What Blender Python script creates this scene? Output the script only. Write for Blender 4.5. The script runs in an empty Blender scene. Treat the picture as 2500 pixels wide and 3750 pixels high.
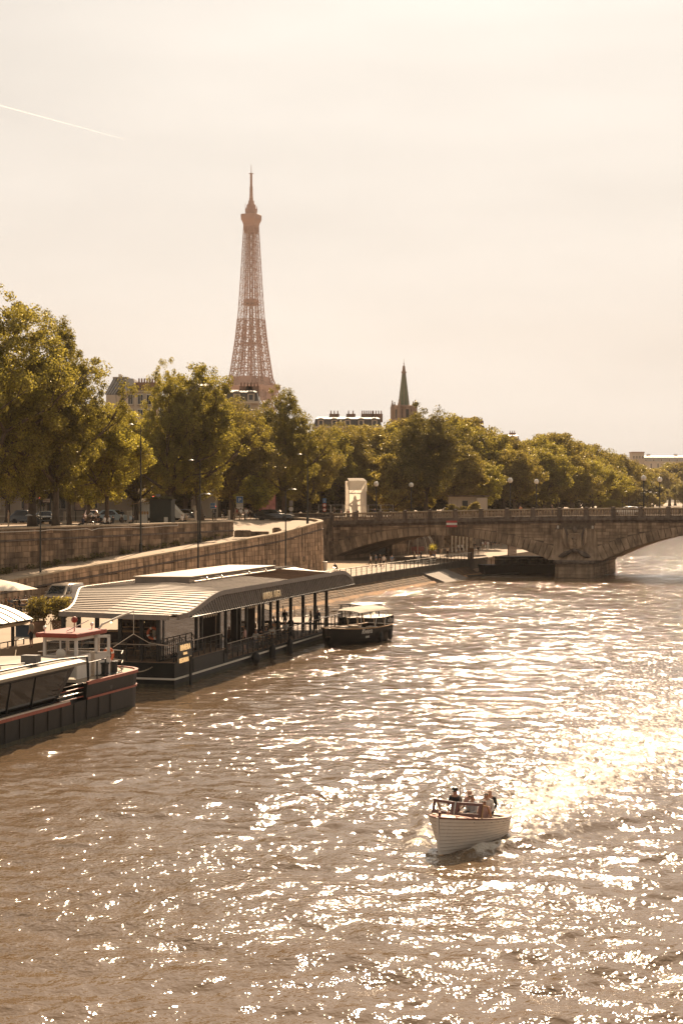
import bpy, bmesh, math, random
import numpy as np
from mathutils import Vector, Matrix
S = bpy.context.scene
C = S.collection
PI = math.pi
R = math.radians
random.seed(7)
# ---------------------------------------------------------------- camera
CAM_H = 11.0                      # metres above the river, on a bridge footway
FPX, CXP, CYP = 5700.0, 1250.0, 1835.0
cam_d = bpy.data.cameras.new('camera'); cam = bpy.data.objects.new('camera', cam_d); C.objects.link(cam)
cam.location = (0, 0, CAM_H); cam.rotation_euler = (R(90), 0, 0)
cam_d.sensor_fit = 'VERTICAL'; cam_d.sensor_height = 36.0
cam_d.lens = 36.0 * FPX / 3750.0
cam_d.shift_y = -(1875.0 - CYP) / 3750.0
cam_d.clip_start = 0.5; cam_d.clip_end = 20000
S.camera = cam
# ---------------------------------------------------------------- sky and sun
SUN_AZ, SUN_EL = R(6.5), R(36)     # sun ahead of the camera, to the right of the view
W = bpy.data.worlds.new('World'); S.world = W; W.use_nodes = True
wn, wl = W.node_tree.nodes, W.node_tree.links
wn.clear()
sky = wn.new('ShaderNodeTexSky'); sky.sky_type = 'NISHITA'; sky.sun_disc = False
sky.sun_elevation = SUN_EL; sky.sun_rotation = SUN_AZ
sky.air_density = 1.0; sky.dust_density = 2.5; sky.ozone_density = 1.0
bw = wn.new('ShaderNodeRGBToBW'); pw = wn.new('ShaderNodeMath'); pw.operation = 'POWER'; pw.inputs[1].default_value = 0.34
mulv = wn.new('ShaderNodeVectorMath'); mulv.operation = 'SCALE'
tint = wn.new('ShaderNodeRGB'); tint.outputs[0].default_value = (1.0, 0.935, 0.85, 1)
mixs = wn.new('ShaderNodeMix'); mixs.data_type = 'RGBA'; mixs.inputs[0].default_value = 0.0
bg = wn.new('ShaderNodeBackground'); bg.inputs[1].default_value = 0.10
wo = wn.new('ShaderNodeOutputWorld')
# thin high cloud: a faint streaky unevenness of the hazy sky
tc = wn.new('ShaderNodeTexCoord'); mp = wn.new('ShaderNodeMapping'); mp.inputs['Scale'].default_value = (2.0, 2.0, 9.0); mp.inputs['Rotation'].default_value = (0, R(8), 0)
ns = wn.new('ShaderNodeTexNoise'); ns.inputs['Scale'].default_value = 1.6; ns.inputs['Detail'].default_value = 6
mr = wn.new('ShaderNodeMapRange'); mr.inputs[1].default_value = 0.3; mr.inputs[2].default_value = 0.75; mr.inputs[3].default_value = 0.90; mr.inputs[4].default_value = 1.05
mm = wn.new('ShaderNodeMath'); mm.operation = 'MULTIPLY'
SKY_GAIN = 1.98
mg = wn.new('ShaderNodeMath'); mg.operation = 'MULTIPLY'; mg.inputs[1].default_value = SKY_GAIN
wl.new(sky.outputs[0], bw.inputs[0]); wl.new(bw.outputs[0], pw.inputs[0]); wl.new(pw.outputs[0], mg.inputs[0])
wl.new(tc.outputs['Generated'], mp.inputs[0]); wl.new(mp.outputs[0], ns.inputs['Vector']); wl.new(ns.outputs[0], mr.inputs[0])
wl.new(mg.outputs[0], mm.inputs[0]); wl.new(mr.outputs[0], mm.inputs[1])
wl.new(tint.outputs[0], mulv.inputs[0]); wl.new(mm.outputs[0], mulv.inputs['Scale'])
wl.new(mulv.outputs[0], mixs.inputs[6]); wl.new(sky.outputs[0], mixs.inputs[7])
wl.new(mixs.outputs[2], bg.inputs[0]); wl.new(bg.outputs[0], wo.inputs[0])
sl = bpy.data.lights.new('sun', 'SUN'); sl.energy = 5.0; sl.angle = R(0.53); sl.color = (1.0, 0.745, 0.50)
so = bpy.data.objects.new('sun', sl); C.objects.link(so)
sdir = Vector((math.sin(SUN_AZ)*math.cos(SUN_EL), math.cos(SUN_AZ)*math.cos(SUN_EL), math.sin(SUN_EL)))
so.rotation_euler = sdir.to_track_quat('Z', 'Y').to_euler(); so.location = (60, 100, 200)
S.view_settings.view_transform = 'Standard'; S.view_settings.look = 'None'
S.view_settings.exposure = 1.0; S.view_settings.gamma = 1.0
S.cycles.max_bounces = 8; S.cycles.transparent_max_bounces = 12
S.cycles.diffuse_bounces = 3; S.cycles.glossy_bounces = 4; S.cycles.transmission_bounces = 6
S.cycles.volume_bounces = 0
S.cycles.use_denoising = True
S.cycles.denoising_prefilter = 'ACCURATE'
S.cycles.sample_clamp_indirect = 4.0
S.cycles.sample_clamp_direct = 0.0

# ---------------------------------------------------------------- frames
TH = R(18.8); SN, CS = math.sin(TH), math.cos(TH)   # the river runs 18.8 degrees to the right of the view
def rv(v, u, z=0.0):           # v across the river (to the right), u along it
    return Vector((u*SN + v*CS, u*CS - v*SN, z))
def gp(x, y, z=0.0):           # survey helper: a sighted point of known height -> world position
    d = (CAM_H - z)*FPX/(y - CYP)
    return Vector(((x - CXP)*d/FPX, d, z))
def gd(x, y, d):               # survey helper: sighted point at known distance
    return Vector(((x - CXP)*d/FPX, d, CAM_H - (y - CYP)*d/FPX))
def to_vu(p): return (p.x*CS - p.y*SN, p.x*SN + p.y*CS)

# ---------------------------------------------------------------- materials
MATS = {}
def mat(name, col, rough=0.7, metal=0.0, var=0.15, scale=3.0, bump=0.0, spec=0.5, streak=0.0, rnd=0.0, emit=None, estr=0.0, coat=0.0, dark=None, dscale=0.6, damt=0.0, bscale=None):
    """Principled material: noise variation, vertical streaks, per-piece variation."""
    if name in MATS: return MATS[name]
    m = bpy.data.materials.new(name); m.use_nodes = True
    n, l = m.node_tree.nodes, m.node_tree.links
    b = n['Principled BSDF']
    b.inputs['Roughness'].default_value = rough; b.inputs['Metallic'].default_value = metal
    b.inputs['Specular IOR Level'].default_value = spec
    if coat: b.inputs['Coat Weight'].default_value = coat; b.inputs['Coat Roughness'].default_value = 0.08
    if emit:
        b.inputs['Emission Color'].default_value = (*emit, 1); b.inputs['Emission Strength'].default_value = estr
    g = n.new('ShaderNodeNewGeometry')
    cur = None
    rgb = n.new('ShaderNodeRGB'); rgb.outputs[0].default_value = (*col, 1); cur = rgb.outputs[0]
    def mulfac(cur, facsock):
        v = n.new('ShaderNodeVectorMath'); v.operation = 'SCALE'
        l.new(cur, v.inputs[0]); l.new(facsock, v.inputs['Scale']); return v.outputs[0]
    if var:
        t = n.new('ShaderNodeTexNoise'); t.inputs['Scale'].default_value = scale; t.inputs['Detail'].default_value = 5
        l.new(g.outputs['Position'], t.inputs['Vector'])
        r_ = n.new('ShaderNodeMapRange'); r_.inputs[1].default_value = 0.25; r_.inputs[2].default_value = 0.75
        r_.inputs[3].default_value = 1 - var; r_.inputs[4].default_value = 1 + var
        l.new(t.outputs[0], r_.inputs[0]); cur = mulfac(cur, r_.outputs[0])
    if rnd:
        oi = n.new('ShaderNodeObjectInfo'); ad = n.new('ShaderNodeMath'); ad.operation = 'ADD'
        l.new(oi.outputs['Random'], ad.inputs[0]); l.new(g.outputs['Random Per Island'], ad.inputs[1])
        fr = n.new('ShaderNodeMath'); fr.operation = 'FRACT'; l.new(ad.outputs[0], fr.inputs[0])
        r_ = n.new('ShaderNodeMapRange'); r_.inputs[3].default_value = 1 - rnd; r_.inputs[4].default_value = 1 + rnd
        l.new(fr.outputs[0], r_.inputs[0]); cur = mulfac(cur, r_.outputs[0])
    if damt:
        t = n.new('ShaderNodeTexNoise'); t.inputs['Scale'].default_value = dscale; t.inputs['Detail'].default_value = 6
        l.new(g.outputs['Position'], t.inputs['Vector'])
        r_ = n.new('ShaderNodeMapRange'); r_.inputs[1].default_value = 0.48; r_.inputs[2].default_value = 0.66
        r_.inputs[3].default_value = 0; r_.inputs[4].default_value = damt
        l.new(t.outputs[0], r_.inputs[0])
        mx = n.new('ShaderNodeMix'); mx.data_type = 'RGBA'; mx.inputs[7].default_value = (*(dark or (0.03, 0.025, 0.02)), 1)
        l.new(r_.outputs[0], mx.inputs[0]); l.new(cur, mx.inputs[6]); cur = mx.outputs[2]
    if streak:
        mp = n.new('ShaderNodeMapping'); mp.inputs['Scale'].default_value = (1.3, 1.3, 0.13)
        l.new(g.outputs['Position'], mp.inputs[0])
        t = n.new('ShaderNodeTexNoise'); t.inputs['Scale'].default_value = 1.5; t.inputs['Detail'].default_value = 5
        l.new(mp.outputs[0], t.inputs['Vector'])
        r_ = n.new('ShaderNodeMapRange'); r_.inputs[1].default_value = 0.44; r_.inputs[2].default_value = 0.62
        r_.inputs[3].default_value = 1; r_.inputs[4].default_value = 1 - streak
        l.new(t.outputs[0], r_.inputs[0]); cur = mulfac(cur, r_.outputs[0])
    l.new(cur, b.inputs['Base Color'])
    if bump:
        t = n.new('ShaderNodeTexNoise'); t.inputs['Scale'].default_value = bscale or scale*4; t.inputs['Detail'].default_value = 4
        l.new(g.outputs['Position'], t.inputs['Vector'])
        bp = n.new('ShaderNodeBump'); bp.inputs['Strength'].default_value = bump; bp.inputs['Distance'].default_value = 0.05
        l.new(t.outputs[0], bp.inputs['Height']); l.new(bp.outputs[0], b.inputs['Normal'])
    MATS[name] = m
    return m
def glass(name, tintc=(0.02, 0.022, 0.02), rough=0.03, alpha=1.0, spec=1.0, wavy=0.0):
    if name in MATS: return MATS[name]
    m = bpy.data.materials.new(name); m.use_nodes = True
    n, l = m.node_tree.nodes, m.node_tree.links; b = n['Principled BSDF']
    b.inputs['Base Color'].default_value = (*tintc, 1); b.inputs['Roughness'].default_value = rough
    b.inputs['IOR'].default_value = 1.5 if spec <= 1 else spec
    b.inputs['Alpha'].default_value = alpha
    if wavy:
        t = n.new('ShaderNodeTexNoise'); t.inputs['Scale'].default_value = 1.2
        bp = n.new('ShaderNodeBump'); bp.inputs['Strength'].default_value = wavy; bp.inputs['Distance'].default_value = 0.02
        g = n.new('ShaderNodeNewGeometry'); l.new(g.outputs['Position'], t.inputs['Vector'])
        l.new(t.outputs[0], bp.inputs['Height']); l.new(bp.outputs[0], b.inputs['Normal'])
    MATS[name] = m
    return m
STONE = mat('quay_stone', (0.44, 0.305, 0.20), 0.9, var=0.25, scale=1.3, bump=0.5, streak=0.62, rnd=0.26, spec=0.2, bscale=9)
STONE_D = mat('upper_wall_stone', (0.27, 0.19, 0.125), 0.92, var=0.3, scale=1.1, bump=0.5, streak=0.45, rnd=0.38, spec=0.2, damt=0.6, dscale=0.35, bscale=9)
STONE_B = mat('bridge_stone', (0.39, 0.28, 0.19), 0.9, var=0.25, scale=1.0, bump=0.4, streak=0.4, rnd=0.28, spec=0.2, damt=0.45, dscale=0.45, bscale=8)
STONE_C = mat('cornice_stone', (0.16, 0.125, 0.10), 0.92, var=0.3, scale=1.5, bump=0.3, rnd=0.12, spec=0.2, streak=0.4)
STONE_L = mat('coping_stone', (0.40, 0.31, 0.21), 0.85, var=0.2, scale=2.0, bump=0.3, rnd=0.1, spec=0.25)
MORTAR = mat('mortar', (0.15, 0.115, 0.083), 0.95, var=0.3, scale=3)
PAVE = mat('pavement', (0.36, 0.27, 0.185), 0.85, var=0.16, scale=0.5, bump=0.25, damt=0.3, dark=(0.25, 0.19, 0.13), dscale=0.5, bscale=6)
SAND = mat('gravel_path', (0.42, 0.30, 0.19), 0.95, var=0.2, scale=2.0, bump=0.4)
ASPH = mat('asphalt', (0.20, 0.16, 0.12), 0.85, var=0.2, scale=1.0, bump=0.2)
EARTH = mat('bank_earth', (0.13, 0.10, 0.065), 0.95, var=0.3, scale=0.7, bump=0.4)
IRON = mat('dark_iron', (0.018, 0.022, 0.020), 0.5, var=0.2, scale=8)
STEEL = mat('brushed_steel', (0.55, 0.50, 0.44), 0.28, metal=1.0, var=0.1, scale=6)
BLACK = mat('black_paint', (0.016, 0.017, 0.016), 0.45, var=0.2, scale=5)
HULLB = mat('black_hull_paint', (0.012, 0.012, 0.011), 0.45, spec=.25, var=0.3, scale=1.5, bump=0.12, streak=0.3, bscale=3)
HULLR = mat('charcoal_hull_paint', (0.012, 0.014, 0.013), 0.45, spec=.25, var=0.2, scale=1.2, streak=0.2)
WHITE = mat('white_paint', (0.75, 0.70, 0.62), 0.45, var=0.06, scale=4)
CREAM = mat('cream_paint', (0.62, 0.55, 0.45), 0.6, var=0.08, scale=3)
RED = mat('red_paint', (0.27, 0.04, 0.022), 0.5, var=0.15, scale=4)
RUST = mat('red_rail_paint', (0.30, 0.07, 0.04), 0.5, var=0.2, scale=4)
ZINC = mat('zinc_roof', (0.38, 0.31, 0.235), 0.5, metal=0.0, var=0.10, scale=1.2, rnd=0.06, bump=0.05)
ZINCF = mat('zinc_fascia', (0.20, 0.165, 0.135), 0.5, metal=0.3, var=0.15, scale=2, rnd=0.10)
WOOD = mat('weathered_wood', (0.21, 0.135, 0.085), 0.75, var=0.2, scale=5, rnd=0.12)
MAHOG = mat('varnished_mahogany', (0.12, 0.036, 0.018), 0.25, var=0.2, scale=9, coat=0.5)
DECKW = mat('salmon_deck_paint', (0.48, 0.20, 0.13), 0.4, var=0.08, scale=6)
TEAK = mat('teak_trim', (0.42, 0.25, 0.12), 0.5, var=0.2, scale=8)
CANVAS = mat('cream_canvas', (0.72, 0.63, 0.50), 0.8, var=0.05, scale=3)
RUBBER = mat('black_rubber', (0.014, 0.014, 0.014), 0.75, var=0.2, scale=6)
GLASS_D = glass('dark_mirror_glass', (0.42, 0.39, 0.36), 0.03, 1.0, spec=1.5, wavy=0.15); GLASS_D.node_tree.nodes['Principled BSDF'].inputs['Metallic'].default_value = 1.0
GLASS_B = glass('barge_window_glass', (0.008, 0.009, 0.008), 0.04, 1.0, spec=1.45, wavy=0.2)
GLASS_C = glass('clear_pane', (0.05, 0.05, 0.045), 0.02, 0.22, spec=1.0)
GLASS_W = glass('far_window_glass', (0.03, 0.03, 0.03), 0.08, 1.0)
SKIN = mat('skin', (0.42, 0.24, 0.16), 0.6, var=0.05)
HAIR = mat('dark_hair', (0.03, 0.02, 0.014), 0.6, var=0.2, scale=20)
SHOE = mat('dark_shoes', (0.04, 0.035, 0.03), 0.6, var=0.1)

# ---------------------------------------------------------------- mesh builder
class MB:
    def __init__(s): s.v = []; s.f = []; s.m = []; s.M = None
    def add(s, vs, fs, mi=0):
        o = len(s.v)
        if s.M is not None: vs = [s.M @ Vector(p) for p in vs]
        s.v += [tuple(p) for p in vs]; s.f += [tuple(o+i for i in f) for f in fs]; s.m += [mi]*len(fs)
        return s
    def box(s, c, d, rz=0.0, mi=0, tp=1.0, rx=0.0, ry=0.0, tpx=None):
        hx, hy, hz = d[0]/2, d[1]/2, d[2]/2; tx = tp if tpx is None else tpx
        vs = [(-hx, -hy, -hz), (hx, -hy, -hz), (hx, hy, -hz), (-hx, hy, -hz),
              (-hx*tx, -hy*tp, hz), (hx*tx, -hy*tp, hz), (hx*tx, hy*tp, hz), (-hx*tx, hy*tp, hz)]
        if rz or rx or ry:
            q = Matrix.Rotation(rz, 3, 'Z') @ Matrix.Rotation(ry, 3, 'Y') @ Matrix.Rotation(rx, 3, 'X')
            vs = [q @ Vector(p) for p in vs]
        vs = [(p[0]+c[0], p[1]+c[1], p[2]+c[2]) for p in vs]
        return s.add(vs, [(0, 3, 2, 1), (4, 5, 6, 7), (0, 1, 5, 4), (1, 2, 6, 5), (2, 3, 7, 6), (3, 0, 4, 7)], mi)
    def rbox(s, c, d, b=0.03, rz=0.0, mi=0):     # box with chamfered vertical and top edges
        hx, hy, hz = d[0]/2, d[1]/2, d[2]/2
        def ring(i, z): return [(-hx+i, -hy, z), (hx-i, -hy, z), (hx, -hy+i, z), (hx, hy-i, z), (hx-i, hy, z), (-hx+i, hy, z), (-hx, hy-i, z), (-hx, -hy+i, z)]
        def ring2(i, z): return [(x*(1-i/hx), y*(1-i/hy), z) for x, y, z in ring(b, z)]
        return s.loft([ring2(b, -hz), ring(b, -hz+b), ring(b, hz-b), ring2(b, hz)], off=c, rz=rz, mi=mi)
    def loft(s, rings, off=(0, 0, 0), rz=0.0, mi=0, cap=True, closed=True):
        n = len(rings[0]); vs = [Vector(p) for r in rings for p in r]
        if rz: q = Matrix.Rotation(rz, 3, 'Z'); vs = [q @ p for p in vs]
        vs = [p + Vector(off) for p in vs]; fs = []
        for k in range(len(rings)-1):
            for i in range(n if closed else n-1):
                j = (i+1) % n; fs.append((k*n+i, k*n+j, (k+1)*n+j, (k+1)*n+i))
        if cap:
            fs.append(tuple(range(n-1, -1, -1))); fs.append(tuple((len(rings)-1)*n+i for i in range(n)))
        return s.add(vs, fs, mi)
    def tube(s, pts, r, n=6, mi=0, cap=True):
        pts = [Vector(p) for p in pts]; k = len(pts); rr = r if isinstance(r, (list, tuple)) else [r]*k
        rings = []; up = None
        for i in range(k):
            t = (pts[min(i+1, k-1)] - pts[max(i-1, 0)]).normalized()
            if up is None: up = Vector((0, 0, 1)) if abs(t.z) < 0.9 else Vector((1, 0, 0))
            a = t.cross(up).normalized(); b = a.cross(t).normalized(); up = b
            rings.append([pts[i] + (a*math.cos(2*PI*j/n + PI/n) + b*math.sin(2*PI*j/n + PI/n))*rr[i] for j in range(n)])
        return s.loft(rings, mi=mi, cap=cap)
    def lathe(s, prof, n=12, c=(0, 0, 0), mi=0):
        return s.loft([[(max(r, 1e-4)*math.cos(2*PI*i/n), max(r, 1e-4)*math.sin(2*PI*i/n), z) for i in range(n)] for r, z in prof], off=c, mi=mi)
    def ball(s, c, r, n=10, m=6, mi=0, sz=(1, 1, 1)):
        rings = []
        for k in range(m+1):
            a = -PI/2 + PI*k/m; rr = max(math.cos(a), 1e-3)*r
            rings.append([(c[0]+rr*math.cos(2*PI*i/n)*sz[0], c[1]+rr*math.sin(2*PI*i/n)*sz[1], c[2]+r*math.sin(a)*sz[2]) for i in range(n)])
        return s.loft(rings, mi=mi)
    def prism(s, poly, t0, t1, axis='y', mi=0):   # polygon in the plane across `axis`
        def p3(p, t): return (p[0], t, p[1]) if axis == 'y' else ((t, p[0], p[1]) if axis == 'x' else (p[0], p[1], t))
        return s.loft([[p3(p, t0) for p in poly], [p3(p, t1) for p in poly]], mi=mi)
    def sheet(s, grid, mi=0):                       # grid[i][j] -> point
        a, b = len(grid), len(grid[0])
        return s.add([p for r in grid for p in r], [(i*b+j, i*b+j+1, (i+1)*b+j+1, (i+1)*b+j) for i in range(a-1) for j in range(b-1)], mi)
    def slab(s, grid, t, mi=0):                     # sheet with thickness t (downwards)
        a, b = len(grid), len(grid[0])
        s.sheet(grid, mi); low = [[(p[0], p[1], p[2]-t) for p in r] for r in grid]; s.sheet([r[::-1] for r in low], mi)
        edge = [(i, 0) for i in range(a)] + [(a-1, j) for j in range(1, b)] + [(i, b-1) for i in range(a-2, -1, -1)] + [(0, j) for j in range(b-2, 0, -1)]
        top = [grid[i][j] for i, j in edge]; bot = [low[i][j] for i, j in edge]; n = len(edge)
        return s.add(top+bot, [(i, n+i, n+(i+1) % n, (i+1) % n) for i in range(n)], mi)
    def mesh(s, name, mats):
        me = bpy.data.meshes.new(name); me.from_pydata(s.v, [], s.f)
        for m in (mats if isinstance(mats, (list, tuple)) else [mats]): me.materials.append(m)
        if len(me.materials) > 1: me.polygons.foreach_set('material_index', s.m)
        bm = bmesh.new(); bm.from_mesh(me); bmesh.ops.recalc_face_normals(bm, faces=bm.faces); bm.to_mesh(me); bm.free()
        return me
    def build(s, name, mats, parent=None, smooth=False, loc=(0, 0, 0), rz=0.0):
        me = s.mesh(name, mats)
        if smooth:
            me.polygons.foreach_set('use_smooth', [True]*len(me.polygons))
            try: me.set_sharp_from_angle(angle=R(40))
            except Exception: pass
        return link(name, me, parent, loc, rz)
def link(name, data, parent=None, loc=(0, 0, 0), rz=0.0, scale=None):
    o = bpy.data.objects.new(name, data); C.objects.link(o); o.parent = parent; o.location = loc
    if rz: o.rotation_euler = (0, 0, rz)
    if scale: o.scale = scale
    return o
def tag(o, label=None, cat=None, group=None, kind=None):
    if label: o['label'] = label
    if cat: o['category'] = cat
    if group: o['group'] = group
    if kind: o['kind'] = kind
    return o
def thing(name, label, cat, loc=(0, 0, 0), rz=0.0, group=None, scale=None):
    o = bpy.data.objects.new(name, None); C.objects.link(o); o.location = loc; o.rotation_euler = (0, 0, rz)
    o.empty_display_size = 0.3
    if scale: o.scale = (scale,)*3
    return tag(o, label, cat, group)
def copy_tree(o, parent=None):
    c = o.copy(); C.objects.link(c); c.parent = parent
    for ch in list(o.children): copy_tree(ch, c)
    return c
def np_mesh(name, verts, quads, material):
    me = bpy.data.meshes.new(name); me.vertices.add(len(verts)); me.vertices.foreach_set('co', np.ascontiguousarray(verts, dtype=np.float32).ravel())
    n = len(quads); me.loops.add(n*4); me.loops.foreach_set('vertex_index', np.ascontiguousarray(quads, dtype=np.int32).ravel())
    me.polygons.add(n); me.polygons.foreach_set('loop_start', np.arange(0, n*4, 4, dtype=np.int32))
    me.polygons.foreach_set('loop_total', np.full(n, 4, dtype=np.int32)); me.update(calc_edges=True)
    me.materials.append(material); return me
def text_mesh(body, size, ext=0.01, font_shear=0.0, sx=1.0):
    cu = bpy.data.curves.new('lettering', 'FONT'); cu.body = body; cu.size = size; cu.extrude = ext; cu.align_x = 'CENTER'; cu.shear = font_shear
    cu.resolution_u = 3
    o = bpy.data.objects.new('lettering', cu); C.objects.link(o); o.scale = (sx, 1, 1)
    bpy.context.view_layer.update()
    me = bpy.data.meshes.new_from_object(o.evaluated_get(bpy.context.evaluated_depsgraph_get()))
    bpy.data.objects.remove(o); me.name = 'lettering'
    for v in me.vertices: v.co.x *= sx
    return me
# ================================================================ people: pose templates (one continuous skinned surface each)
def body_template(J, fingers=False):
    """J: joint dict (x right, y forward, z up). Returns (mesh with region material indices)."""
    names = list(J); P = {k: Vector(v) for k, v in J.items()}
    chain = [('pelvis', 'spine'), ('spine', 'chest'), ('chest', 'neck'), ('neck', 'jaw'), ('jaw', 'head'), ('head', 'crown')]
    for s in 'lr':
        chain += [('chest', s+'sho'), (s+'sho', s+'elb'), (s+'elb', s+'wri'), (s+'wri', s+'han'), ('pelvis', s+'hip'), (s+'hip', s+'kne'), (s+'kne', s+'ank'), (s+'ank', s+'toe')]
    rad = {'pelvis': (.135, .115), 'spine': (.13, .10), 'chest': (.155, .115), 'neck': (.055, .055), 'jaw': (.068, .075), 'head': (.085, .098), 'crown': (.06, .07),
           'sho': (.068, .068), 'elb': (.044, .044), 'wri': (.031, .031), 'han': (.036, .022), 'hip': (.09, .09), 'kne': (.058, .058), 'ank': (.04, .04), 'toe': (.042, .03)}
    if fingers:
        for s in 'lr':
            w, h = P[s+'wri'], P[s+'han']; d = (h-w).normalized(); side = d.cross(Vector((0, 0, 1))).normalized()
            if side.length < .1: side = Vector((1, 0, 0))
            for k, (o, L) in enumerate(((-.028, .055), (-.009, .066), (.010, .062), (.028, .048))):
                a = h + side*o + d*.015; P[s+'fa%d' % k] = a; P[s+'fb%d' % k] = a + d*L*.6 + Vector((0, 0, -.006)); P[s+'fc%d' % k] = a + d*L + Vector((0, 0, -.022))
                chain += [(s+'han', s+'fa%d' % k), (s+'fa%d' % k, s+'fb%d' % k), (s+'fb%d' % k, s+'fc%d' % k)]
            a = w.lerp(h, .5) - side*.035; P[s+'ta'] = a; P[s+'tb'] = a - side*.025 + d*.035; chain += [(s+'wri', s+'ta'), (s+'ta', s+'tb')]
    keys = list(P); ix = {k: i for i, k in enumerate(keys)}
    me = bpy.data.meshes.new('body'); me.from_pydata([tuple(P[k]) for k in keys], [(ix[a], ix[b_]) for a, b_ in chain], [])
    o = bpy.data.objects.new('body', me); C.objects.link(o)
    o.modifiers.new('skin', 'SKIN').use_smooth_shade = True; o.modifiers.new('sub', 'SUBSURF').levels = 1
    sv = me.skin_vertices[0].data
    for k in keys:
        base = k if k in rad else k[1:]
        r_ = rad.get(base, (.0095, .0095)); sv[ix[k]].radius = r_; sv[ix[k]].use_root = (k == 'pelvis')
    bpy.context.view_layer.update()
    out = bpy.data.meshes.new_from_object(o.evaluated_get(bpy.context.evaluated_depsgraph_get())); bpy.data.objects.remove(o); out.name = 'person'
    reg = {}
    for a, b_ in chain:
        e = b_[1:] if b_[0] in 'lr' and b_ not in rad else b_
        reg[(a, b_)] = {'spine': 1, 'chest': 1, 'neck': 0, 'jaw': 0, 'head': 0, 'crown': 3, 'sho': 1, 'elb': 1, 'wri': 6, 'han': 0, 'hip': 2, 'kne': 2, 'ank': 5, 'toe': 4}.get(e, 0)
    segs = [(P[a], P[b_], r_) for (a, b_), r_ in reg.items()]
    hb = P['head']; fwd = J.get('_f', (0, 1, 0))
    A = np.array([tuple(s_[0]) for s_ in segs]); B = np.array([tuple(s_[1]) for s_ in segs]); AB = B-A; L2 = (AB**2).sum(1)+1e-9
    out.materials.clear()
    for k in range(7): out.materials.append(None)
    hd = (P['crown']-P['jaw']).normalized(); fw = Vector(P['head']) 
    for f in out.polygons:
        c = np.array(f.center); t = np.clip(((c-A)*AB).sum(1)/L2, 0, 1); d = np.linalg.norm(A+AB*t[:, None]-c, axis=1); r_ = segs[int(np.argmin(d))][2]
        if r_ in (0, 3):
            q = Vector(f.center)-P['head']
            if q.length < .2 and (q.dot(hd) > .055 or (q.y < -.015 and q.dot(hd) > -.07)): r_ = 3
            elif r_ == 3: r_ = 0
        f.material_index = r_
    # nose
    return out
def std(**kw):
    J = {'pelvis': (0, 0, .96), 'spine': (0, .0, 1.13), 'chest': (0, .0, 1.34), 'neck': (0, 0, 1.49), 'jaw': (0, .025, 1.55), 'head': (0, .02, 1.62), 'crown': (0, .005, 1.69)}
    for s, x in (('l', -1), ('r', 1)):
        J.update({s+'sho': (x*.175, 0, 1.41), s+'elb': (x*.235, -.02, 1.14), s+'wri': (x*.24, .06, .91), s+'han': (x*.235, .09, .82),
                  s+'hip': (x*.09, 0, .90), s+'kne': (x*.10, .02, .49), s+'ank': (x*.10, -.02, .08), s+'toe': (x*.115, .13, .035)})
    J.update(kw); return J
def seated(dz=0.0, lean=0.0, **kw):
    J = {'pelvis': (0, 0, .50), 'spine': (0, .0+lean*.3, .68), 'chest': (0, lean*.7, .89), 'neck': (0, lean, 1.04), 'jaw': (0, lean+.03, 1.10), 'head': (0, lean+.025, 1.17), 'crown': (0, lean+.01, 1.24)}
    for s, x in (('l', -1), ('r', 1)):
        J.update({s+'sho': (x*.175, lean*.8, .96), s+'elb': (x*.23, .08+lean*.5, .70), s+'wri': (x*.17, .30, .64), s+'han': (x*.13, .38, .64),
                  s+'hip': (x*.09, .05, .48), s+'kne': (x*.12, .44, .50), s+'ank': (x*.12, .42, .08), s+'toe': (x*.12, .56, .035)})
    J.update(kw); return J
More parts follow.
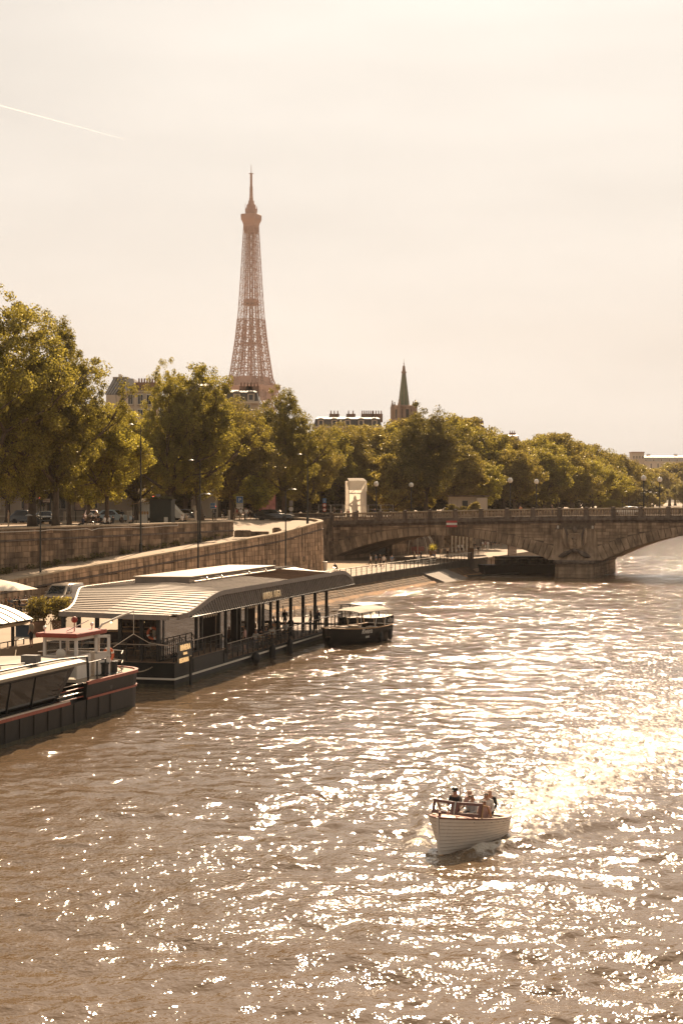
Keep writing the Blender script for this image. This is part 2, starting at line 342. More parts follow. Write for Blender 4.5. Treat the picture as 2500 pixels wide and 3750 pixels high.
POSE = {
 'stand': body_template(std()),
 'walk': body_template(std(lkne=(-.09, .20, .52), lank=(-.09, .26, .10), ltoe=(-.09, .40, .08), rkne=(.09, -.03, .50), rank=(.09, -.30, .12), rtoe=(.09, -.18, .04), lelb=(-.23, -.12, 1.16), lwri=(-.23, -.10, .93), lhan=(-.22, -.08, .84), relb=(.23, .08, 1.14), rwri=(.22, .24, .97), rhan=(.21, .31, .92))),
 'phone': body_template(std(lelb=(-.24, .03, 1.14), lwri=(-.10, .24, 1.22), lhan=(-.06, .29, 1.28), relb=(.25, .05, 1.14), rwri=(.15, .26, 1.10), rhan=(.10, .32, 1.13), jaw=(0, .04, 1.545), head=(0, .045, 1.61), crown=(0, .04, 1.68))),
 'hip': body_template(std(lelb=(-.36, -.06, 1.17), lwri=(-.19, .05, 1.03), lhan=(-.15, .09, 1.0), rkne=(.13, .03, .49), rank=(.17, 0, .08), rtoe=(.2, .14, .035))),
 'lean': body_template(std(pelvis=(0, -.12, .93), spine=(0, .0, 1.08), chest=(0, .14, 1.24), neck=(0, .25, 1.36), jaw=(0, .30, 1.41), head=(0, .31, 1.48), crown=(0, .30, 1.55), lsho=(-.175, .2, 1.30), rsho=(.175, .2, 1.30), lelb=(-.22, .28, 1.07), lwri=(-.12, .48, 1.08), lhan=(-.07, .55, 1.1), relb=(.22, .28, 1.07), rwri=(.14, .48, 1.08), rhan=(.09, .55, 1.1), lhip=(-.09, -.1, .87), rhip=(.09, -.1, .87))),
 'step': body_template(std(lkne=(-.1, .38, .78), lank=(-.1, .36, .40), ltoe=(-.1, .50, .36), lelb=(-.24, .10, 1.12), lwri=(-.16, .34, 1.0), lhan=(-.12, .42, .97))),
 'sit': body_template(seated()),
 'sit2': body_template(seated(lean=.13, lwri=(-.08, .40, .78), lhan=(-.04, .48, .80), rwri=(.10, .42, .78), rhan=(.06, .50, .80))),
 'sit3': body_template(seated(lean=-.05, rkne=(.14, .44, .56), rank=(-.02, .50, .30), rtoe=(-.06, .62, .27))),
 'ride': body_template({**seated(lean=.28), 'pelvis': (0, -.12, .92), 'spine': (0, .0, 1.08), 'chest': (0, .17, 1.24), 'neck': (0, .29, 1.37), 'jaw': (0, .34, 1.42), 'head': (0, .35, 1.49), 'crown': (0, .33, 1.56),
   'lsho': (-.175, .22, 1.30), 'rsho': (.175, .22, 1.30), 'lelb': (-.25, .38, 1.10), 'relb': (.25, .38, 1.10), 'lwri': (-.24, .56, 1.04), 'rwri': (.24, .56, 1.04), 'lhan': (-.23, .63, 1.03), 'rhan': (.23, .63, 1.03),
   'lhip': (-.09, -.1, .88), 'rhip': (.09, -.1, .88), 'lkne': (-.11, .27, .72), 'rkne': (.11, .20, .52), 'lank': (-.11, .14, .36), 'rank': (.11, .08, .16), 'ltoe': (-.11, .28, .31), 'rtoe': (.11, .22, .12)}),
 'boat': body_template(seated(lwri=(-.20, .30, .66), lhan=(-.16, .37, .66)), True),
 'helm': body_template(std(lelb=(-.25, .10, 1.14), lwri=(-.17, .34, 1.12), lhan=(-.15, .42, 1.13), relb=(.25, .10, 1.14), rwri=(.17, .34, 1.12), rhan=(.15, .42, 1.13)), True),
}
CLOTH = {}
def cloth(c):
    k = tuple(round(x, 3) for x in c)
    if k not in CLOTH: CLOTH[k] = mat('cloth_%02d' % len(CLOTH), c, .85, var=.12, scale=14)
    return CLOTH[k]
CW, CBK, CNV, CBL, CTN, CRD, CGY, CPK, COR, CDN = (.66, .61, .54), (.022, .022, .022), (.03, .035, .055), (.12, .17, .24), (.36, .27, .18), (.34, .08, .06), (.20, .19, .18), (.50, .30, .26), (.48, .20, .10), (.06, .075, .11)
def person(pose, p, rz, label, top=CW, bot=CDN, shin=None, arm=None, hair=HAIR, h=1.0, group=None, skin=None):
    me = POSE[pose].copy(); sk = skin or SKIN
    ms = [sk, cloth(top), cloth(bot), hair, SHOE, (sk if shin == 'skin' else cloth(shin or bot)), (cloth(top) if arm == 'long' else sk)]
    for i, m_ in enumerate(ms): me.materials[i] = m_
    o = link('person', me, None, p, rz, (h, h, h)); return tag(o, label, 'person', group)
# ================================================================ river
BOAT_P = Vector((3.0, 48.6, 0)); BOAT_A = R(27.5)          # launch: stem position, wake direction from +Y
def smooth(x, a, b):
    t = np.clip((x-a)/(b-a), 0, 1); return t*t*(3-2*t)
def make_river():
    rng = np.random.default_rng(5)
    ncol, nrow = 470, 900
    ys = 24.0*(310/24.0)**(np.arange(nrow)/(nrow-1.0)); ys = np.concatenate([[-60, -20, 5, 15], ys, 310*(3500/310)**(np.arange(1, 90)/89.0)])
    t = np.linspace(-1, 1, ncol)
    outer = np.array([1.12, 1.3, 1.7, 2.6, 5, 12])
    hw = np.where(ys < 24, 19.0, np.minimum(8 + 0.42*ys, 420.0))
    T = np.concatenate([-outer[::-1], t, outer])
    X = T[None, :]*hw[:, None]; Y = np.repeat(ys[:, None], len(T), 1)
    cell = np.maximum(np.gradient(ys)[:, None]*np.ones_like(X), np.abs(np.gradient(X, axis=1)))
    Z = np.zeros_like(X); Zl = np.zeros_like(X)
    for i in range(74):
        lam = 0.42*(9.0/0.42)**((i+rng.random())/74)
        ang = rng.normal(R(-75), R(48)); k = 2*PI/lam
        amp = 0.0046*lam**0.85*(0.5+rng.random())*(1.1 if lam < 2 else 0.7)
        fade = smooth(lam/cell, 2.6, 5.0)
        ph = k*(X*math.cos(ang)+Y*math.sin(ang)) + rng.random()*6.28
        wob = 0.55*np.sin(X*rng.normal(0, .18)+Y*rng.normal(0, .18)+rng.random()*6)
        s_ = np.sin(ph+wob*1.5)
        dz_ = amp*fade*(s_ + 0.22*np.cos(2*(ph+wob*1.5)))
        if lam > 2.6: Zl += dz_*0.50
        else: Z += dz_
    # patches where a breeze roughens the water, and calmer patches
    gust = 0.80 + 0.34*np.sin(X*.11+Y*.05+1)*np.sin(Y*.083-X*.06) + 0.18*np.sin(X*.31-Y*.19)
    Z = Zl + Z*np.clip(gust, .28, 1.35)
    # spent wakes of other boats crossing the near water
    for (cx, cy, ang, lam, amp, wd, ln) in ((-6, 40, 62, 3.1, .075, 3.2, 11), (-3, 47, 70, 2.6, .055, 2.4, 9), (6, 36, 118, 2.8, .05, 2.2, 8), (8, 74, 80, 3.4, .07, 3.0, 10), (-9, 58, 66, 2.9, .05, 2.6, 9)):
        ca, sa = math.cos(R(ang)), math.sin(R(ang)); p_ = (X-cx)*ca+(Y-cy)*sa; q_ = -(X-cx)*sa+(Y-cy)*ca
        Z += amp*np.exp(-(p_/wd)**2-(q_/ln)**2)*np.sin(2*PI*p_/lam+.5*np.sin(q_*.7))
    # wake of the launch
    tx, ty = math.sin(BOAT_A), math.cos(BOAT_A)
    rx, ry = X-BOAT_P.x, Y-BOAT_P.y
    a = rx*tx + ry*ty; b = rx*ty - ry*tx
    foam = np.zeros_like(X); as_ = a-3.9
    w = 0.75 + 0.19*np.clip(as_, 0, 60)
    n1 = np.sin(X*2.3+1.3*np.sin(Y*1.7))*np.sin(Y*2.9+1.1*np.sin(X*2.1)); n2 = np.sin(X*5.7+2*np.sin(Y*3.1))*np.sin(Y*6.3+2*np.sin(X*4.9))
    on = smooth(as_, -.2, .6)
    churn = on*np.exp(-(b/w)**2*1.1)*np.exp(-np.clip(as_, 0, 99)/60)
    foam += 1.4*churn*(0.85+.25*n1+.25*n2)
    Z += churn*(0.07*n1+0.05*n2)
    arm = np.abs(np.abs(b)-(0.75+0.36*np.clip(a, 0, 99)))
    armw = 0.32+0.035*np.clip(a, 0, 99)
    ridge = np.exp(-(arm/armw)**2)*smooth(a, -.4, .8)*np.exp(-np.clip(a, 0, 99)/17)
    Z += (0.15+.10*(b > 0))*ridge*(1+.12*n1)
    foam += 0.85*ridge*(0.6+.4*n1+.35*n2)*np.exp(-np.clip(a, 0, 99)/12)
    wash = np.exp(-((np.abs(b)-0.95-0.12*np.clip(a, 0, 9))/0.42)**2)*smooth(a, .1, 1.0)*(1-smooth(a, 4.5, 8))
    foam += 0.95*wash*(0.8+.35*n1+.4*n2); Z += .05*wash*n2
    hullz = np.exp(-(b/0.8)**2)*smooth(a, -.3, .6)*(1-smooth(a, 3.6, 4.4)); Z -= 0.05*hullz
    # sunlit chop trailing wide behind the wake, and small churn at the bridge pier
    verts = np.stack([X, Y, Z], -1).reshape(-1, 3); nr, nc = X.shape
    i = np.arange(nr-1)[:, None]*nc + np.arange(nc-1)[None, :]
    quads = np.stack([i, i+1, i+nc+1, i+nc], -1).reshape(-1, 4)
    m = bpy.data.materials.new('river_water'); m.use_nodes = True
    n, l = m.node_tree.nodes, m.node_tree.links; bs = n['Principled BSDF']
    g = n.new('ShaderNodeNewGeometry')
    def noise(sc, det, rot=0, sx=1, sy=1):
        mp = n.new('ShaderNodeMapping'); mp.inputs['Scale'].default_value = (sx, sy, 1); mp.inputs['Rotation'].default_value = (0, 0, rot)
        l.new(g.outputs['Position'], mp.inputs[0])
        t_ = n.new('ShaderNodeTexNoise'); t_.inputs['Scale'].default_value = sc; t_.inputs['Detail'].default_value = det; t_.inputs['Roughness'].default_value = 0.55
        l.new(mp.outputs[0], t_.inputs['Vector']); return t_.outputs[0]
    b1 = n.new('ShaderNodeBump'); b1.inputs['Strength'].default_value = 1.0; b1.inputs['Distance'].default_value = 0.078
    l.new(noise(1.9, 1, R(20), 1.1, 1.1), b1.inputs['Height'])
    b0 = n.new('ShaderNodeBump'); b0.inputs['Strength'].default_value = 1.0; b0.inputs['Distance'].default_value = 0.15
    l.new(noise(0.85, 0, R(40), 1.0, 1.25), b0.inputs['Height']); l.new(b0.outputs[0], b1.inputs['Normal'])
    b2 = n.new('ShaderNodeBump'); b2.inputs['Strength'].default_value = 1.0; b2.inputs['Distance'].default_value = 0.045
    l.new(noise(6.5, 1, R(-15), 1.15, 1.1), b2.inputs['Height']); l.new(b1.outputs[0], b2.inputs['Normal'])
    l.new(b2.outputs[0], bs.inputs['Normal'])
    pn = noise(0.11, 3, R(18), 0.55, 1.5); pm = n.new('ShaderNodeMapRange'); pm.inputs[1].default_value = .36; pm.inputs[2].default_value = .60; pm.inputs[3].default_value = .45; pm.inputs[4].default_value = 1.0
    l.new(pn, pm.inputs[0]); l.new(pm.outputs[0], b2.inputs['Strength'])
    pm2 = n.new('ShaderNodeMapRange'); pm2.inputs[1].default_value = .36; pm2.inputs[2].default_value = .60; pm2.inputs[3].default_value = .6; pm2.inputs[4].default_value = 1.0
    l.new(pn, pm2.inputs[0]); l.new(pm2.outputs[0], b1.inputs['Strength'])
    bs.inputs['Base Color'].default_value = (0.145, 0.098, 0.057, 1); bs.inputs['Roughness'].default_value = 0.07; bs.inputs['IOR'].default_value = 1.45
    bs.inputs['Specular IOR Level'].default_value = 0.5
    fo = n.new('ShaderNodeBsdfPrincipled'); fo.inputs['Base Color'].default_value = (0.58, 0.52, 0.43, 1); fo.inputs['Roughness'].default_value = 0.6
    b3 = n.new('ShaderNodeBump'); b3.inputs['Distance'].default_value = 0.08; l.new(noise(9, 4), b3.inputs['Height']); l.new(b3.outputs[0], fo.inputs['Normal'])
    at = n.new('ShaderNodeAttribute'); at.attribute_name = 'foam'
    nz = noise(3.2, 6, -BOAT_A*-1, 1.6, 0.7); sb = n.new('ShaderNodeMath'); sb.operation = 'MULTIPLY_ADD'; sb.inputs[1].default_value = 4.5; sb.inputs[2].default_value = -2.5
    l.new(nz, sb.inputs[0]); ad = n.new('ShaderNodeMath'); ad.operation = 'ADD'; l.new(sb.outputs[0], ad.inputs[0]); l.new(at.outputs['Fac'], ad.inputs[1])
    mr_ = n.new('ShaderNodeMapRange'); mr_.inputs[1].default_value = 0.20; mr_.inputs[2].default_value = 0.85; l.new(ad.outputs[0], mr_.inputs[0])
    gate = n.new('ShaderNodeMath'); gate.operation = 'MULTIPLY'; gs = n.new('ShaderNodeMapRange'); gs.inputs[2].default_value = 0.12
    l.new(at.outputs['Fac'], gs.inputs[0]); l.new(mr_.outputs[0], gate.inputs[0]); l.new(gs.outputs[0], gate.inputs[1])
    cap = n.new('ShaderNodeMath'); cap.operation = 'MULTIPLY'; cap.inputs[1].default_value = 0.7; l.new(gate.outputs[0], cap.inputs[0])
    mx = n.new('ShaderNodeMixShader'); l.new(cap.outputs[0], mx.inputs[0]); l.new(bs.outputs[0], mx.inputs[1]); l.new(fo.outputs[0], mx.inputs[2])
    l.new(mx.outputs[0], n['Material Output'].inputs[0])
    me = np_mesh('river', verts, quads, m); me.polygons.foreach_set('use_smooth', np.ones(len(quads), dtype=bool))
    at_ = me.attributes.new('foam', 'FLOAT', 'POINT'); at_.data.foreach_set('value', np.clip(foam, 0, 1.5).astype(np.float32).ravel())
    tag(link('river', me), kind='structure')
make_river()

# ================================================================ ground, quays, ramp
def structure(name, mb, m, parent=None): return tag(mb.build(name, m, parent), kind=None if parent else 'structure')
LQ = 2.0           # lower quay level
UQ = 8.4           # street level on the upper quay
VW, VR = -72.5, -67.8      # upper wall face, ramp wall face
U_C = 172.8        # end of the upper wall
def ramp_z(u): 
    return 6.78 + (u-172.8)*0.0424
b = MB()
b.add([rv(-2600, -200, UQ), rv(VW-.45, -200, UQ), rv(VW-.45, U_C-.45, UQ), rv(-80, U_C-.45, UQ), rv(-80, 199, UQ), rv(-2600, 199, UQ)], [(0, 1, 2, 3, 4, 5)])
b.add([rv(-2600, 199, UQ), rv(-77.6, 199, UQ), rv(-77.6, 243, UQ), rv(-74.5, 243.5, UQ), rv(-74.5, 4500, UQ), rv(-2600, 4500, UQ)], [(0, 1, 2, 3, 4, 5)])
structure('ground', b, PAVE)
b = MB()   # right bank, beyond the view
b.add([rv(100, -200, 7.5), rv(1500, -200, 7.5), rv(1500, 4500, 7.5), rv(100, 4500, 7.5), rv(100, -200, -1), rv(100, 4500, -1)], [(0, 1, 2, 3), (0, 3, 5, 4)])
structure('right_bank', b, PAVE)
# carriageway on the upper quay and across the bridge approach
b = MB(); b.add([rv(-104, -100, UQ+.006), rv(-90, -100, UQ+.006), rv(-90, 1500, UQ+.006), rv(-104, 1500, UQ+.006)], [(0, 1, 2, 3)])
structure('road', b, ASPH)
b = MB()
for k in range(26):
    u0 = 60+k*9.0; b.add([rv(-97.1, u0, UQ+.011), rv(-96.95, u0, UQ+.011), rv(-96.95, u0+3, UQ+.011), rv(-97.1, u0+3, UQ+.011)], [(0, 1, 2, 3)])
structure('road_marking', b, WHITE)
b = MB()
b.box((0, 0, 0), (.3, 400, .14)); k_ = structure('kerb', b, STONE_L); k_.location = rv(-89.8, 250, UQ+.07); k_.rotation_euler.z = -TH
# lower quay
b = MB()
pts = [(-79, 20), (-50, 20), (-50, 116), (-58, 122), (-58, 900), (-79, 900)]
b.loft([[rv(v, u, -1.5) for v, u in pts], [rv(v, u, LQ) for v, u in pts]])
structure('lower_quay', b, PAVE)
b = MB(); b.add([rv(-77, 197, LQ+.005), rv(-66, 197, LQ+.005), rv(-66, 222, LQ+.005), rv(-77, 222, LQ+.005)], [(0, 1, 2, 3)])
structure('gravel_path', b, SAND)
b = MB(); b.box((0, 0, 0), (.35, 26, .16)); k_ = structure('path_kerb', b, STONE_L); k_.location = rv(-65.8, 209.5, LQ+.08); k_.rotation_euler.z = -TH
# ramp and the sloping forecourt above it
b = MB()
us = [40, 80, 120, 150, 172.8]
b.sheet([[rv(VW-.2, u, max(ramp_z(u), LQ)) for u in us], [rv(VR-.3, u, max(ramp_z(u), LQ)) for u in us]])
structure('ramp', b, PAVE)
b = MB()
g_ = []
def fore_z(u, v):
    lo = 6.78+(u-172.8)*.036 if u <= 186 else min(UQ, 7.255+(u-186)*.109); t = min(max((-74-v)/5, 0), 1)
    return lo+(UQ-lo)*t*t*(3-2*t)+.004
for u in (172.8, 176, 180, 184, 187, 190, 192, 194, 196, 197.5, 198.6):
    vm = VR-.3 if u <= 190 else VR-9.2+math.sqrt(max(0, 9.2**2-(u-190)**2))-.3
    g_.append([rv(-84+(vm+84)*t, u, fore_z(u, -84+(vm+84)*t)) for t in np.linspace(0, 1, 13)])
b.sheet(g_); structure('forecourt', b, PAVE)

# ---------------------------------------------------------------- stone walls, block by block
def block_mesh(cs, gap=0.010, ch=0.02, depth=0.25, jut=0.0, P=None):
    """cs: four (s, z) corners; P(s, z, off) -> world/local point. Chamfered block."""
    sc = sum(c[0] for c in cs)/4; zc = sum(c[1] for c in cs)/4
    def ins(d):
        o = []
        for s_, z_ in cs:
            o.append((s_ + (d if s_ < sc else -d), z_ + (d if z_ < zc else -d)))
        return o
    r0 = [P(s_, z_, -depth) for s_, z_ in ins(gap)]; r1 = [P(s_, z_, jut-ch) for s_, z_ in ins(gap)]; r2 = [P(s_, z_, jut) for s_, z_ in ins(gap+ch)]
    mb = MB(); n = 4
    vs = r0+r1+r2
    fs = [(i, (i+1) % 4, 4+(i+1) % 4, 4+i) for i in range(4)] + [(4+i, 4+(i+1) % 4, 8+(i+1) % 4, 8+i) for i in range(4)] + [(8, 9, 10, 11)]
    mb.add(vs, fs); return mb
def stone_wall(parent, P, s0, s1, zlo, zhi, z0, course, blen, material, limit=300, seed=1, name='stone_block', near=None, stuffname='stone_course'):
    rnd = random.Random(seed); blocks = []
    k = 0; z = z0; zmax = max(zhi(s0), zhi(s1), zhi((s0+s1)/2))
    while z < zmax:
        h = course*rnd.uniform(.9, 1.12); s_ = s0 - rnd.uniform(0, blen)
        while s_ < s1:
            L = blen*rnd.uniform(.65, 1.35); a, e = max(s_, s0), min(s_+L, s1)
            if e-a > .12:
                lo_a, lo_e = max(z, zlo(a)), max(z, zlo(e)); hi_a, hi_e = min(z+h, zhi(a)), min(z+h, zhi(e))
                if hi_a-lo_a > .1 and hi_e-lo_e > .1:
                    blocks.append(([(a, lo_a), (e, lo_e), (e, hi_e), (a, hi_a)], rnd.uniform(-.012, .025)))
            s_ += L
        z += h
    key = near or (lambda c: 0)
    blocks.sort(key=lambda q: key(q[0]))
    rest = MB()
    for i, (cs, j) in enumerate(blocks):
        mb = block_mesh(cs, jut=j, P=P)
        if i < limit: mb.build(name, material, parent)
        else: rest.add(mb.v, mb.f)
    if rest.v: tag(rest.build(stuffname, material, parent), kind='stuff')
    return len(blocks)
def band(parent, name, P, ss, zf, prof, material, seglen=None):
    """moulded course swept along a wall: prof = [(off, dz)...] closed section"""
    if seglen is None: segs = [ss]
    else:
        segs = []; a = ss[0]
        while a < ss[-1]-.05:
            e = min(a+seglen, ss[-1]); segs.append([a, (a+e)/2, e]); a = e
    for sg in segs:
        mb = MB(); g = .012 if seglen else 0
        sg = [sg[0]+g] + list(sg[1:-1]) + [sg[-1]-g]
        mb.loft([[P(s_, zf(s_)+dz, off) for off, dz in prof] for s_ in sg]); mb.build(name, material, parent)

# upper retaining wall (street level down to the ramp)
uw = thing('retaining_wall', 'long dark stained stone wall rising from the ramp to the tree lined street', 'wall', rv(VW, 100, LQ), -TH)
def P_uw(s_, z, off): return (off, s_-100, z-LQ)
zt = UQ+.25
mb = MB(); mb.prism([(VW*0-.7, 0), (-.1, 0), (-.1, zt-LQ-.2), (-.7, zt-LQ-.2)], 90-100-60, U_C-.25-100); mb.build('wall_core', MORTAR, uw)
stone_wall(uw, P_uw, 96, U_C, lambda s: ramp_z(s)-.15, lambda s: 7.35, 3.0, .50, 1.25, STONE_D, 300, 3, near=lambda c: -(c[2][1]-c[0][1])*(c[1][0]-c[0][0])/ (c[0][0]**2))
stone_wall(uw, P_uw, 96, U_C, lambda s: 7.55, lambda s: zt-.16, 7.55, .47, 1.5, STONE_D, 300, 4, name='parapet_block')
band(uw, 'string_course', P_uw, [96, U_C], lambda s: 7.35, [(-.2, 0), (.05, 0), (.09, .06), (.09, .13), (0, .2), (-.2, .2)], STONE_C, 4.0)
band(uw, 'coping', P_uw, [96, U_C+.05], lambda s: zt-.16, [(-.65, 0), (.06, 0), (.06, .13), (0, .16), (-.65, .16)], STONE_L, 2.4)
# return of that wall at the forecourt
def P_ur(s_, z, off): return (-s_, U_C-100+off, z-LQ)
stone_wall(uw, P_ur, 0.25, 8, lambda s: 6.6, lambda s: zt-.16, 6.6, .47, 1.3, STONE_D, 60, 5)
band(uw, 'coping', P_ur, [.3, 8], lambda s: zt-.16, [(-.5, 0), (.05, 0), (.05, .16), (-.5, .16)], STONE_L, 2.4)
# electric cable sagging along the wall
cpts = []
for x, y in [(0, 1949), (60, 1947), (130, 1944), (152, 1944), (185, 1940), (250, 1941), (320, 1936), (337, 1942), (362, 1935), (430, 1932), (480, 1931), (515, 1933), (560, 1930), (600, 1926), (652, 1925), (652, 1915)]:
    k = (x-CXP)/FPX; d = (VW+.12)/(k*CS-SN); p = gd(x, y, d); cpts.append((.12, to_vu(p)[1]-100, p.z-LQ))
tag(link('cable', MB().tube([(p[0], p[1], p[2]) for p in cpts], .028, 5).mesh('cable', WHITE), None, rv(VW, 100, LQ), -TH), 'thin white cable sagging along the dark stained wall', 'cable')

# ramp wall with its rounded end
ARC0, ARC_R = 190.0, 9.2
def path_rw(s_):      # -> v, u, nv, nu
    if s_ <= ARC0: return VR, s_, 1.0, 0.0
    a = (s_-ARC0)/ARC_R
    if a <= PI/2: return VR-ARC_R+ARC_R*math.cos(a), ARC0+ARC_R*math.sin(a), math.cos(a), math.sin(a)
    q = s_-ARC0-ARC_R*PI/2
    return VR-ARC_R-q, ARC0+ARC_R, 0.0, 1.0
S_END = ARC0+ARC_R*PI/2+1.0
rw = thing('ramp_wall', 'pale weathered stone wall climbing along the ramp and curling round at its head', 'wall', rv(VR, 100, LQ), -TH)
def P_rw(s_, z, off):
    v, u, nv, nu = path_rw(s_); bat = max(0, (7.5-z))*.035
    return (v+nv*(off+bat)-VR, u+nu*(off+bat)-100, z-LQ)
def rw_top(s_):
    if s_ <= 176: return ramp_z(s_)+.27
    t = min(1, (s_-176)/14); a = ramp_z(176)+.27
    return a+(8.3-a)*t + max(0, s_-190)/15.5*.7
mb = MB(); ss = [60, 100, 140, 165, 178, 186] + list(np.linspace(190, S_END, 14))
mb.loft([[P_rw(s_, -.5+LQ, -.75), P_rw(s_, -.5+LQ, -.12), P_rw(s_, rw_top(s_)-.2, -.12), P_rw(s_, rw_top(s_)-.2, -.6)] for s_ in ss]); mb.build('wall_core', MORTAR, rw)
stone_wall(rw, P_rw, 92, S_END, lambda s: LQ, lambda s: rw_top(s)-1.15, LQ, .52, 1.05, STONE, 300, 11,
           near=lambda c: -((c[2][1]-c[0][1])*(c[1][0]-c[0][0])) if c[0][0] > 104 else 1)
stone_wall(rw, lambda s_, z, off: P_rw(s_, z+rw_top(s_)-.99, off), 92, S_END, lambda s: 0, lambda s: .80, 0, .41, 1.3, STONE, 300, 12, name='parapet_block')
band(rw, 'string_course', P_rw, list(np.arange(92, S_END, 1.3)), lambda s: rw_top(s)-1.15, [(-.2, 0), (.05, 0), (.10, .05), (.10, .11), (.02, .16), (-.2, .16)], STONE_C, 2.6)
band(rw, 'coping', P_rw, list(np.arange(92, S_END, 1.2)), lambda s: rw_top(s)-.19, [(-.62, 0), (.07, 0), (.07, .15), (.02, .19), (-.6, .19)], STONE_L, 1.2)
# iron mooring rings and tufts growing on the wall
for x, y in [(600, 2110), (752, 2091), (1005, 2061), (1112, 2048)]:
    k = (x-CXP)/FPX; d = (VR+.15)/(k*CS-SN); p = gd(x, y, d); v_, u_ = to_vu(p)
    mb = MB(); n_ = 14; mb.tube([(.16, u_-100+.22*math.cos(2*PI*i/n_), p.z-LQ+.3*math.sin(2*PI*i/n_)) for i in range(n_+1)], .045, 5)
    mb.box((.1, u_-100, p.z-LQ+.3), (.2, .12, .12)); mb.build('mooring_ring', IRON, rw)
# wall between the ramp head and the bridge, and the wall along the quay past the bridge
lw = thing('retaining_wall', 'shadowed stone wall between the rounded ramp head and the bridge abutment', 'wall', rv(-77.2, 200, LQ), -TH)
def P_lw(s_, z, off): return (off, s_, z-LQ)
mb = MB(); mb.box((-.6, 11.5, 3.2), (1.0, 23, 6.4)); mb.build('wall_core', MORTAR, lw)
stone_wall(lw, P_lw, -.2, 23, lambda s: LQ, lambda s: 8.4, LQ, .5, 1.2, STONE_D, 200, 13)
band(lw, 'coping', P_lw, [-.2, 23], lambda s: 8.4, [(-.6, 0), (.07, 0), (.07, .2), (-.6, .2)], STONE_C, 2.5)
lw2 = thing('retaining_wall', 'long stone wall behind the lower quay on the far side of the bridge', 'wall', rv(-74, 243, LQ), -TH)
mb = MB(); mb.box((-.6, 200, 3.1), (1.0, 400, 6.2)); mb.build('wall_core', MORTAR, lw2)
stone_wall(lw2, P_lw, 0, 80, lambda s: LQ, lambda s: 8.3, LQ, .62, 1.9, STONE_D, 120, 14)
band(lw2, 'coping', P_lw, [0, 400], lambda s: 8.3, [(-.6, 0), (.07, 0), (.07, .3), (-.6, .3)], STONE_L, 25)

# ---------------------------------------------------------------- quay edge, sloped stone embankment
emb = thing('embankment', 'ochre stone embankment sloping from the quay railing into the river', 'embankment', rv(-58, 120, 0), -TH)
STONE_O = mat('ochre_embankment_stone', (0.13, 0.075, 0.032), 0.9, var=0.3, scale=1.2, bump=0.6, rnd=0.3, damt=0.55, dscale=0.8, dark=(0.08, 0.06, 0.03), bscale=8)
def P_em(s_, z, off):     # z here = distance up the slope 0..3
    t = z/3.0; return (2.7-2.5*t+off*.45, s_-120, -.35+1.5*t+off)
def emb_seg(a, e, seed):
    mb = MB(); mb.prism([(-.2, -1), (2.8, -1), (2.7-.03, -.45), (.17, 1.1), (-.2, 1.1)], a-120, e-120); mb.build('embankment_core', MORTAR, emb)
    stone_wall(emb, P_em, a, e, lambda s: .9, lambda s: 3.0, .9, .42, .8, STONE_O, 150, seed)
    band(emb, 'toe_stone', P_em, [a, e], lambda s: 0.05, [(-.2, 0), (.16, 0), (.16, .8), (-.2, .8)], mat('toe_stone', (.34, .19, .085), .9, var=.25, scale=1.5, rnd=.15, damt=.4, dark=(.1, .08, .03)), 1.8)
emb_seg(123, 203, 21); emb_seg(217, 229, 22)
mb = MB()
mb.prism([(-.25, .6), (.10, .6), (.10, 1.85), (.22, 1.85), (.22, LQ+.12), (-.25, LQ+.12)], 3, 122)
mb.build('quay_kerb', mat('dark_concrete', (.10, .085, .065), .85, var=.3, scale=1.5, streak=.4), emb)
mb = MB(); mb.prism([(0, 1.3), (0, -.8), (3.6, -.8), (3.6, -.05)], 84, 96.5); mb.build('slipway', mat('slip_concrete', (.17, .14, .11), .8, var=.3, scale=1.2, bump=.3), emb)
# railing along the quay edge (one post per bay)
fr = thing('quay_railing', 'low dark metal railing with three bars along the quay edge', 'railing', rv(-58, 160, LQ), -TH)
def rail_run(a, e):
    n_ = max(1, round((e-a)/2.0)); st = (e-a)/n_
    for i in range(n_+1):
        MB().box((-.05, a-160+i*st, .62), (.07, .10, 1.0)).build('post', IRON, fr)
    for zz, r_ in ((1.12, .035), (.80, .018), (.52, .018)):
        MB().tube([(-.05, a-160, zz), (-.05, e-160, zz)], r_, 5).build('rail', STEEL if zz > 1 else IRON, fr)
rail_run(150, 196); rail_run(197, 212); rail_run(214, 232)
# ================================================================ stone bridge
UB, BW_ = 223.0, 18.0           # near face, width along the river
def zt_b(v): return 10.1 - (v+18)**2*0.000275      # top of the balustrade
PIER_V = -40.4; SPAN_A = (-77.2, -44.4); SPAN_B = (-36.4, -2.4); PIER2 = 1.6; SPAN_C = (5.6, 40); 
br = thing('stone_bridge', 'low stone bridge with flat arches and a balustraded parapet across the river', 'bridge', rv(PIER_V, UB, 0), -TH)
def bl(v, u, z): return (v-PIER_V, u-UB, z)
SPR = 2.5
def arch(span, crown):
    a, e = span; c = (a+e)/2; h = (e-a)/2; rise = crown-SPR
    Rr = (h*h+rise*rise)/(2*rise); zc = crown-Rr; am = math.asin(h/Rr)
    return c, zc, Rr, am
ARCHES = [(SPAN_A, 5.9), (SPAN_B, 6.55), (SPAN_C, 6.6)]
def ext_z(v):       # top of the arch ring at v (piers: -inf)
    best = -9
    for sp, cr in ARCHES:
        c, zc, Rr, am = arch(sp, cr)
        th = (v-c)/Rr
        if abs(v-c) < (sp[1]-sp[0])/2+1.9:
            t = abs(v-c)/((sp[1]-sp[0])/2+1.9); ro = Rr+1.25+1.0*t*t
            q = ro*ro-(v-c)**2
            if q > 0: best = max(best, zc+math.sqrt(q))
    return best
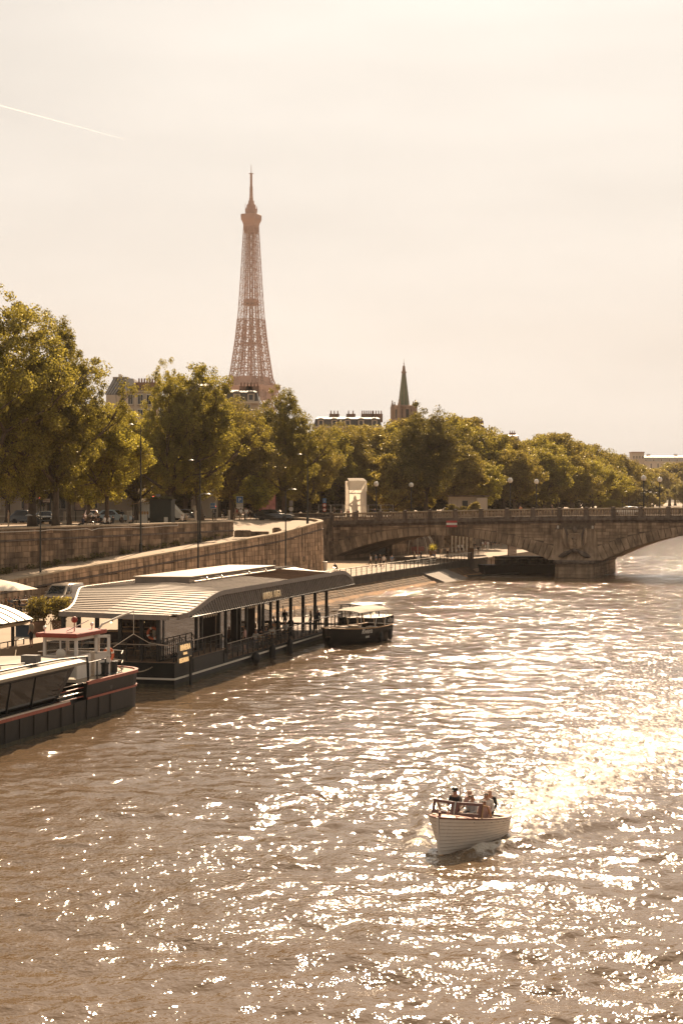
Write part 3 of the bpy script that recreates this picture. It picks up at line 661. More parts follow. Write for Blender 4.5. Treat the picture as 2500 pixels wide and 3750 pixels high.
for ai, (sp, cr) in enumerate(ARCHES):
    c, zc, Rr, am = arch(sp, cr); N = 41
    for i in range(N):
        a0, a1 = -am+2*am*i/N, -am+2*am*(i+1)/N
        def pt(a, t, off):
            u_ = abs(a)/am; ro = Rr + t*(1.25+1.0*u_*u_); return bl(c+ro*math.sin(a), UB-off, zc+ro*math.cos(a))
        mb = block_mesh([(a0*Rr, 0), (a1*Rr, 0), (a1*Rr, 1), (a0*Rr, 1)], gap=0.035, ch=.04, depth=.9, jut=.07,
                        P=lambda s_, z, off: pt(s_/Rr, z, off))
        mb.build('voussoir', STONE_B, br)
    # barrel of the vault behind the face ring
    mb = MB(); g_ = []
    for i in range(33):
        a = -am+2*am*i/32; g_.append([bl(c+(Rr+.03)*math.sin(a), u, zc+(Rr+.03)*math.cos(a)) for u in (UB+.3, UB+6, UB+12, UB+BW_)])
    mb.sheet(g_); g_ = []
    for i in range(33):
        a = -am+2*am*i/32; g_.append([bl(c+Rr*math.sin(a), UB+BW_, zc+Rr*math.cos(a)), bl(c+Rr*math.sin(a), UB+BW_, max(zc+Rr*math.cos(a)+.1, 6.7))])
    mb.sheet(g_); mb.build('vault', STONE_B, br)
# spandrel facing, course by course
def P_sp(s_, z, off): return bl(s_, UB-off, z)
mb = MB()
vv = np.linspace(-79, 43, 245); mb.sheet([[bl(v, UB+.1, max(ext_z(v)-.6, 2.0) if ext_z(v) > 0 else 1.5), bl(v, UB+.1, zt_b(v)-2.1)] for v in vv]); mb.build('spandrel_core', MORTAR, br)
def sp_blocks():
    rnd = random.Random(31); z = 2.0; cnt = 0; rest = MB()
    while z < 8.2:
        h = .46; s_ = -78.9
        while s_ < 43:
            L = rnd.uniform(.8, 1.7); a, e = s_, s_+L; s_ = e
            if PIER_V-2.2 < (a+e)/2 < PIER_V+2.2: continue
            la, le = ext_z(a), ext_z(e); la = la if la > 0 else 2.0; le = le if le > 0 else 2.0
            lo_a, lo_e = max(z, la+.02), max(z, le+.02); hi_a, hi_e = min(z+h, zt_b(a)-2.1), min(z+h, zt_b(e)-2.1)
            if hi_a-lo_a < .07 or hi_e-lo_e < .07: continue
            mb = block_mesh([(a, lo_a), (e, lo_e), (e, hi_e), (a, hi_a)], gap=.018, ch=.025, jut=rnd.uniform(-.02, .02), P=P_sp)
            if e < -20 and cnt < 300: mb.build('spandrel_stone', STONE_B, br); cnt += 1
            else: rest.add(mb.v, mb.f)
        z += h
    tag(rest.build('spandrel_course', STONE_B, br), kind='stuff')
sp_blocks()
# cornice, plinth, rail, posts, balusters
segs = list(np.arange(-79, 43, 2.0))
def P_top(s_, z, off): return bl(s_, UB-off, z)
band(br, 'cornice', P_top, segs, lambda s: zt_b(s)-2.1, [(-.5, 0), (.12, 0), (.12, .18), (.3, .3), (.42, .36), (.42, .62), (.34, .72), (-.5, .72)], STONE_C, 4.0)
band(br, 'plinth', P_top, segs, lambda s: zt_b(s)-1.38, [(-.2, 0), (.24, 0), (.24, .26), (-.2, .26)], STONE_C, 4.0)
band(br, 'hand_rail', P_top, segs, lambda s: zt_b(s)-.2, [(-.22, 0), (.24, 0), (.28, .06), (.28, .14), (.2, .2), (-.18, .2), (-.26, .14), (-.26, .06)], STONE_L, 4.0)
STONE_BAL = mat('baluster_stone', (.24, .175, .12), .9, var=.2, scale=2, rnd=.15)
prof = [(.10, 0), (.10, .06), (.06, .10), (.095, .24), (.105, .32), (.085, .44), (.055, .60), (.05, .66), (.075, .70), (.09, .74), (.09, .82)]
bal_me = MB().lathe(prof, 8).mesh('baluster', STONE_BAL)
bal_me.polygons.foreach_set('use_smooth', [True]*len(bal_me.polygons))
PANEL = 3.87; pv0 = -77.5; posts = [pv0+i*PANEL for i in range(31)]; nb = 0; rest = MB()
for i, pv in enumerate(posts):
    zz = zt_b(pv)-1.38
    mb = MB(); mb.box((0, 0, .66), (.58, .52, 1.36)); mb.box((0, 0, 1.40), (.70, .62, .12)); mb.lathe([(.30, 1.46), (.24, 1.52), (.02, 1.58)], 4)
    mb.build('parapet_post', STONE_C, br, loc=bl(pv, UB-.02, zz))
    if i == len(posts)-1: break
    for k in range(13):
        v_ = pv + .29 + (PANEL-.58)*(k+.5)/13; z_ = zt_b(v_)-1.12
        if nb < 300: link('baluster', bal_me, br, bl(v_, UB-.02, z_), scale=(1, 1, 1.12)); nb += 1
        else: rest.add([(bl(v_, UB-.02, z_)[0]+p.co.x, bl(v_, UB-.02, z_)[1]+p.co.y, z_+p.co.z*1.12) for p in bal_me.vertices], [tuple(f.vertices) for f in bal_me.polygons])
tag(rest.build('baluster_row', STONE_L, br), kind='stuff')
# solid end of the parapet at the abutment, abutment face
mb = MB(); mb.box(bl(-81.6, UB+.2, zt_b(-79)-.72), (7.4, .6, 1.44)); mb.build('end_parapet', STONE_C, br)
mb = MB(); mb.box(bl(-81.6, UB+.2, zt_b(-79)+.05), (7.6, .75, .12)); mb.build('end_coping', STONE_L, br)
mb = MB(); mb.box(bl(-83.2, UB+9.2, 4.6), (12, 17.8, 7.6)); mb.build('abutment', STONE_B, br)
# far parapet (a run of balusters seen end-on through the near one) and deck
mb = MB()
g_ = []
for v in segs: g_.append([bl(v, UB+.2, zt_b(v)-1.25), bl(v, UB+BW_-.2, zt_b(v)-1.25)])
mb.slab(g_, .5); mb.build('deck', ASPH, br)
mb = MB(); mb.slab([[bl(v, UB+.35, zt_b(v)-1.12), bl(v, UB+3.6, zt_b(v)-1.12)] for v in segs], .12); mb.slab([[bl(v, UB+BW_-3.6, zt_b(v)-1.12), bl(v, UB+BW_-.35, zt_b(v)-1.12)] for v in segs], .12); mb.build('footway', PAVE, br)
mb = MB()
for v in np.arange(-77, 42, .5): mb.box(bl(v, UB+BW_, zt_b(v)-.62), (.17, .17, .86))
tag(mb.build('far_baluster_row', STONE_L, br), kind='stuff')
band(br, 'far_rail', lambda s_, z, off: bl(s_, UB+BW_+off, z), segs, lambda s: zt_b(s)-.2, [(-.2, 0), (.2, 0), (.2, .2), (-.2, .2)], STONE_L, 30)
band(br, 'far_cornice', lambda s_, z, off: bl(s_, UB+BW_+off, z), segs, lambda s: zt_b(s)-2.1, [(-.4, 0), (.35, 0), (.35, 1.05), (-.4, 1.05)], STONE_C, 30)
# piers
WET = mat('wet_pier_stone', (.10, .085, .05), .6, var=.3, scale=1.5, bump=.4)
for pi_, (pvc, hw) in enumerate([(PIER_V, 2.6), (PIER2, 2.6)]):
    def ring(z, gx, front):
        a = hw+gx
        return [bl(pvc-a, UB+BW_+1.0, z), bl(pvc-a, UB-front*.45, z), bl(pvc-a*.72, UB-front*.9, z), bl(pvc-a*.3, UB-front, z), bl(pvc+a*.3, UB-front, z), bl(pvc+a*.72, UB-front*.9, z), bl(pvc+a, UB-front*.45, z), bl(pvc+a, UB+BW_+1.0, z)]
    zc_ = [-1.2, .05, .55, 1.05, 1.55, 2.0]
    for k in range(5):       # courses of the cutwater, each a stone drum with a recessed joint
        mb = MB(); mb.loft([ring(zc_[k]+.02, .25-.03*k, 2.1), ring(zc_[k+1]-.02, .25-.03*k, 2.1)]); mb.build('pier_course', WET if k < 1 else STONE_B, br)
    mb = MB(); mb.loft([ring(-1.2, .05, 1.9), ring(2.0, .05, 1.9)]); mb.build('pier_core', MORTAR, br)
    mb = MB(); mb.loft([ring(2.0, .30, 2.3), ring(2.2, .42, 2.4), ring(2.36, .42, 2.4), ring(2.5, .2, 2.0)]); mb.build('pier_cap', STONE_C, br)
    mb = MB(); mb.loft([ring(2.5, 1.4, 0.6), ring(3.1, 1.0, .3), ring(4.4, .6, .05), ring(6.9, .3, -.02)]); mb.build('pier_shaft', STONE_B, br)
    # carved trophy: flags, shield with a head, helmet, swags
    cx, cy = pvc, UB-.35
    def q(x, z, o=0): return bl(cx+x, cy-o, z)
    sh = MB(); oct_ = [(-.62, 4.15), (.62, 4.15), (.98, 4.5), (.98, 6.05), (.62, 6.4), (-.62, 6.4), (-.98, 6.05), (-.98, 4.5)]
    sh.loft([[q(x, z, 0) for x, z in oct_], [q(x, z, .35) for x, z in oct_], [q(x*.86, 5.27+(z-5.27)*.9, .42) for x, z in oct_], [q(x*.82, 5.27+(z-5.27)*.86, .34) for x, z in oct_]]); sh.build('shield', STONE_L if False else STONE_B, br)
    hd = MB(); hd.ball(q(0, 5.25, .42), .34, 12, 8, sz=(.85, .8, 1.15)); hd.ball(q(0, 5.62, .38), .40, 10, 6, sz=(1.05, .7, .62))
    hd.box(q(0, 5.2, .74), (.09, .12, .2)); hd.box(q(0, 5.02, .70), (.2, .06, .05)); hd.box(q(-.13, 5.33, .68), (.12, .05, .05)); hd.box(q(.13, 5.33, .68), (.12, .05, .05))
    hd.lathe([(.34, 4.5), (.3, 4.75), (.18, 4.95)], 8, c=(cx-PIER_V, cy-UB-.3, 0)); hd.build('carved_head', STONE_B, br, smooth=True)
    for sx in (-1, 1):
        for k, (bx0, bz0, bx1, bz1, r_) in enumerate([(.55, 4.2, 1.45, 7.25, .10), (.75, 4.3, 1.25, 7.35, .10), (.8, 5.7, 1.6, 7.3, .12)]):
            fl = MB(); fl.tube([q(sx*bx0, bz0, .15), q(sx*(bx0+bx1)/2, (bz0+bz1)/2, .22), q(sx*bx1, bz1, .15)], [r_, r_*1.2, r_*.5], 6); fl.build('carved_lance', STONE_C, br)
        for k in range(4):
            fl = MB(); o = k*.16; fl.tube([q(sx*(1.6-o*.35), 7.15-o*.5, .12), q(sx*(1.68-o*.5), 6.2, .22), q(sx*(1.58-o*.6), 5.1, .26), q(sx*(1.15-o*.5), 4.3, .2)], [.06, .15, .15, .06], 6); fl.build('carved_drapery', STONE_B, br)
        sw = MB(); sw.tube([q(sx*.4, 3.9, .25), q(sx*1.0, 3.55, .42), q(sx*1.7, 3.2, .45), q(sx*2.3, 3.0, .3)], [.16, .34, .36, .12], 8)
        sw.ball(q(sx*1.3, 3.45, .4), .36, 8, 6); sw.build('carved_swag', STONE_C, br, smooth=True)
    hl = MB(); hl.ball(q(0, 6.85, .2), .42, 10, 6, sz=(.9, .8, 1.1)); hl.box(q(0, 7.3, .2), (.14, .5, .5)); hl.ball(q(0, 3.9, .38), .38, 10, 6, sz=(1.2, .7, .8)); hl.build('carved_helmet', STONE_C, br, smooth=True)
    for sx in (-1, 1): MB().box(bl(pvc+sx*2.5, UB-.12, 7.25), (.24, .2, .42)).build('anchor_plate', CREAM, br)
# navigation board: red - white - red
nv = thing('navigation_board', 'red and white striped navigation board hung on the bridge cornice', 'sign', rv(-58.6, UB-.5, 7.05), -TH)
MB().box((0, 0, .27), (1.62, .06, .30)).build('red_stripe', mat('sign_red', (.45, .05, .05), .5, var=.08), nv)
MB().box((0, 0, -.03+.62), (1.62, .062, .30)).build('white_stripe', WHITE, nv)
MB().box((0, 0, .91), (1.62, .06, .30)).build('red_stripe', MATS['sign_red'], nv)
# lamps with glass globes, a pair at each place
GLOBE = mat('lamp_globe', (.78, .72, .62), .25, var=.05, spec=.5)
def globe_lamp(v, u, z, lab, group=None):
    t = thing('bridge_lamp', lab, 'street lamp', rv(v, u, z), -TH, group)
    MB().lathe([(.22, 0), (.22, .35), (.13, .5), (.10, .8), (.085, 4.6), (.12, 4.7), (.06, 4.8), (.16, 4.98)], 10).build('post', IRON, t)
    o = MB().ball((0, 0, 5.35), .40, 14, 10).build('globe', GLOBE, t, smooth=True)
    mb = MB()
    for k in range(4): mb.tube([(.405*math.cos(k*PI/2)*math.cos(a), .405*math.sin(k*PI/2)*math.cos(a), 5.35+.405*math.sin(a)) for a in np.linspace(-PI/2, PI/2, 9)], .012, 4)
    mb.build('cage', IRON, o); MB().lathe([(.10, 5.72), (.06, 5.8), (.015, 5.95)], 8).build('finial', IRON, t)
def v_on(x, u): k = (x-CXP)/FPX; d = u/(CS+k*SN); return k*d*CS - d*SN
for (x, u, lb) in [(1377, UB+1, 'globe lamp on the near footway beside the white scaffold wrap'), (1867, UB+1, 'globe lamp on the near footway between the striped board and the carved pier'), (2355, UB+1, 'globe lamp on the near footway beside the pale moving car')]:
    v_ = v_on(x, u); globe_lamp(v_, u, zt_b(v_)-1.12, lb, 'globe lamps of the bridge')
for (x, u, lb) in [(1505, UB+BW_-1, 'globe lamp on the far footway before the large dark green tree'), (1963, UB+BW_-1, 'globe lamp on the far footway near the leaning person in orange'), (2414, UB+BW_-1, 'globe lamp on the far footway beyond the pale moving car')]:
    v_ = v_on(x, u); globe_lamp(v_, u, zt_b(v_)-1.12, lb, 'globe lamps of the bridge')
# ================================================================ trees
def leaf_mat(name, col, trans, tw=0.45):
    m = bpy.data.materials.new(name); m.use_nodes = True
    n, l = m.node_tree.nodes, m.node_tree.links
    for x in list(n):
        if x.type == 'BSDF_PRINCIPLED': n.remove(x)
    g = n.new('ShaderNodeNewGeometry'); oi = n.new('ShaderNodeObjectInfo')
    def varied(c, lo, hi):
        r_ = n.new('ShaderNodeMapRange'); r_.inputs[3].default_value = lo; r_.inputs[4].default_value = hi; l.new(g.outputs['Random Per Island'], r_.inputs[0])
        r2 = n.new('ShaderNodeMapRange'); r2.inputs[3].default_value = .8; r2.inputs[4].default_value = 1.25; l.new(oi.outputs['Random'], r2.inputs[0])
        mu = n.new('ShaderNodeMath'); mu.operation = 'MULTIPLY'; l.new(r_.outputs[0], mu.inputs[0]); l.new(r2.outputs[0], mu.inputs[1])
        v = n.new('ShaderNodeVectorMath'); v.operation = 'SCALE'; v.inputs[0].default_value = c; l.new(mu.outputs[0], v.inputs['Scale']); return v.outputs[0]
    d = n.new('ShaderNodeBsdfDiffuse'); l.new(varied(col, .55, 1.4), d.inputs[0])
    t = n.new('ShaderNodeBsdfTranslucent'); l.new(varied(trans, .45, 1.5), t.inputs[0])
    gl = n.new('ShaderNodeBsdfGlossy'); gl.inputs['Roughness'].default_value = .38; gl.inputs[0].default_value = (.8, .75, .6, 1)
    m1 = n.new('ShaderNodeMixShader'); m1.inputs[0].default_value = tw; l.new(d.outputs[0], m1.inputs[1]); l.new(t.outputs[0], m1.inputs[2])
    m2 = n.new('ShaderNodeMixShader'); m2.inputs[0].default_value = .055; l.new(m1.outputs[0], m2.inputs[1]); l.new(gl.outputs[0], m2.inputs[2])
    l.new(m2.outputs[0], n['Material Output'].inputs[0]); MATS[name] = m; return m
LEAF_A = leaf_mat('plane_leaf', (.080, .077, .025), (.45, .37, .055))
LEAF_B = leaf_mat('bright_leaf', (.095, .088, .024), (.56, .47, .06), .5)
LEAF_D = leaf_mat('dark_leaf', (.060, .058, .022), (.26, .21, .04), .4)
LEAF_O = leaf_mat('olive_leaf', (.11, .088, .036), (.42, .33, .06))
BARK = mat('plane_bark', (.085, .062, .042), .9, var=.35, scale=2.5, bump=.4)
def leaves(cent, rad, per, size, rng, sq=(1, 1, .8)):
    """leaf-sized quads filling clumps; cent (n,3), rad (n,)"""
    n = len(cent); idx = np.repeat(np.arange(n), per); k = len(idx)
    d = rng.normal(size=(k, 3)); d /= np.linalg.norm(d, axis=1)[:, None]
    r_ = rng.random(k)**.45
    p = cent[idx] + d*(r_*rad[idx])[:, None]*np.array(sq)
    nrm = d*.55 + rng.normal(size=(k, 3))*.75 + np.array([0, 0, .25]); nrm /= np.linalg.norm(nrm, axis=1)[:, None]
    a = np.cross(nrm, rng.normal(size=(k, 3))); a /= np.linalg.norm(a, axis=1)[:, None]; b_ = np.cross(nrm, a)
    sz = size*(.55+.9*rng.random(k))[:, None]
    q0 = p - a*sz*.5; q1 = p + b_*sz*.42 + a*sz*.05 + nrm*sz*.08; q2 = p + a*sz*.55; q3 = p - b_*sz*.42 + a*sz*.05 + nrm*sz*.08
    v = np.stack([q0, q1, q2, q3], 1).reshape(-1, 3)
    return v, np.arange(k*4).reshape(-1, 4)
def tree_meshes(seed, h, rx, th, nclump, per, leaf, lm, crown_shape=1.0, clump=(.7, 1.5), open_=0.35, trunk_r=.42, lean=0.0, bark=None):
    """h height, rx crown radius, th clear trunk height -> (wood mesh, crown mesh)"""
    rng = np.random.default_rng(seed); rnd = random.Random(seed)
    wood = MB(); tips = []
    base = Vector((0, 0, 0)); top = Vector((lean, 0, th))
    wood.tube([base, Vector((lean*.2, .05, .25*th)), Vector((lean*.55, -.05, .6*th)), top], [trunk_r*1.35, trunk_r, trunk_r*.88, trunk_r*.8], 9)
    def limb(p, d, L, r_, depth):
        mid = p + d*L*.5 + Vector((rnd.uniform(-1, 1), rnd.uniform(-1, 1), rnd.uniform(-.2, .6)))*L*.09
        e = p + d*L + Vector((rnd.uniform(-1, 1), rnd.uniform(-1, 1), rnd.uniform(0, 1)))*L*.10
        wood.tube([p, mid, e], [r_, r_*.8, r_*.55], 6 if depth < 2 else 4)
        if depth >= 3: tips.append(e); return
        for k in range(rnd.choice((2, 3)) if depth < 2 else 2):
            nd = (d + Vector((rnd.gauss(0, .55), rnd.gauss(0, .55), rnd.gauss(.12, .35)))).normalized()
            limb(e, nd, L*rnd.uniform(.55, .8), r_*.55, depth+1)
        if depth >= 1: tips.append(e)
    ch = h-th; nl = 6
    for k in range(nl):
        a = 2*PI*k/nl + rnd.uniform(-.4, .4); el = rnd.uniform(.35, 1.15)
        limb(top - Vector((0, 0, rnd.uniform(0, .12)*th)), Vector((math.cos(a)*math.cos(el), math.sin(a)*math.cos(el), math.sin(el))), ch*.32, trunk_r*.55, 0)
    limb(top, Vector((.05, .05, 1)).normalized(), ch*.4, trunk_r*.6, 0)
    tip = np.array([tuple(t) for t in tips])
    # crown envelope: bumpy ellipsoid with lobes, clumps mostly near its surface
    n = nclump*3; d = rng.normal(size=(n, 3)); d /= np.linalg.norm(d, axis=1)[:, None]
    lob = rng.normal(size=(11, 3)); lob /= np.linalg.norm(lob, axis=1)[:, None]
    bump = np.max(d @ lob.T, axis=1); bump = .80 + .30*np.clip((bump-.55)/.45, 0, 1)
    rr = (rng.random(n)**.38)*bump
    zc = th + ch*.48; c = d*rr[:, None]*np.array([rx, rx, ch*.54*crown_shape]); c[:, 2] += zc
    lowcut = th*.62 + rng.random(n)*.06*ch; c = c[c[:, 2] > lowcut[:len(c)]]
    # gaps
    gn = np.sin(c[:, 0]*.9+seed)*np.sin(c[:, 1]*.8+2*seed)*np.sin(c[:, 2]*.75+seed*.7)
    c = c[gn > -1+open_*1.6*rng.random(len(c))]
    c = c[:nclump]
    if len(tip): 
        keep = tip[(np.abs(tip[:, 2]-zc) < ch*.6)]; c = np.concatenate([c, keep + rng.normal(size=keep.shape)*.3])
    rad = clump[0]+(clump[1]-clump[0])*rng.random(len(c))
    v, q = leaves(c, rad, per, leaf, rng)
    wm = wood.mesh('trunk', bark or BARK); wm.polygons.foreach_set('use_smooth', [True]*len(wm.polygons))
    return wm, np_mesh('crown', v, q, lm)
TV = {
 'big1': tree_meshes(1, 23, 7.6, 4.6, 560, 150, .185, LEAF_A, 1.0, (.5, 1.1), .18, .55),
 'big2': tree_meshes(2, 20, 6.6, 4.4, 520, 150, .185, LEAF_A, 1.0, (.5, 1.1), .12, .5),
 'bright': tree_meshes(3, 13, 4.2, 3.6, 230, 160, .17, LEAF_B, 1.05, (.5, 1.0), .25, .26),
 'mid1': tree_meshes(4, 19, 5.6, 4.6, 430, 130, .20, LEAF_A, 1.05, (.5, 1.1), .18, .5, .6),
 'mid2': tree_meshes(5, 17, 6.2, 3.6, 330, 150, .21, LEAF_O, 1.0, (.7, 1.4), .25, .42),
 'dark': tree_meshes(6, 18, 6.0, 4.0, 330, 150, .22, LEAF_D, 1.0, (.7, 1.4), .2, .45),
 'far1': tree_meshes(7, 18, 6.4, 4.0, 290, 120, .32, LEAF_A, 1.0, (.9, 1.7), .1, .45),
 'far2': tree_meshes(8, 16, 6.8, 3.5, 290, 120, .32, LEAF_O, 1.0, (.9, 1.7), .1, .45),
 'small': tree_meshes(9, 9, 3.4, 1.4, 110, 80, .30, LEAF_O, 1.1, (.5, .9), .15, .18),
 'shrub': tree_meshes(19, 9, 3.4, .5, 110, 70, .45, LEAF_D, 1.15, (.6, 1.1), 0, .18),
 'sapling': tree_meshes(10, 6.2, 1.9, 2.3, 46, 80, .24, LEAF_B, 1.0, (.35, .7), .3, .09),
}
def tree(kind, p, h, label, group=None, rz=None, name='plane_tree', wide=1.0, zb=None):
    hs = {'big1': 23, 'big2': 20, 'bright': 13, 'mid1': 19, 'mid2': 17, 'dark': 18, 'far1': 18, 'far2': 16, 'small': 9, 'shrub': 9, 'sapling': 6.2}[kind]
    s_ = h/hs
    t = thing(name, label, 'tree', (p[0], p[1], zb if zb is not None else p[2]), rz if rz is not None else random.uniform(0, 6.28), group)
    t.scale = (s_*wide, s_*wide, s_)
    link('trunk', TV[kind][0], t); link('crown', TV[kind][1], t)
    return t
def at_d(x, d, z=UQ): return Vector(((x-CXP)*d/FPX, d, z))
def hgt(y, d, zb=UQ): return CAM_H-(y-CYP)*d/FPX-zb        # height of a tree whose top is sighted at y
tree('big1', at_d(-40, 146), hgt(1050, 146), 'tallest plane tree with thick trunk behind the stained quay wall', rz=.4)
tree('big2', at_d(205, 152), hgt(1195, 152), 'tall dark plane tree whose trunk stands behind the added glint ball', rz=1.1, wide=.72)
tree('mid1', at_d(120, 160), hgt(1330, 160), 'slim trunked plane tree between the two tallest plane trees', rz=2.0)
tree('big2', at_d(255, 172), hgt(1450, 172), 'dense plane tree behind the poster column', rz=3.0, wide=.65)
tree('bright', at_d(392, 168), hgt(1500, 168), 'small bright yellow green tree with a forked trunk', rz=.3)
tree('mid1', at_d(325, 182), hgt(1560, 182), 'plane tree rising behind the bright yellow green tree', rz=5, wide=.9)
tree('big1', at_d(622, 196), hgt(1335, 196), 'loose topped plane tree beside the kiosk with the awning', rz=2.6, wide=.6)
tree('mid1', at_d(735, 199), hgt(1350, 199), 'tall plane tree with a leaning upper trunk behind the wall end', rz=3.4, wide=.85)
tree('mid2', at_d(500, 205), hgt(1540, 205), 'olive green tree behind the food kiosk', rz=1)
tree('mid2', at_d(850, 222), hgt(1480, 222), 'rounded olive tree behind the parking sign', rz=4)
tree('big2', at_d(1040, 232), hgt(1445, 232), 'tall hazy plane tree behind the parked black car', rz=.8, wide=.85)
tree('mid2', at_d(1130, 246), hgt(1580, 246), 'olive tree behind the rounded end of the ramp wall', rz=2.2)
tree('sapling', gp(940, 1917, 7.9), 6.2, 'young yellow leaved tree planted in the paved forecourt', name='sapling', zb=8.0)
b = MB(); rng_ = random.Random(4)
for k in range(70):
    a = rng_.uniform(0, 6.28); r_ = rng_.uniform(0, .7); h_ = rng_.uniform(.15, .45)
    b.add([(r_*math.cos(a)-.03, r_*math.sin(a), 0), (r_*math.cos(a)+.03, r_*math.sin(a), 0), (r_*1.2*math.cos(a), r_*1.2*math.sin(a), h_)], [(0, 1, 2)])
tag(b.build('grass_tuft', LEAF_B, None, loc=(gp(940, 1917, 7.9).x, gp(940, 1917, 7.9).y, 7.95)), 'dry grass around the foot of the young forecourt tree', 'grass', kind='stuff')
# second row across the street: closes the view under the canopy
row = 'trees across the street'
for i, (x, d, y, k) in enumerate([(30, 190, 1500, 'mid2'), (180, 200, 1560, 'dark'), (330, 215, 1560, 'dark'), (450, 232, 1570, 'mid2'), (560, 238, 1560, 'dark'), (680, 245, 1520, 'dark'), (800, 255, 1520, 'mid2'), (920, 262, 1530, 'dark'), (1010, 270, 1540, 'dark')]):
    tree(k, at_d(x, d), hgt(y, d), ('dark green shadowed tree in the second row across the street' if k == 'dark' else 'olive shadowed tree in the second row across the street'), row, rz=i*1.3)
for i, (x, d) in enumerate([(290, 262), (380, 270), (470, 258), (560, 270), (640, 262), (720, 275), (800, 282), (880, 288), (960, 285), (1040, 292), (1110, 296), (1180, 300), (1250, 312), (1330, 318), (1400, 322), (1480, 330), (1560, 335), (1640, 350), (1720, 350), (1800, 366), (1880, 380), (1960, 396), (2040, 410), (2120, 430), (2200, 455), (2270, 490), (2330, 560)]):
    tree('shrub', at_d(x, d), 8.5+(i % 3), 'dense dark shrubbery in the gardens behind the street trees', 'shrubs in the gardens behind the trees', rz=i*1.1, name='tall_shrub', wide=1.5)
# trees past the bridge
tree('dark', at_d(1558, 262), hgt(1522, 262), 'large dark green tree standing behind the globe lamps of the bridge', rz=.5, wide=1.0)
tree('small', at_d(1440, 258), hgt(1685, 258), 'short dusty olive tree beside the white scaffold wrap', rz=.2, name='olive_tree', wide=.85)
tree('small', at_d(1492, 262), hgt(1740, 262), 'low olive shrub tree left of the dark green tree', rz=2.2, name='olive_tree')
tree('small', at_d(1362, 288), hgt(1770, 288), 'low tree just behind the white scaffold wrap', rz=1.2, name='olive_tree')
grp = 'plane trees of the riverside row past the bridge'
rr_ = [(1180, 285, 1575, 'far1'), (1250, 292, 1570, 'mid2'), (1330, 300, 1575, 'far2'), (1420, 305, 1565, 'far1'), (1490, 318, 1550, 'far2'), (1640, 325, 1525, 'far1'), (1700, 335, 1545, 'far2'), (1760, 330, 1575, 'far1'), (1660, 290, 1640, 'far2'),
       (1840, 345, 1610, 'far2'), (1900, 360, 1625, 'far1'), (1760, 300, 1690, 'bright'), (1970, 372, 1600, 'far1'), (2040, 392, 1600, 'far2'), (1880, 318, 1660, 'far2'), (1990, 336, 1650, 'far1'), (2095, 412, 1612, 'far1'), (2150, 440, 1640, 'far2'), (2090, 360, 1680, 'far2'), (2170, 380, 1690, 'bright'),
       (2205, 470, 1650, 'far1'), (2255, 505, 1672, 'far2'), (2300, 545, 1690, 'far1'), (2240, 430, 1720, 'far1'), (2290, 470, 1750, 'far2'), (2330, 570, 1720, 'far2'), (1830, 420, 1600, 'far1'), (2000, 470, 1605, 'far2'), (1560, 360, 1560, 'far1')]
for i, (x, d, y, k) in enumerate(rr_):
    tree(k, at_d(x, d), hgt(y, d), {'far1': 'green leafy plane tree of the riverside row past the bridge', 'far2': 'olive toned plane tree of the riverside row past the bridge', 'bright': 'low bright yellow green tree of the riverside row past the bridge', 'mid2': 'fine leaved olive tree of the riverside row behind the scaffold wrap'}[k], grp, rz=i*.9, wide=1.05 if k != 'bright' else 1.3)
grp = 'hazy trees far up the river'
for i, (x, d, y, k) in enumerate([(2405, 760, 1725, 'far2'), (2450, 800, 1698, 'far1'), (2505, 790, 1700, 'far2'), (2560, 800, 1705, 'far1'), (2380, 700, 1768, 'far1'), (2500, 640, 1765, 'far1'), (2470, 900, 1730, 'far2'), (2360, 820, 1745, 'far1')]):
    tree(k, at_d(x, d), hgt(y, d), 'hazy round tree far up the river', grp, rz=i*1.7, wide=1.4)
tree('small', at_d(2378, 520, UQ), hgt(1815, 520), 'low orange leaved bush at the end of the riverside row', name='bush', wide=1.7)
tree('bright', at_d(2235, 420, UQ), hgt(1830, 420), 'low bright bush behind the car on the bridge', name='bush', wide=2.6)
# weeds along the foot of the upper wall
wd = MB(); rng_ = random.Random(8); wv = []; 
cw = []; cr = []
for k in range(150):
    u_ = 100 + 70*(rng_.random()**1.3); cw.append(tuple(rv(VW+.25+rng_.uniform(0, .3), u_, ramp_z(u_)+rng_.uniform(.1, .5)))); cr.append(rng_.uniform(.15, .4))
v_, q_ = leaves(np.array(cw), np.array(cr), 26, .14, np.random.default_rng(3)); tag(link('weeds', np_mesh('weeds', v_, q_, LEAF_D)), 'dark weeds growing along the foot of the stained wall', 'weeds', kind='stuff')
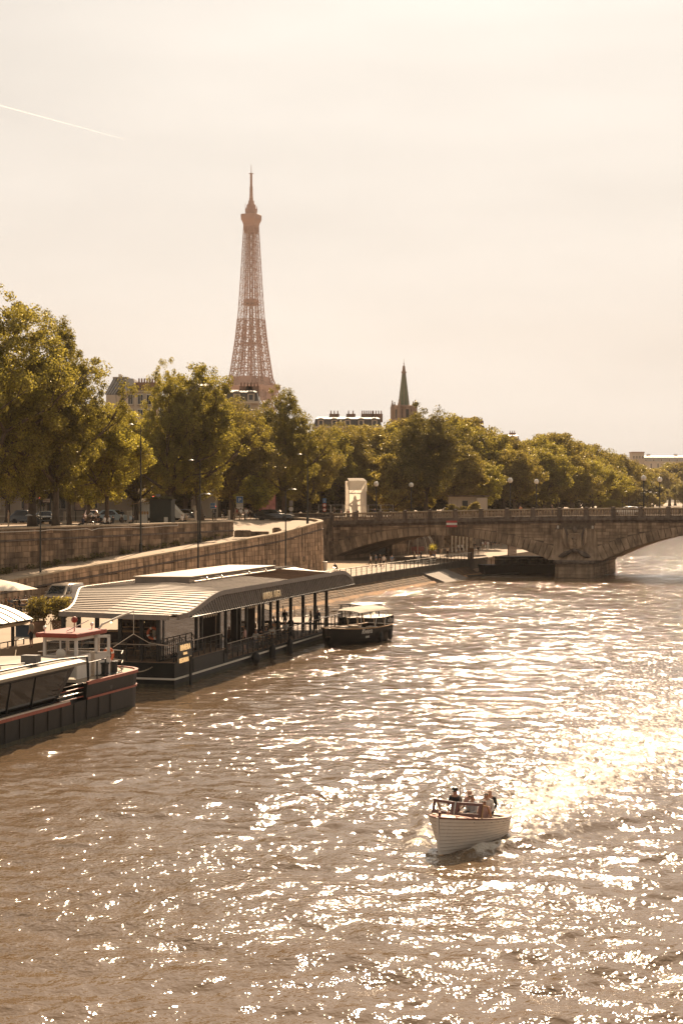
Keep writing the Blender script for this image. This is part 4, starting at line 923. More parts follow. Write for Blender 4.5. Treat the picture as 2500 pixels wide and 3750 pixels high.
# ================================================================ iron lattice tower
TIRON = mat('tower_iron', (.34, .185, .14), .7, var=.15, scale=.05)
TD = 1500.0
tw = thing('lattice_tower', 'very tall tapering iron lattice tower rising far behind the trees', 'tower', ((920-CXP)*TD/FPX, TD, 3.0), R(-22))
TZ = [0, 30, 58, 90, 118, 127, 145, 165, 187, 205, 222, 240, 258, 271, 282]
TWD = [62, 47.5, 36, 25.5, 18.4, 15.6, 13.4, 11.2, 9.5, 8.5, 7.7, 6.9, 6.1, 5.5, 5.2]      # half-width of a face
def hw_t(z): return float(np.interp(z, TZ, TWD))
def leg_in(z): return float(np.interp(z, [0, 58, 118, 187, 230, 282], [37, 20.5, 8.6, 3.0, 1.9, 1.3]))    # inner edge of a leg
for sx in (-1, 1):
    for sy in (-1, 1):
        mb = MB(); lv = list(np.arange(0, 118, 9.8)) + list(np.arange(127, 281, 8.0))
        for k in range(len(lv)-1):
            z0, z1 = lv[k], lv[k+1]
            if z0 < 118 < z1: z1 = 127
            def cor(z): a, b_ = hw_t(z), leg_in(z); return [(sx*a, sy*a, z), (sx*b_, sy*a, z), (sx*b_, sy*b_, z), (sx*a, sy*b_, z)]
            c0, c1 = cor(z0), cor(z1); th_ = (.66 if z0 < 180 else .38) if z0 > 115 else .8; tb = (.32 if z0 < 180 else .16) if z0 > 115 else .42
            for i in range(4):
                j = (i+1) % 4
                mb.tube([c0[i], c1[i]], th_ if i == 0 else th_*.8, 4); mb.tube([c0[i], c1[j]], tb, 3); mb.tube([c0[j], c1[i]], tb, 3); mb.tube([c1[i], c1[j]], tb*1.2, 3)
                m0 = [(c0[i][q_]+c0[j][q_])/2 for q_ in range(3)]; m1 = [(c1[i][q_]+c1[j][q_])/2 for q_ in range(3)]
                if i in (0, 3): mb.tube([m0, m1], tb, 3)
        mb.build('leg', TIRON, tw)
# bracing across each face between the legs
for f in range(4):
    mb = MB(); mb.M = Matrix.Rotation(f*PI/2, 4, 'Z')
    lv = list(np.arange(127, 281, 8.0))
    for k in range(len(lv)-1):
        z0, z1 = lv[k], lv[k+1]; a0, a1, b0, b1 = hw_t(z0), hw_t(z1), leg_in(z0), leg_in(z1)
        mb.tube([(-b0, -a0, z0), (b1, -a1, z1)], .18, 3); mb.tube([(b0, -a0, z0), (-b1, -a1, z1)], .18, 3); mb.tube([(-b1, -a1, z1), (b1, -a1, z1)], .4, 3)
        mb.box((0, -a1, z1), (2.2*b1, .3, .45))
    mb.build('face_bracing', TIRON, tw)
mb = MB()
for x, y in ((-1.6, -1.6), (1.6, -1.6), (1.6, 1.6), (-1.6, 1.6), (0, -2.4), (2.4, 0)): mb.tube([(x, y, 118), (x*.7, y*.7, 282)], .28, 4)
for z in np.arange(130, 280, 8): mb.box((0, 0, z), (4.6-z*.008, 4.6-z*.008, .9))
mb.box((0, 0, 200), (11, 11, 4.5)); mb.box((0, 0, 197), (13, 13, .6)); mb.box((0, 0, 160), (9, 9, 2))
mb.build('lift_shaft', TIRON, tw)
mb = MB(); mb.box((0, 0, 109), (33, 33, 6)); mb.loft([[(-18.5, -18.5, 112), (18.5, -18.5, 112), (18.5, 18.5, 112), (-18.5, 18.5, 112)], [(-21.3, -21.3, 117.5), (21.3, -21.3, 117.5), (21.3, 21.3, 117.5), (-21.3, 21.3, 117.5)], [(-21.3, -21.3, 119), (21.3, -21.3, 119), (21.3, 21.3, 119), (-21.3, 21.3, 119)]])
mb.box((0, 0, 121), (32, 32, 4)); mb.build('second_platform', TIRON, tw)
mb = MB()
for f in range(4):
    mb.M = Matrix.Rotation(f*PI/2, 4, 'Z')
    for k in range(29): mb.tube([(-21+k*1.5, -21.2, 119), (-21+k*1.5, -21.2, 120.8)], .12, 3)
    mb.tube([(-21.2, -21.2, 120.8), (21.2, -21.2, 120.8)], .16, 3); mb.box((0, -13.5, 125), (22, 4, 5))
mb.build('platform_railing', TIRON, tw)
mb = MB()
for f in range(4):
    mb.M = Matrix.Rotation(f*PI/2, 4, 'Z')
    for k in range(9):      # great lattice girder under the first floor and the arch ring
        x0, x1 = -34+k*7.6, -34+(k+1)*7.6; mb.tube([(x0, -36, 50), (x1, -36, 57)], .5, 3); mb.tube([(x1, -36, 50), (x0, -36, 57)], .5, 3)
    mb.box((0, -36, 57.5), (76, 3, 3)); mb.tube([(-37*math.cos(a), -45+8*math.sin(a), 6+38*math.sin(a)) for a in np.linspace(0, PI, 17)], 1.3, 4)
mb.build('first_platform', TIRON, tw)
mb = MB(); mb.loft([[(sx*a, sy*a, z) for sx, sy in ((-1, -1), (1, -1), (1, 1), (-1, 1))] for a, z in ((5.2, 266), (5.3, 272), (6.2, 276), (7.2, 278.5))]); 
mb.loft([[(sx*a, sy*a, z) for sx, sy in ((-1, -1), (1, -1), (1, 1), (-1, 1))] for a, z in ((7.3, 278.5), (7.5, 280.5), (7.5, 283.8), (7.1, 284.2))]); mb.build('top_gallery', TIRON, tw)
mb = MB(); mb.lathe([(5.6, 284), (5.4, 289.5), (4.7, 290), (4.3, 293.5), (3.2, 294), (2.6, 297.5), (1.9, 298), (2.0, 300), (1.6, 300.5)], 12)
for k in range(10):
    a = k*.628+.2; mb.tube([(5.8*math.cos(a), 5.8*math.sin(a), 286), (5.8*math.cos(a), 5.8*math.sin(a), 291+2*(k % 3))], .2, 4); mb.box((5.5*math.cos(a), 5.5*math.sin(a), 289), (1.0, 1.0, .8))
mb.build('cupola', TIRON, tw)
mb = MB(); mb.lathe([(1.9, 299), (1.6, 303), (1.45, 311), (1.15, 311.5), (1.05, 323), (.7, 324), (.3, 324.5), (.25, 330), (.08, 333)], 8)
for z in np.arange(301, 322, 1.7): mb.lathe([(1.2, z), (1.9 if z < 311 else 1.4, z+.2), (1.2, z+.5)], 8)
mb.box((0, 0, 323.6), (5, .5, .5)); mb.box((0, 0, 323.6), (.5, 5, .5)); mb.build('mast', TIRON, tw)

# ================================================================ far buildings
LIME = mat('limestone_wall', (.36, .29, .22), .85, var=.12, scale=.3)
LIME_P = mat('pale_render_wall', (.50, .42, .33), .85, var=.08, scale=.3)
SLATE = mat('slate_roof', (.085, .078, .072), .6, var=.2, scale=.6)
ZROOF = mat('zinc_mansard', (.33, .29, .25), .5, metal=.2, var=.12, scale=.5)
BRICK = mat('chimney_brick', (.24, .14, .095), .9, var=.2, scale=1.5)
SHUT = mat('window_joinery', (.62, .56, .47), .6, var=.05)
def window(par, p, w, h, rz=0, frame=SHUT):
    o = MB().box((0, 0, h/2), (w, .12, h)).build('window', frame, par, loc=p, rz=rz)
    for sx in (-1, 1): MB().box((sx*w*.23, -.075, h*.48), (w*.36, .05, h*.84)).build('pane', GLASS_W, o)
    MB().box((0, -.12, -.1), (w*1.2, .3, .16)).build('sill', LIME, o)
def chimney(par, p, n=5, w=3.0, h=2.2):
    o = MB().box((0, 0, h/2), (w, .9, h)).build('chimney', BRICK, par, loc=p)
    for k in range(n): MB().lathe([(.17, h), (.13, h+.8), (.17, h+.85)], 6, c=(-w/2+w*(k+.5)/n, 0, 0)).build('chimney_pot', BRICK, o)
def block(name, label, d, x0, x1, ytop, yeave, rz=0.0, storeys=6, wall=LIME, roof=SLATE, chim=(), dormers=0, depth=14, round_dormer=False, bays=None, zb=UQ):
    """apartment block seen frontally; x0..x1 sighted width, roof ridge at ytop, eaves at yeave"""
    W_ = (x1-x0)*d/FPX; xc = ((x0+x1)/2-CXP)*d/FPX; zr, ze = CAM_H-(ytop-CYP)*d/FPX-zb, CAM_H-(yeave-CYP)*d/FPX-zb
    t = thing(name, label, 'building', (xc, d, zb), rz)
    MB().box((0, depth/2, ze/2), (W_, depth, ze)).build('wall', wall, t)
    ins = min(2.2, (zr-ze)*.45)
    MB().loft([[(-W_/2-.15, -.15, ze), (W_/2+.15, -.15, ze), (W_/2+.15, depth, ze), (-W_/2-.15, depth, ze)], [(-W_/2+.3, ins*.6, ze+(zr-ze)*.72), (W_/2-.3, ins*.6, ze+(zr-ze)*.72), (W_/2-.3, depth-ins, ze+(zr-ze)*.72), (-W_/2+.3, depth-ins, ze+(zr-ze)*.72)],
               [(-W_/2+.8, depth*.4, zr), (W_/2-.8, depth*.4, zr), (W_/2-.8, depth*.6, zr), (-W_/2+.8, depth*.6, zr)]]).build('roof', roof, t)
    MB().box((0, -.2, ze-.2), (W_+.7, .8, .5)).build('cornice', LIME_P, t)
    nb_ = bays or max(2, int(W_/3.2)); sh = ze/storeys
    for f in range(max(0, storeys-3), storeys):       # the upper storeys, seen over the trees
        for k in range(nb_): window(t, (-W_/2+W_*(k+.5)/nb_, -.05, f*sh+sh*.2), 1.3, sh*.66)
        MB().box((0, -.12, f*sh), (W_+.2, .3, .22)).build('string_course', LIME_P, t)
    for k in range(dormers):
        x = -W_/2+W_*(k+.5)/dormers; hd_ = min(2.0, (zr-ze)*.55)
        o = MB().box((0, .55, hd_*.5), (1.5, 1.5, hd_)).build('dormer', LIME_P, t, loc=(x, 0, ze+.1))
        MB().box((0, -.22, hd_*.5), (.85, .08, hd_*.72)).build('pane', GLASS_W, o)
        mb = MB(); mb.loft([[(1.0*math.cos(a), y_, hd_+.55*math.sin(a)) for a in np.linspace(0, PI, 7)] for y_ in (-.35, 1.4)]); mb.build('dormer_hood', roof, o)
    for (cx_, n_) in chim: chimney(t, (cx_*W_, depth*.45, zr-1.4), n_, 2.0+.4*n_*.5)
    return t
# gabled house with zinc mansard and a curved bay beside it
D = 262.0; sc = D/FPX
hs = thing('apartment_house', 'tall house with steep zinc roof and pale curved bay above the trees', 'building', ((470-CXP)*sc, D, UQ))
def hx(x): return (x-470)*sc
def hz(y): return CAM_H-(y-CYP)*sc-UQ
MB().box((hx(416), 6.05, hz(1446)/2), (2.5, 12, hz(1446))).build('wall', LIME_P, hs)
mb = MB(); mb.loft([[(hx(386), 0, hz(1445)), (hx(424), 0, hz(1445)), (hx(424), 9, hz(1445)), (hx(386), 9, hz(1445))], [(hx(408), 3.2, hz(1380)), (hx(456), 3.2, hz(1380)), (hx(456), 9, hz(1380)), (hx(408), 9, hz(1380))]]); mb.build('roof', ZROOF, hs)
mb = MB()
for k in range(5): mb.tube([(hx(386+k*9), -.05, hz(1445)+.05), (hx(408+k*12), 3.15, hz(1380)+.05)], .06, 4)
mb.build('roof_seam', SLATE, hs)
MB().box((hx(432), 6.2, hz(1378)), (2.6, 6.3, .3)).build('ridge_cap', ZROOF, hs)
MB().box((hx(422), 6, hz(1370)), (.5, .5, .9)).build('chimney', CREAM, hs)
mb = MB(); mb.add([(hx(424), -.02, hz(1445)), (hx(456), 3.1, hz(1380)), (hx(456), 9, hz(1380)), (hx(440), 9, hz(1600)), (hx(440), 0, hz(1600))], [(0, 1, 2, 3, 4)]); mb.build('party_wall', SLATE, hs)
mb = MB(); bay = [(hx(446)+5.2*.5*(1-math.cos(a)), -2.2*math.sin(a)) for a in np.linspace(0, PI, 11)]
mb.loft([[(x, y, 0) for x, y in bay] + [(hx(446)+5.2, 9, 0), (hx(446), 9, 0)], [(x, y, hz(1437)) for x, y in bay] + [(hx(446)+5.2, 9, hz(1437)), (hx(446), 9, hz(1437))]]); by_ = mb.build('bay', LIME_P, hs)
mb = MB(); mb.loft([[(x, y-.35, hz(1440)) for x, y in bay] + [(hx(446)+5.5, 9, hz(1440)), (hx(446)-.3, 9, hz(1440))], [(x, y-.35, hz(1434)) for x, y in bay] + [(hx(446)+5.5, 9, hz(1434)), (hx(446)-.3, 9, hz(1434))]]); mb.build('cornice', LIME_P, by_)
mb = MB(); mb.loft([[(hx(450), .5, hz(1434)), (hx(500), .5, hz(1434)), (hx(500), 8, hz(1434)), (hx(450), 8, hz(1434))], [(hx(457), 2.4, hz(1382)), (hx(482), 2.4, hz(1382)), (hx(482), 8, hz(1382)), (hx(457), 8, hz(1382))]]); mb.build('roof', ZROOF, hs)
for k in range(14):
    a = PI*(k+.5)/14; MB().box((hx(446)+2.6*(1-math.cos(a)), -2.3*math.sin(a), hz(1425)), (.07, .07, .9)).build('baluster', IRON, hs)
for (zl, zh) in ((1485, 1445), (1532, 1500)):
    for k in (2, 4, 6, 8):
        a = PI*k/10; window(hs, (hx(446)+2.6*(1-math.cos(a)), -2.22*math.sin(a)-.03, hz(zl)), .95, (zl-zh)*sc, rz=(a-PI/2)*.8)
window(hs, (hx(404), -.05, hz(1540)), 1.2, 1.7)
MB().box((hx(520), 5, hz(1395)/2), (4.2, 4, hz(1395))).build('brick_chimney', BRICK, hs)
for k in range(8): MB().lathe([(.16, 0), (.13, .8)], 6, c=(hx(497)+k*.46, 4.6, hz(1395))).build('chimney_pot', BRICK, hs)
block('apartment_block', 'slate roofed block with round dormers at the foot of the tower', 330, 790, 945, 1422, 1470, 0, 7, LIME, SLATE, ((.18, 4), (.34, 4)), 3, 12)
block('apartment_block', 'dark mansard block with chimney rows left of the green spire', 400, 1150, 1395, 1522, 1562, 0, 6, LIME, SLATE, ((-.2, 3), (.05, 2), (.3, 6), (.45, 4)), 5, 14)
block('apartment_block', 'pale block with chimneys between the spire and the long tree row', 430, 1690, 1775, 1548, 1580, 0, 6, LIME, SLATE, ((-.2, 3), (.3, 3)), 2, 12)
block('apartment_block', 'low hazy rooftop seen over the long tree row', 620, 1800, 1900, 1590, 1612, 0, 6, LIME_P, ZROOF, ((.3, 3),), 2, 12)
block('apartment_block', 'pale house hidden behind the loose topped plane tree', 250, 700, 790, 1400, 1440, 0, 6, LIME_P, ZROOF, (), 0, 10)
# street front behind the plane trees: ground storeys with barred window and posters
sf = thing('street_building', 'stone street front with barred windows behind the tallest plane trees', 'building', at_d(140, 205), 0)
mb = MB(); mb.box((0, 5, 7), (26, 10, 14)); mb.build('wall', LIME, sf)
for k in range(9):
    for x in (-9.5, -5.6, -1.5, 3, 7.2): MB().box((x-.6+.15*k, -.12, 2.6), (.05, .06, 2.3)).build('window_bar', IRON, sf) if k < 9 and x < 0 else None
for x in (-9.5, -5.6, -1.5, 3, 7.2):
    for z in (1.5, 6.2): window(sf, (x, -.06, z), 1.5, 2.3, frame=LIME_P)
for z in (.6, 4.8, 5.2, 9.2): MB().box((0, -.1, z), (26.2, .25, .18)).build('string_course', LIME_P, sf)
block('riverside_palace', 'long hazy pale building with pilasters far beyond the bridge', 1300, 2320, 2720, 1668, 1690, 0, 4, LIME_P, ZROOF, ((-.35, 6), (-.1, 5), (.1, 6)), 14, 20, bays=16, zb=12)
pv = thing('tower_house', 'square hazy block standing beyond the long tree row', 'building', ((2335-CXP)*1250/FPX, 1250, 12))
zt_ = CAM_H-(1658-CYP)*1250/FPX-12
MB().box((0, 6, zt_/2), (9.6, 12, zt_)).build('wall', LIME, pv); MB().box((0, 6, zt_+.4), (10.2, 12.6, .8)).build('roof', BRICK, pv)
for k in range(4): window(pv, (-3.6+2.4*k, -.05, zt_-5), 1.5, 3)
# gothic church spire
chd = 450.0; ch = thing('church_spire', 'slender green copper spire on a pinnacled gothic stone tower', 'church', ((1478-CXP)*chd/FPX, chd, UQ))
def cz(y): return CAM_H-(y-CYP)*chd/FPX-UQ
GSTONE = mat('gothic_stone', (.30, .215, .165), .85, var=.18, scale=.5); COPPER = mat('copper_spire', (.13, .155, .095), .6, var=.2, scale=.6)
MB().box((0, 0, cz(1535)/2), (5.6, 5.6, cz(1535)), rz=.35).build('tower', GSTONE, ch)
mb = MB(); mb.lathe([(2.6, cz(1535)), (2.5, cz(1495)), (2.8, cz(1493)), (2.8, cz(1486)), (2.3, cz(1484))], 8); bel = mb.build('belfry', GSTONE, ch)
for k in range(8):
    a = k*PI/4+PI/8
    MB().box((2.42*math.cos(a), 2.42*math.sin(a), cz(1515)), (.12, .9, 2.6), rz=a).build('lancet_opening', BLACK, bel)
    MB().loft([[(2.6*math.cos(a)-.7*math.sin(a)*sx, 2.6*math.sin(a)+.7*math.cos(a)*sx, cz(1500)) for sx in (-1, 1)] + [(2.6*math.cos(a), 2.6*math.sin(a), cz(1484))]] + [[(2.3*math.cos(a)-.7*math.sin(a)*sx, 2.3*math.sin(a)+.7*math.cos(a)*sx, cz(1500)) for sx in (-1, 1)] + [(2.3*math.cos(a), 2.3*math.sin(a), cz(1484))]]).build('gable', GSTONE, bel)
for k in range(4):
    a = k*PI/2+.35+PI/4
    for r_, zt2 in ((3.6, 1470), (2.9, 1476)):
        mb = MB(); x, y = r_*math.cos(a), r_*math.sin(a); mb.box((x, y, (cz(1545)+cz(1492))/2), (.85, .85, cz(1492)-cz(1545)), rz=a)
        mb.lathe([(.62, cz(1492)), (.5, cz(1489)), (.1, cz(zt2)), (.22, cz(zt2)+.1), (.02, cz(zt2)+.5)], 6, c=(x, y, 0)); mb.build('pinnacle', GSTONE, ch)
sp = MB().lathe([(1.62, cz(1490)), (1.35, cz(1452)), (.78, cz(1390)), (.50, cz(1368))], 8).build('spire', COPPER, ch)
mb = MB()
for k in range(8):
    a = k*PI/4; mb.tube([(1.64*math.cos(a), 1.64*math.sin(a), cz(1490)), (.52*math.cos(a), .52*math.sin(a), cz(1368))], .09, 4)
mb.build('spire_rib', GSTONE, sp)
MB().lathe([(.50, cz(1368)), (.72, cz(1366)), (.72, cz(1361)), (.50, cz(1359)), (.32, cz(1340)), (.12, cz(1338)), (.10, cz(1332)), (.2, cz(1331)), (.05, cz(1328)), (.04, cz(1314))], 8).build('lantern', GSTONE, ch)
# low ridge closing the horizon behind everything
hl = MB(); g_ = []
for k in range(40):
    a = R(-60+120*k/39); g_.append([(r_*math.sin(a), r_*math.cos(a), z) for r_, z in ((2600, UQ-2), (3000, 26+10*math.sin(k*.7)+6*math.sin(k*1.9)), (3900, 34))])
hl.sheet(g_); tag(hl.build('hills', mat('far_wood', (.07, .065, .03), .95, var=.3, scale=.02)), kind='structure')
# aircraft trail
ct = gd(-50, 372, 9000); ct2 = gd(465, 512, 9400)
m_ = bpy.data.materials.new('vapour'); m_.use_nodes = True; n_ = m_.node_tree.nodes; l_ = m_.node_tree.links
n_.remove(n_['Principled BSDF']); tr = n_.new('ShaderNodeBsdfTransparent'); df = n_.new('ShaderNodeBsdfTranslucent'); df.inputs[0].default_value = (.95, .93, .9, 1); mx_ = n_.new('ShaderNodeMixShader'); mx_.inputs[0].default_value = .14
d2 = n_.new('ShaderNodeBsdfDiffuse'); d2.inputs[0].default_value = (.95, .93, .9, 1); ad_ = n_.new('ShaderNodeAddShader'); l_.new(df.outputs[0], ad_.inputs[0]); l_.new(d2.outputs[0], ad_.inputs[1])
l_.new(tr.outputs[0], mx_.inputs[1]); l_.new(ad_.outputs[0], mx_.inputs[2]); l_.new(mx_.outputs[0], n_['Material Output'].inputs[0])
mb = MB(); pts = [ct.lerp(ct2, t) for t in np.linspace(0, 1, 24)]; mb.tube(pts, [3.8*(1-.75*t) for t in np.linspace(0, 1, 24)], 8)
tag(mb.build('vapour_trail', m_, None), 'thin white aircraft trail slanting across the pale sky', 'vapour trail')
# ================================================================ haze
hb = MB(); hb.box((0, 1400, 169), (3600, 3400, 350))
m_ = bpy.data.materials.new('haze'); m_.use_nodes = True; n_ = m_.node_tree.nodes; n_.remove(n_['Principled BSDF'])
pv_ = n_.new('ShaderNodeVolumePrincipled'); pv_.inputs['Color'].default_value = (.98, .86, .76, 1); pv_.inputs["Density"].default_value = 0.000105; pv_.inputs['Anisotropy'].default_value = 0.0
m_.node_tree.links.new(pv_.outputs[0], n_['Material Output'].inputs['Volume'])
hz_ = tag(hb.build('haze', m_), kind='stuff'); hz_.display_type = 'WIRE'
# ================================================================ restaurant barge
RB = R(15.0); rb_o = Vector((-9.8, 91.5, 0))
rb = thing('restaurant_boat', 'long dark floating restaurant with curved zinc roof and ribbed fascia', 'boat', rb_o, -RB)
LB, WB = 38.5, 8.3                      # hull length, width; local x right, y away from the camera
def hull_box(x0, x1, y0, y1, z0, z1): return MB().box(((x0+x1)/2, (y0+y1)/2, (z0+z1)/2), (x1-x0, y1-y0, z1-z0))
hull_box(-WB, 0, 0, LB, -.6, .70).build('hull', HULLR, rb)
mb = MB(); mb.prism([(0, .705), (9.5, .705), (9.5, .95), (8.6, 1.45), (0, 1.45)], -WB, -.002, axis='x'); mb.build('fore_bulwark', HULLR, rb)
mb = MB(); mb.box((.02, LB/2, .52), (.06, LB, .11)); mb.box((-WB/2, -.02, .52), (WB+.06, .05, .11)); mb.build('white_stripe', CREAM, rb)
hull_box(-WB+.2, -.2, 9.5, LB-.2, .70, .74).build('deck', WOOD, rb); hull_box(-WB+.1, -.1, .1, 9.4, 1.45, 1.50).build('fore_deck', WOOD, rb)
for y in (8.7, 3.1): MB().box((.03, y, 1.05), (.04, .05, .75)).build('hull_seam', BLACK, rb)
ALGAE = mat('waterline_grime', (.045, .042, .022), .8, var=.5, scale=2.5, streak=.3)
mb = MB(); mb.box((.006, LB/2, .06), (.02, LB, .26)); mb.build('waterline_grime', ALGAE, rb); MB().box((-WB/2, -.006, .06), (WB, .02, .26)).build('waterline_grime', ALGAE, rb)
# --- roof surface
def rz_edge(y):
    a = min(max((y+.6)/7.6, 0), 1); a = a*a*(3-2*a); e = min(max((y-(LB-3.2))/4.2, 0), 1)
    return 4.28 + 1.05*a - .85*e*e
def rz_ridge(y):
    a = min(max((y+.6)/9.3, 0), 1); return 4.32 + 1.28*(a*(2-a)*.55+a*.45)
XE, XR, XL = .55, -4.4, -9.9
def x_left(y): t = min(max(y/9, 0), 1); return -7.7-2.2*t*t*(3-2*t)
def shear(x, y): return .36*max(0, XR+.5-x)*max(0, 1-max(y, 0)/14)
def x_edge(y): return XE - .55*max(0, 1-(y+.6)/1.0)**2*1.2
def roof_z(x, y):
    t = (x-XR)/(XE-XR) if x > XR else (XR-x)/(XR-x_left(y))
    t = min(max(t, 0), 1); r_, e = rz_ridge(y), rz_edge(y); return r_ + (e-r_)*(t*.75+t*t*.25)
pw_ = .60; ys = list(np.arange(-.6, LB+.9, pw_))
for side in (0, 1):
    for i in range(len(ys)-1):
        y0, y1 = ys[i]+.012, ys[i+1]-.012
        if side == 0: xs0 = [XR + (x_edge(ys[i])-XR)*t for t in np.linspace(0, 1, 7)]
        else: xs0 = [XR + (x_left(ys[i])-XR)*t for t in np.linspace(0, 1, 7)]
        if y0 > 21.5 and side == 0: xs0 = [x for x in xs0 if x <= XR+3.2*0+.01] or None
        if xs0 is None or len(xs0) < 2: continue
        mb = MB(); mb.slab([[(x, y0+shear(x, y0), roof_z(x, y0)), (x, y1+shear(x, y1), roof_z(x, y1))] for x in xs0], .05)
        mb.slab([[(x, y0-.014+shear(x, y0), roof_z(x, y0)+.042), (x, y0+.055+shear(x, y0), roof_z(x, y0)+.042)] for x in xs0], .05, mi=1)  # seam rib in a darker zinc: the seam's shadow line put into its colour
        mb.build('roof_panel', [ZINC, ZINCF], rb)
# brown louvred part of the roof at the far end
for k in range(26):
    y0 = 21.7+k*.46
    if y0 > LB+.2: break
    xs0 = [XR+.05, -3, -1.5, 0, x_edge(y0)]
    MB().slab([[(x, y0, roof_z(x, y0)), (x, y0+.40, roof_z(x, y0+.4)-.03)] for x in xs0], .05).build('roof_slat', WOOD, rb)
# under-roof closure and edge trim
mb = MB(); mb.sheet([[(x, y+shear(x, y), roof_z(x, y)-.12) for x in (x_left(y)+.3, -7, XR, -2, XE-.25)] for y in np.linspace(.9, LB+.4, 24)]); mb.build('ceiling', BLACK, rb)
mb = MB(); pr = [(XE+.02, y, rz_edge(y)) for y in np.linspace(-.2, LB+.9, 50)]
mb.loft([[(x_edge(y)+.06, y, z+.06), (x_edge(y)+.08, y, z-.24), (x_edge(y)-.1, y, z-.24), (x_edge(y)-.1, y, z+.03)] for _, y, z in pr]); mb.build('roof_edge', ZINCF, rb)
mb = MB(); fx = np.linspace(x_left(-.6), x_edge(-.6), 16)
mb.loft([[(x, o+shear(x, 0), roof_z(x, -.6)+dz) for o, dz in ((-.66, .05), (-.72, -.25), (-.5, -.25), (-.55, .02))] for x in fx]); mb.build('front_eave', ZINCF, rb)
mb = MB(); mb.loft([[(x_left(y)+o, y+shear(x_left(y), y), rz_edge(y)+dz) for o, dz in ((-.06, .06), (-.08, -.24), (.1, -.24), (.1, .03))] for y in np.linspace(-.6, LB+.9, 30)]); mb.build('roof_edge', ZINCF, rb)
# ridge lantern
mb = MB(); mb.loft([[(-6.9, 10.6, 5.45), (-3.3, 11.2, 5.45), (-3.3, 30, 5.45), (-6.9, 30, 5.45)], [(-6.9, 10.6, 5.93), (-3.3, 11.2, 5.93), (-3.3, 30, 5.93), (-6.9, 30, 5.93)]]); mb.build('ridge_lantern', ZINCF, rb)
for k in range(8): MB().slab([[(-7.0, 10.6+k*2.42+(0 if k else -.1), 6.0), (-3.15, 11.2+k*2.36 if k == 0 else 10.6+k*2.42, 6.0)], [(-7.0, 10.6+(k+1)*2.42-.03, 6.0), (-3.15, 10.6+(k+1)*2.42-.03, 6.0)]], .06).build('lantern_panel', ZINC, rb)
mb = MB(); mb.tube([(-3.0, 11.5, 5.66), (-2.9, 20, 5.68), (-2.9, 29, 5.68)], .045, 5)
for y in (13, 16, 22, 26): mb.tube([(-3.2, y, 5.85), (-2.75, y+.1, 5.75)], .03, 4); mb.ball((-2.75, y+.1, 5.8), .09, 6, 4)
mb.build('cable_tray', STEEL, rb)
# fascia panels hanging from the roof edge, leaning outwards
zb_f = 4.12
def fas(y, t): zt_ = rz_edge(y)-.2; return (XE-.05+.33*t, y, zt_+(zb_f-zt_)*t)
yy = 1.1; i = 0
while yy < LB+.3:
    y1 = yy+.43
    if rz_edge(yy+.2)-.2 > zb_f+.05:
        MB().sheet([[fas(yy, 0), fas(y1-.05, 0)], [fas(yy, 1), fas(y1-.05, 1)]]).build('fascia_panel', ZINCF, rb)
        mb = MB(); a0, a1, b0, b1 = fas(y1-.07, 0), fas(y1-.02, 0), fas(y1-.07, 1), fas(y1-.02, 1); o_ = .075
        mb.loft([[a0, a1, b1, b0], [(a0[0]+o_, a0[1], a0[2]), (a1[0]+o_, a1[1], a1[2]), (b1[0]+o_, b1[1], b1[2]), (b0[0]+o_, b0[1], b0[2])]]); mb.build('fascia_rib', ZINCF, rb)
    yy = y1
mb = MB(); mb.tube([(XE+.3, 1.0, zb_f), (XE+.3, LB+.2, zb_f)], .05, 5); mb.build('drip_edge', BLACK, rb)
mb = MB(); mb.sheet([[(XE+.25, y, zb_f-.01), (-1.0, y, zb_f-.01)] for y in (.8, LB)]); mb.build('soffit', BLACK, rb)
# --- walls: columns, mirror panes, doors
XG = -1.15; ZC = 4.12
for y in (.35, 6.7, 7.6, 11.0, 12.3, 14.4, 15.2, 16.6, 19.6, 20.4, 22.2, 24.0, 27.3, 30.6, 34.0, 37.4):
    MB().box((XG, y, (ZC+.74)/2), (.22, .20, ZC-.74)).build('column', BLACK, rb)
for k in range(6): MB().box((XG, .5+k*1.02+.5, 2.80), (.05, 1.0, 2.6)).build('pane', GLASS_D, rb)
for (y0, y1, zl) in ((6.85, 7.45, .8), (11.15, 12.15, .8), (12.45, 13.3, .8), (15.35, 16.45, .8), (19.75, 20.3, .8), (20.55, 22.05, .8)):
    MB().box((XG, (y0+y1)/2, (4.1+zl)/2), (.05, y1-y0, 4.1-zl)).build('pane', GLASS_D, rb)
MB().box((XG+.02, 4, 1.53), (.1, 7.0, .1)).build('pane_sill', BLACK, rb)
# front: columns, panes and bar
for x in (-7.6, -6.6, -5.4, -3.9, -2.5, -1.2): MB().box((x, 1.1, 2.82), (.22, .2, 2.62)).build('column', BLACK, rb)
for x0, x1 in ((-7.5, -6.7), (-2.4, -1.3)): MB().box(((x0+x1)/2, 1.1, 2.8), (x1-x0, .04, 2.5)).build('pane', GLASS_C, rb)
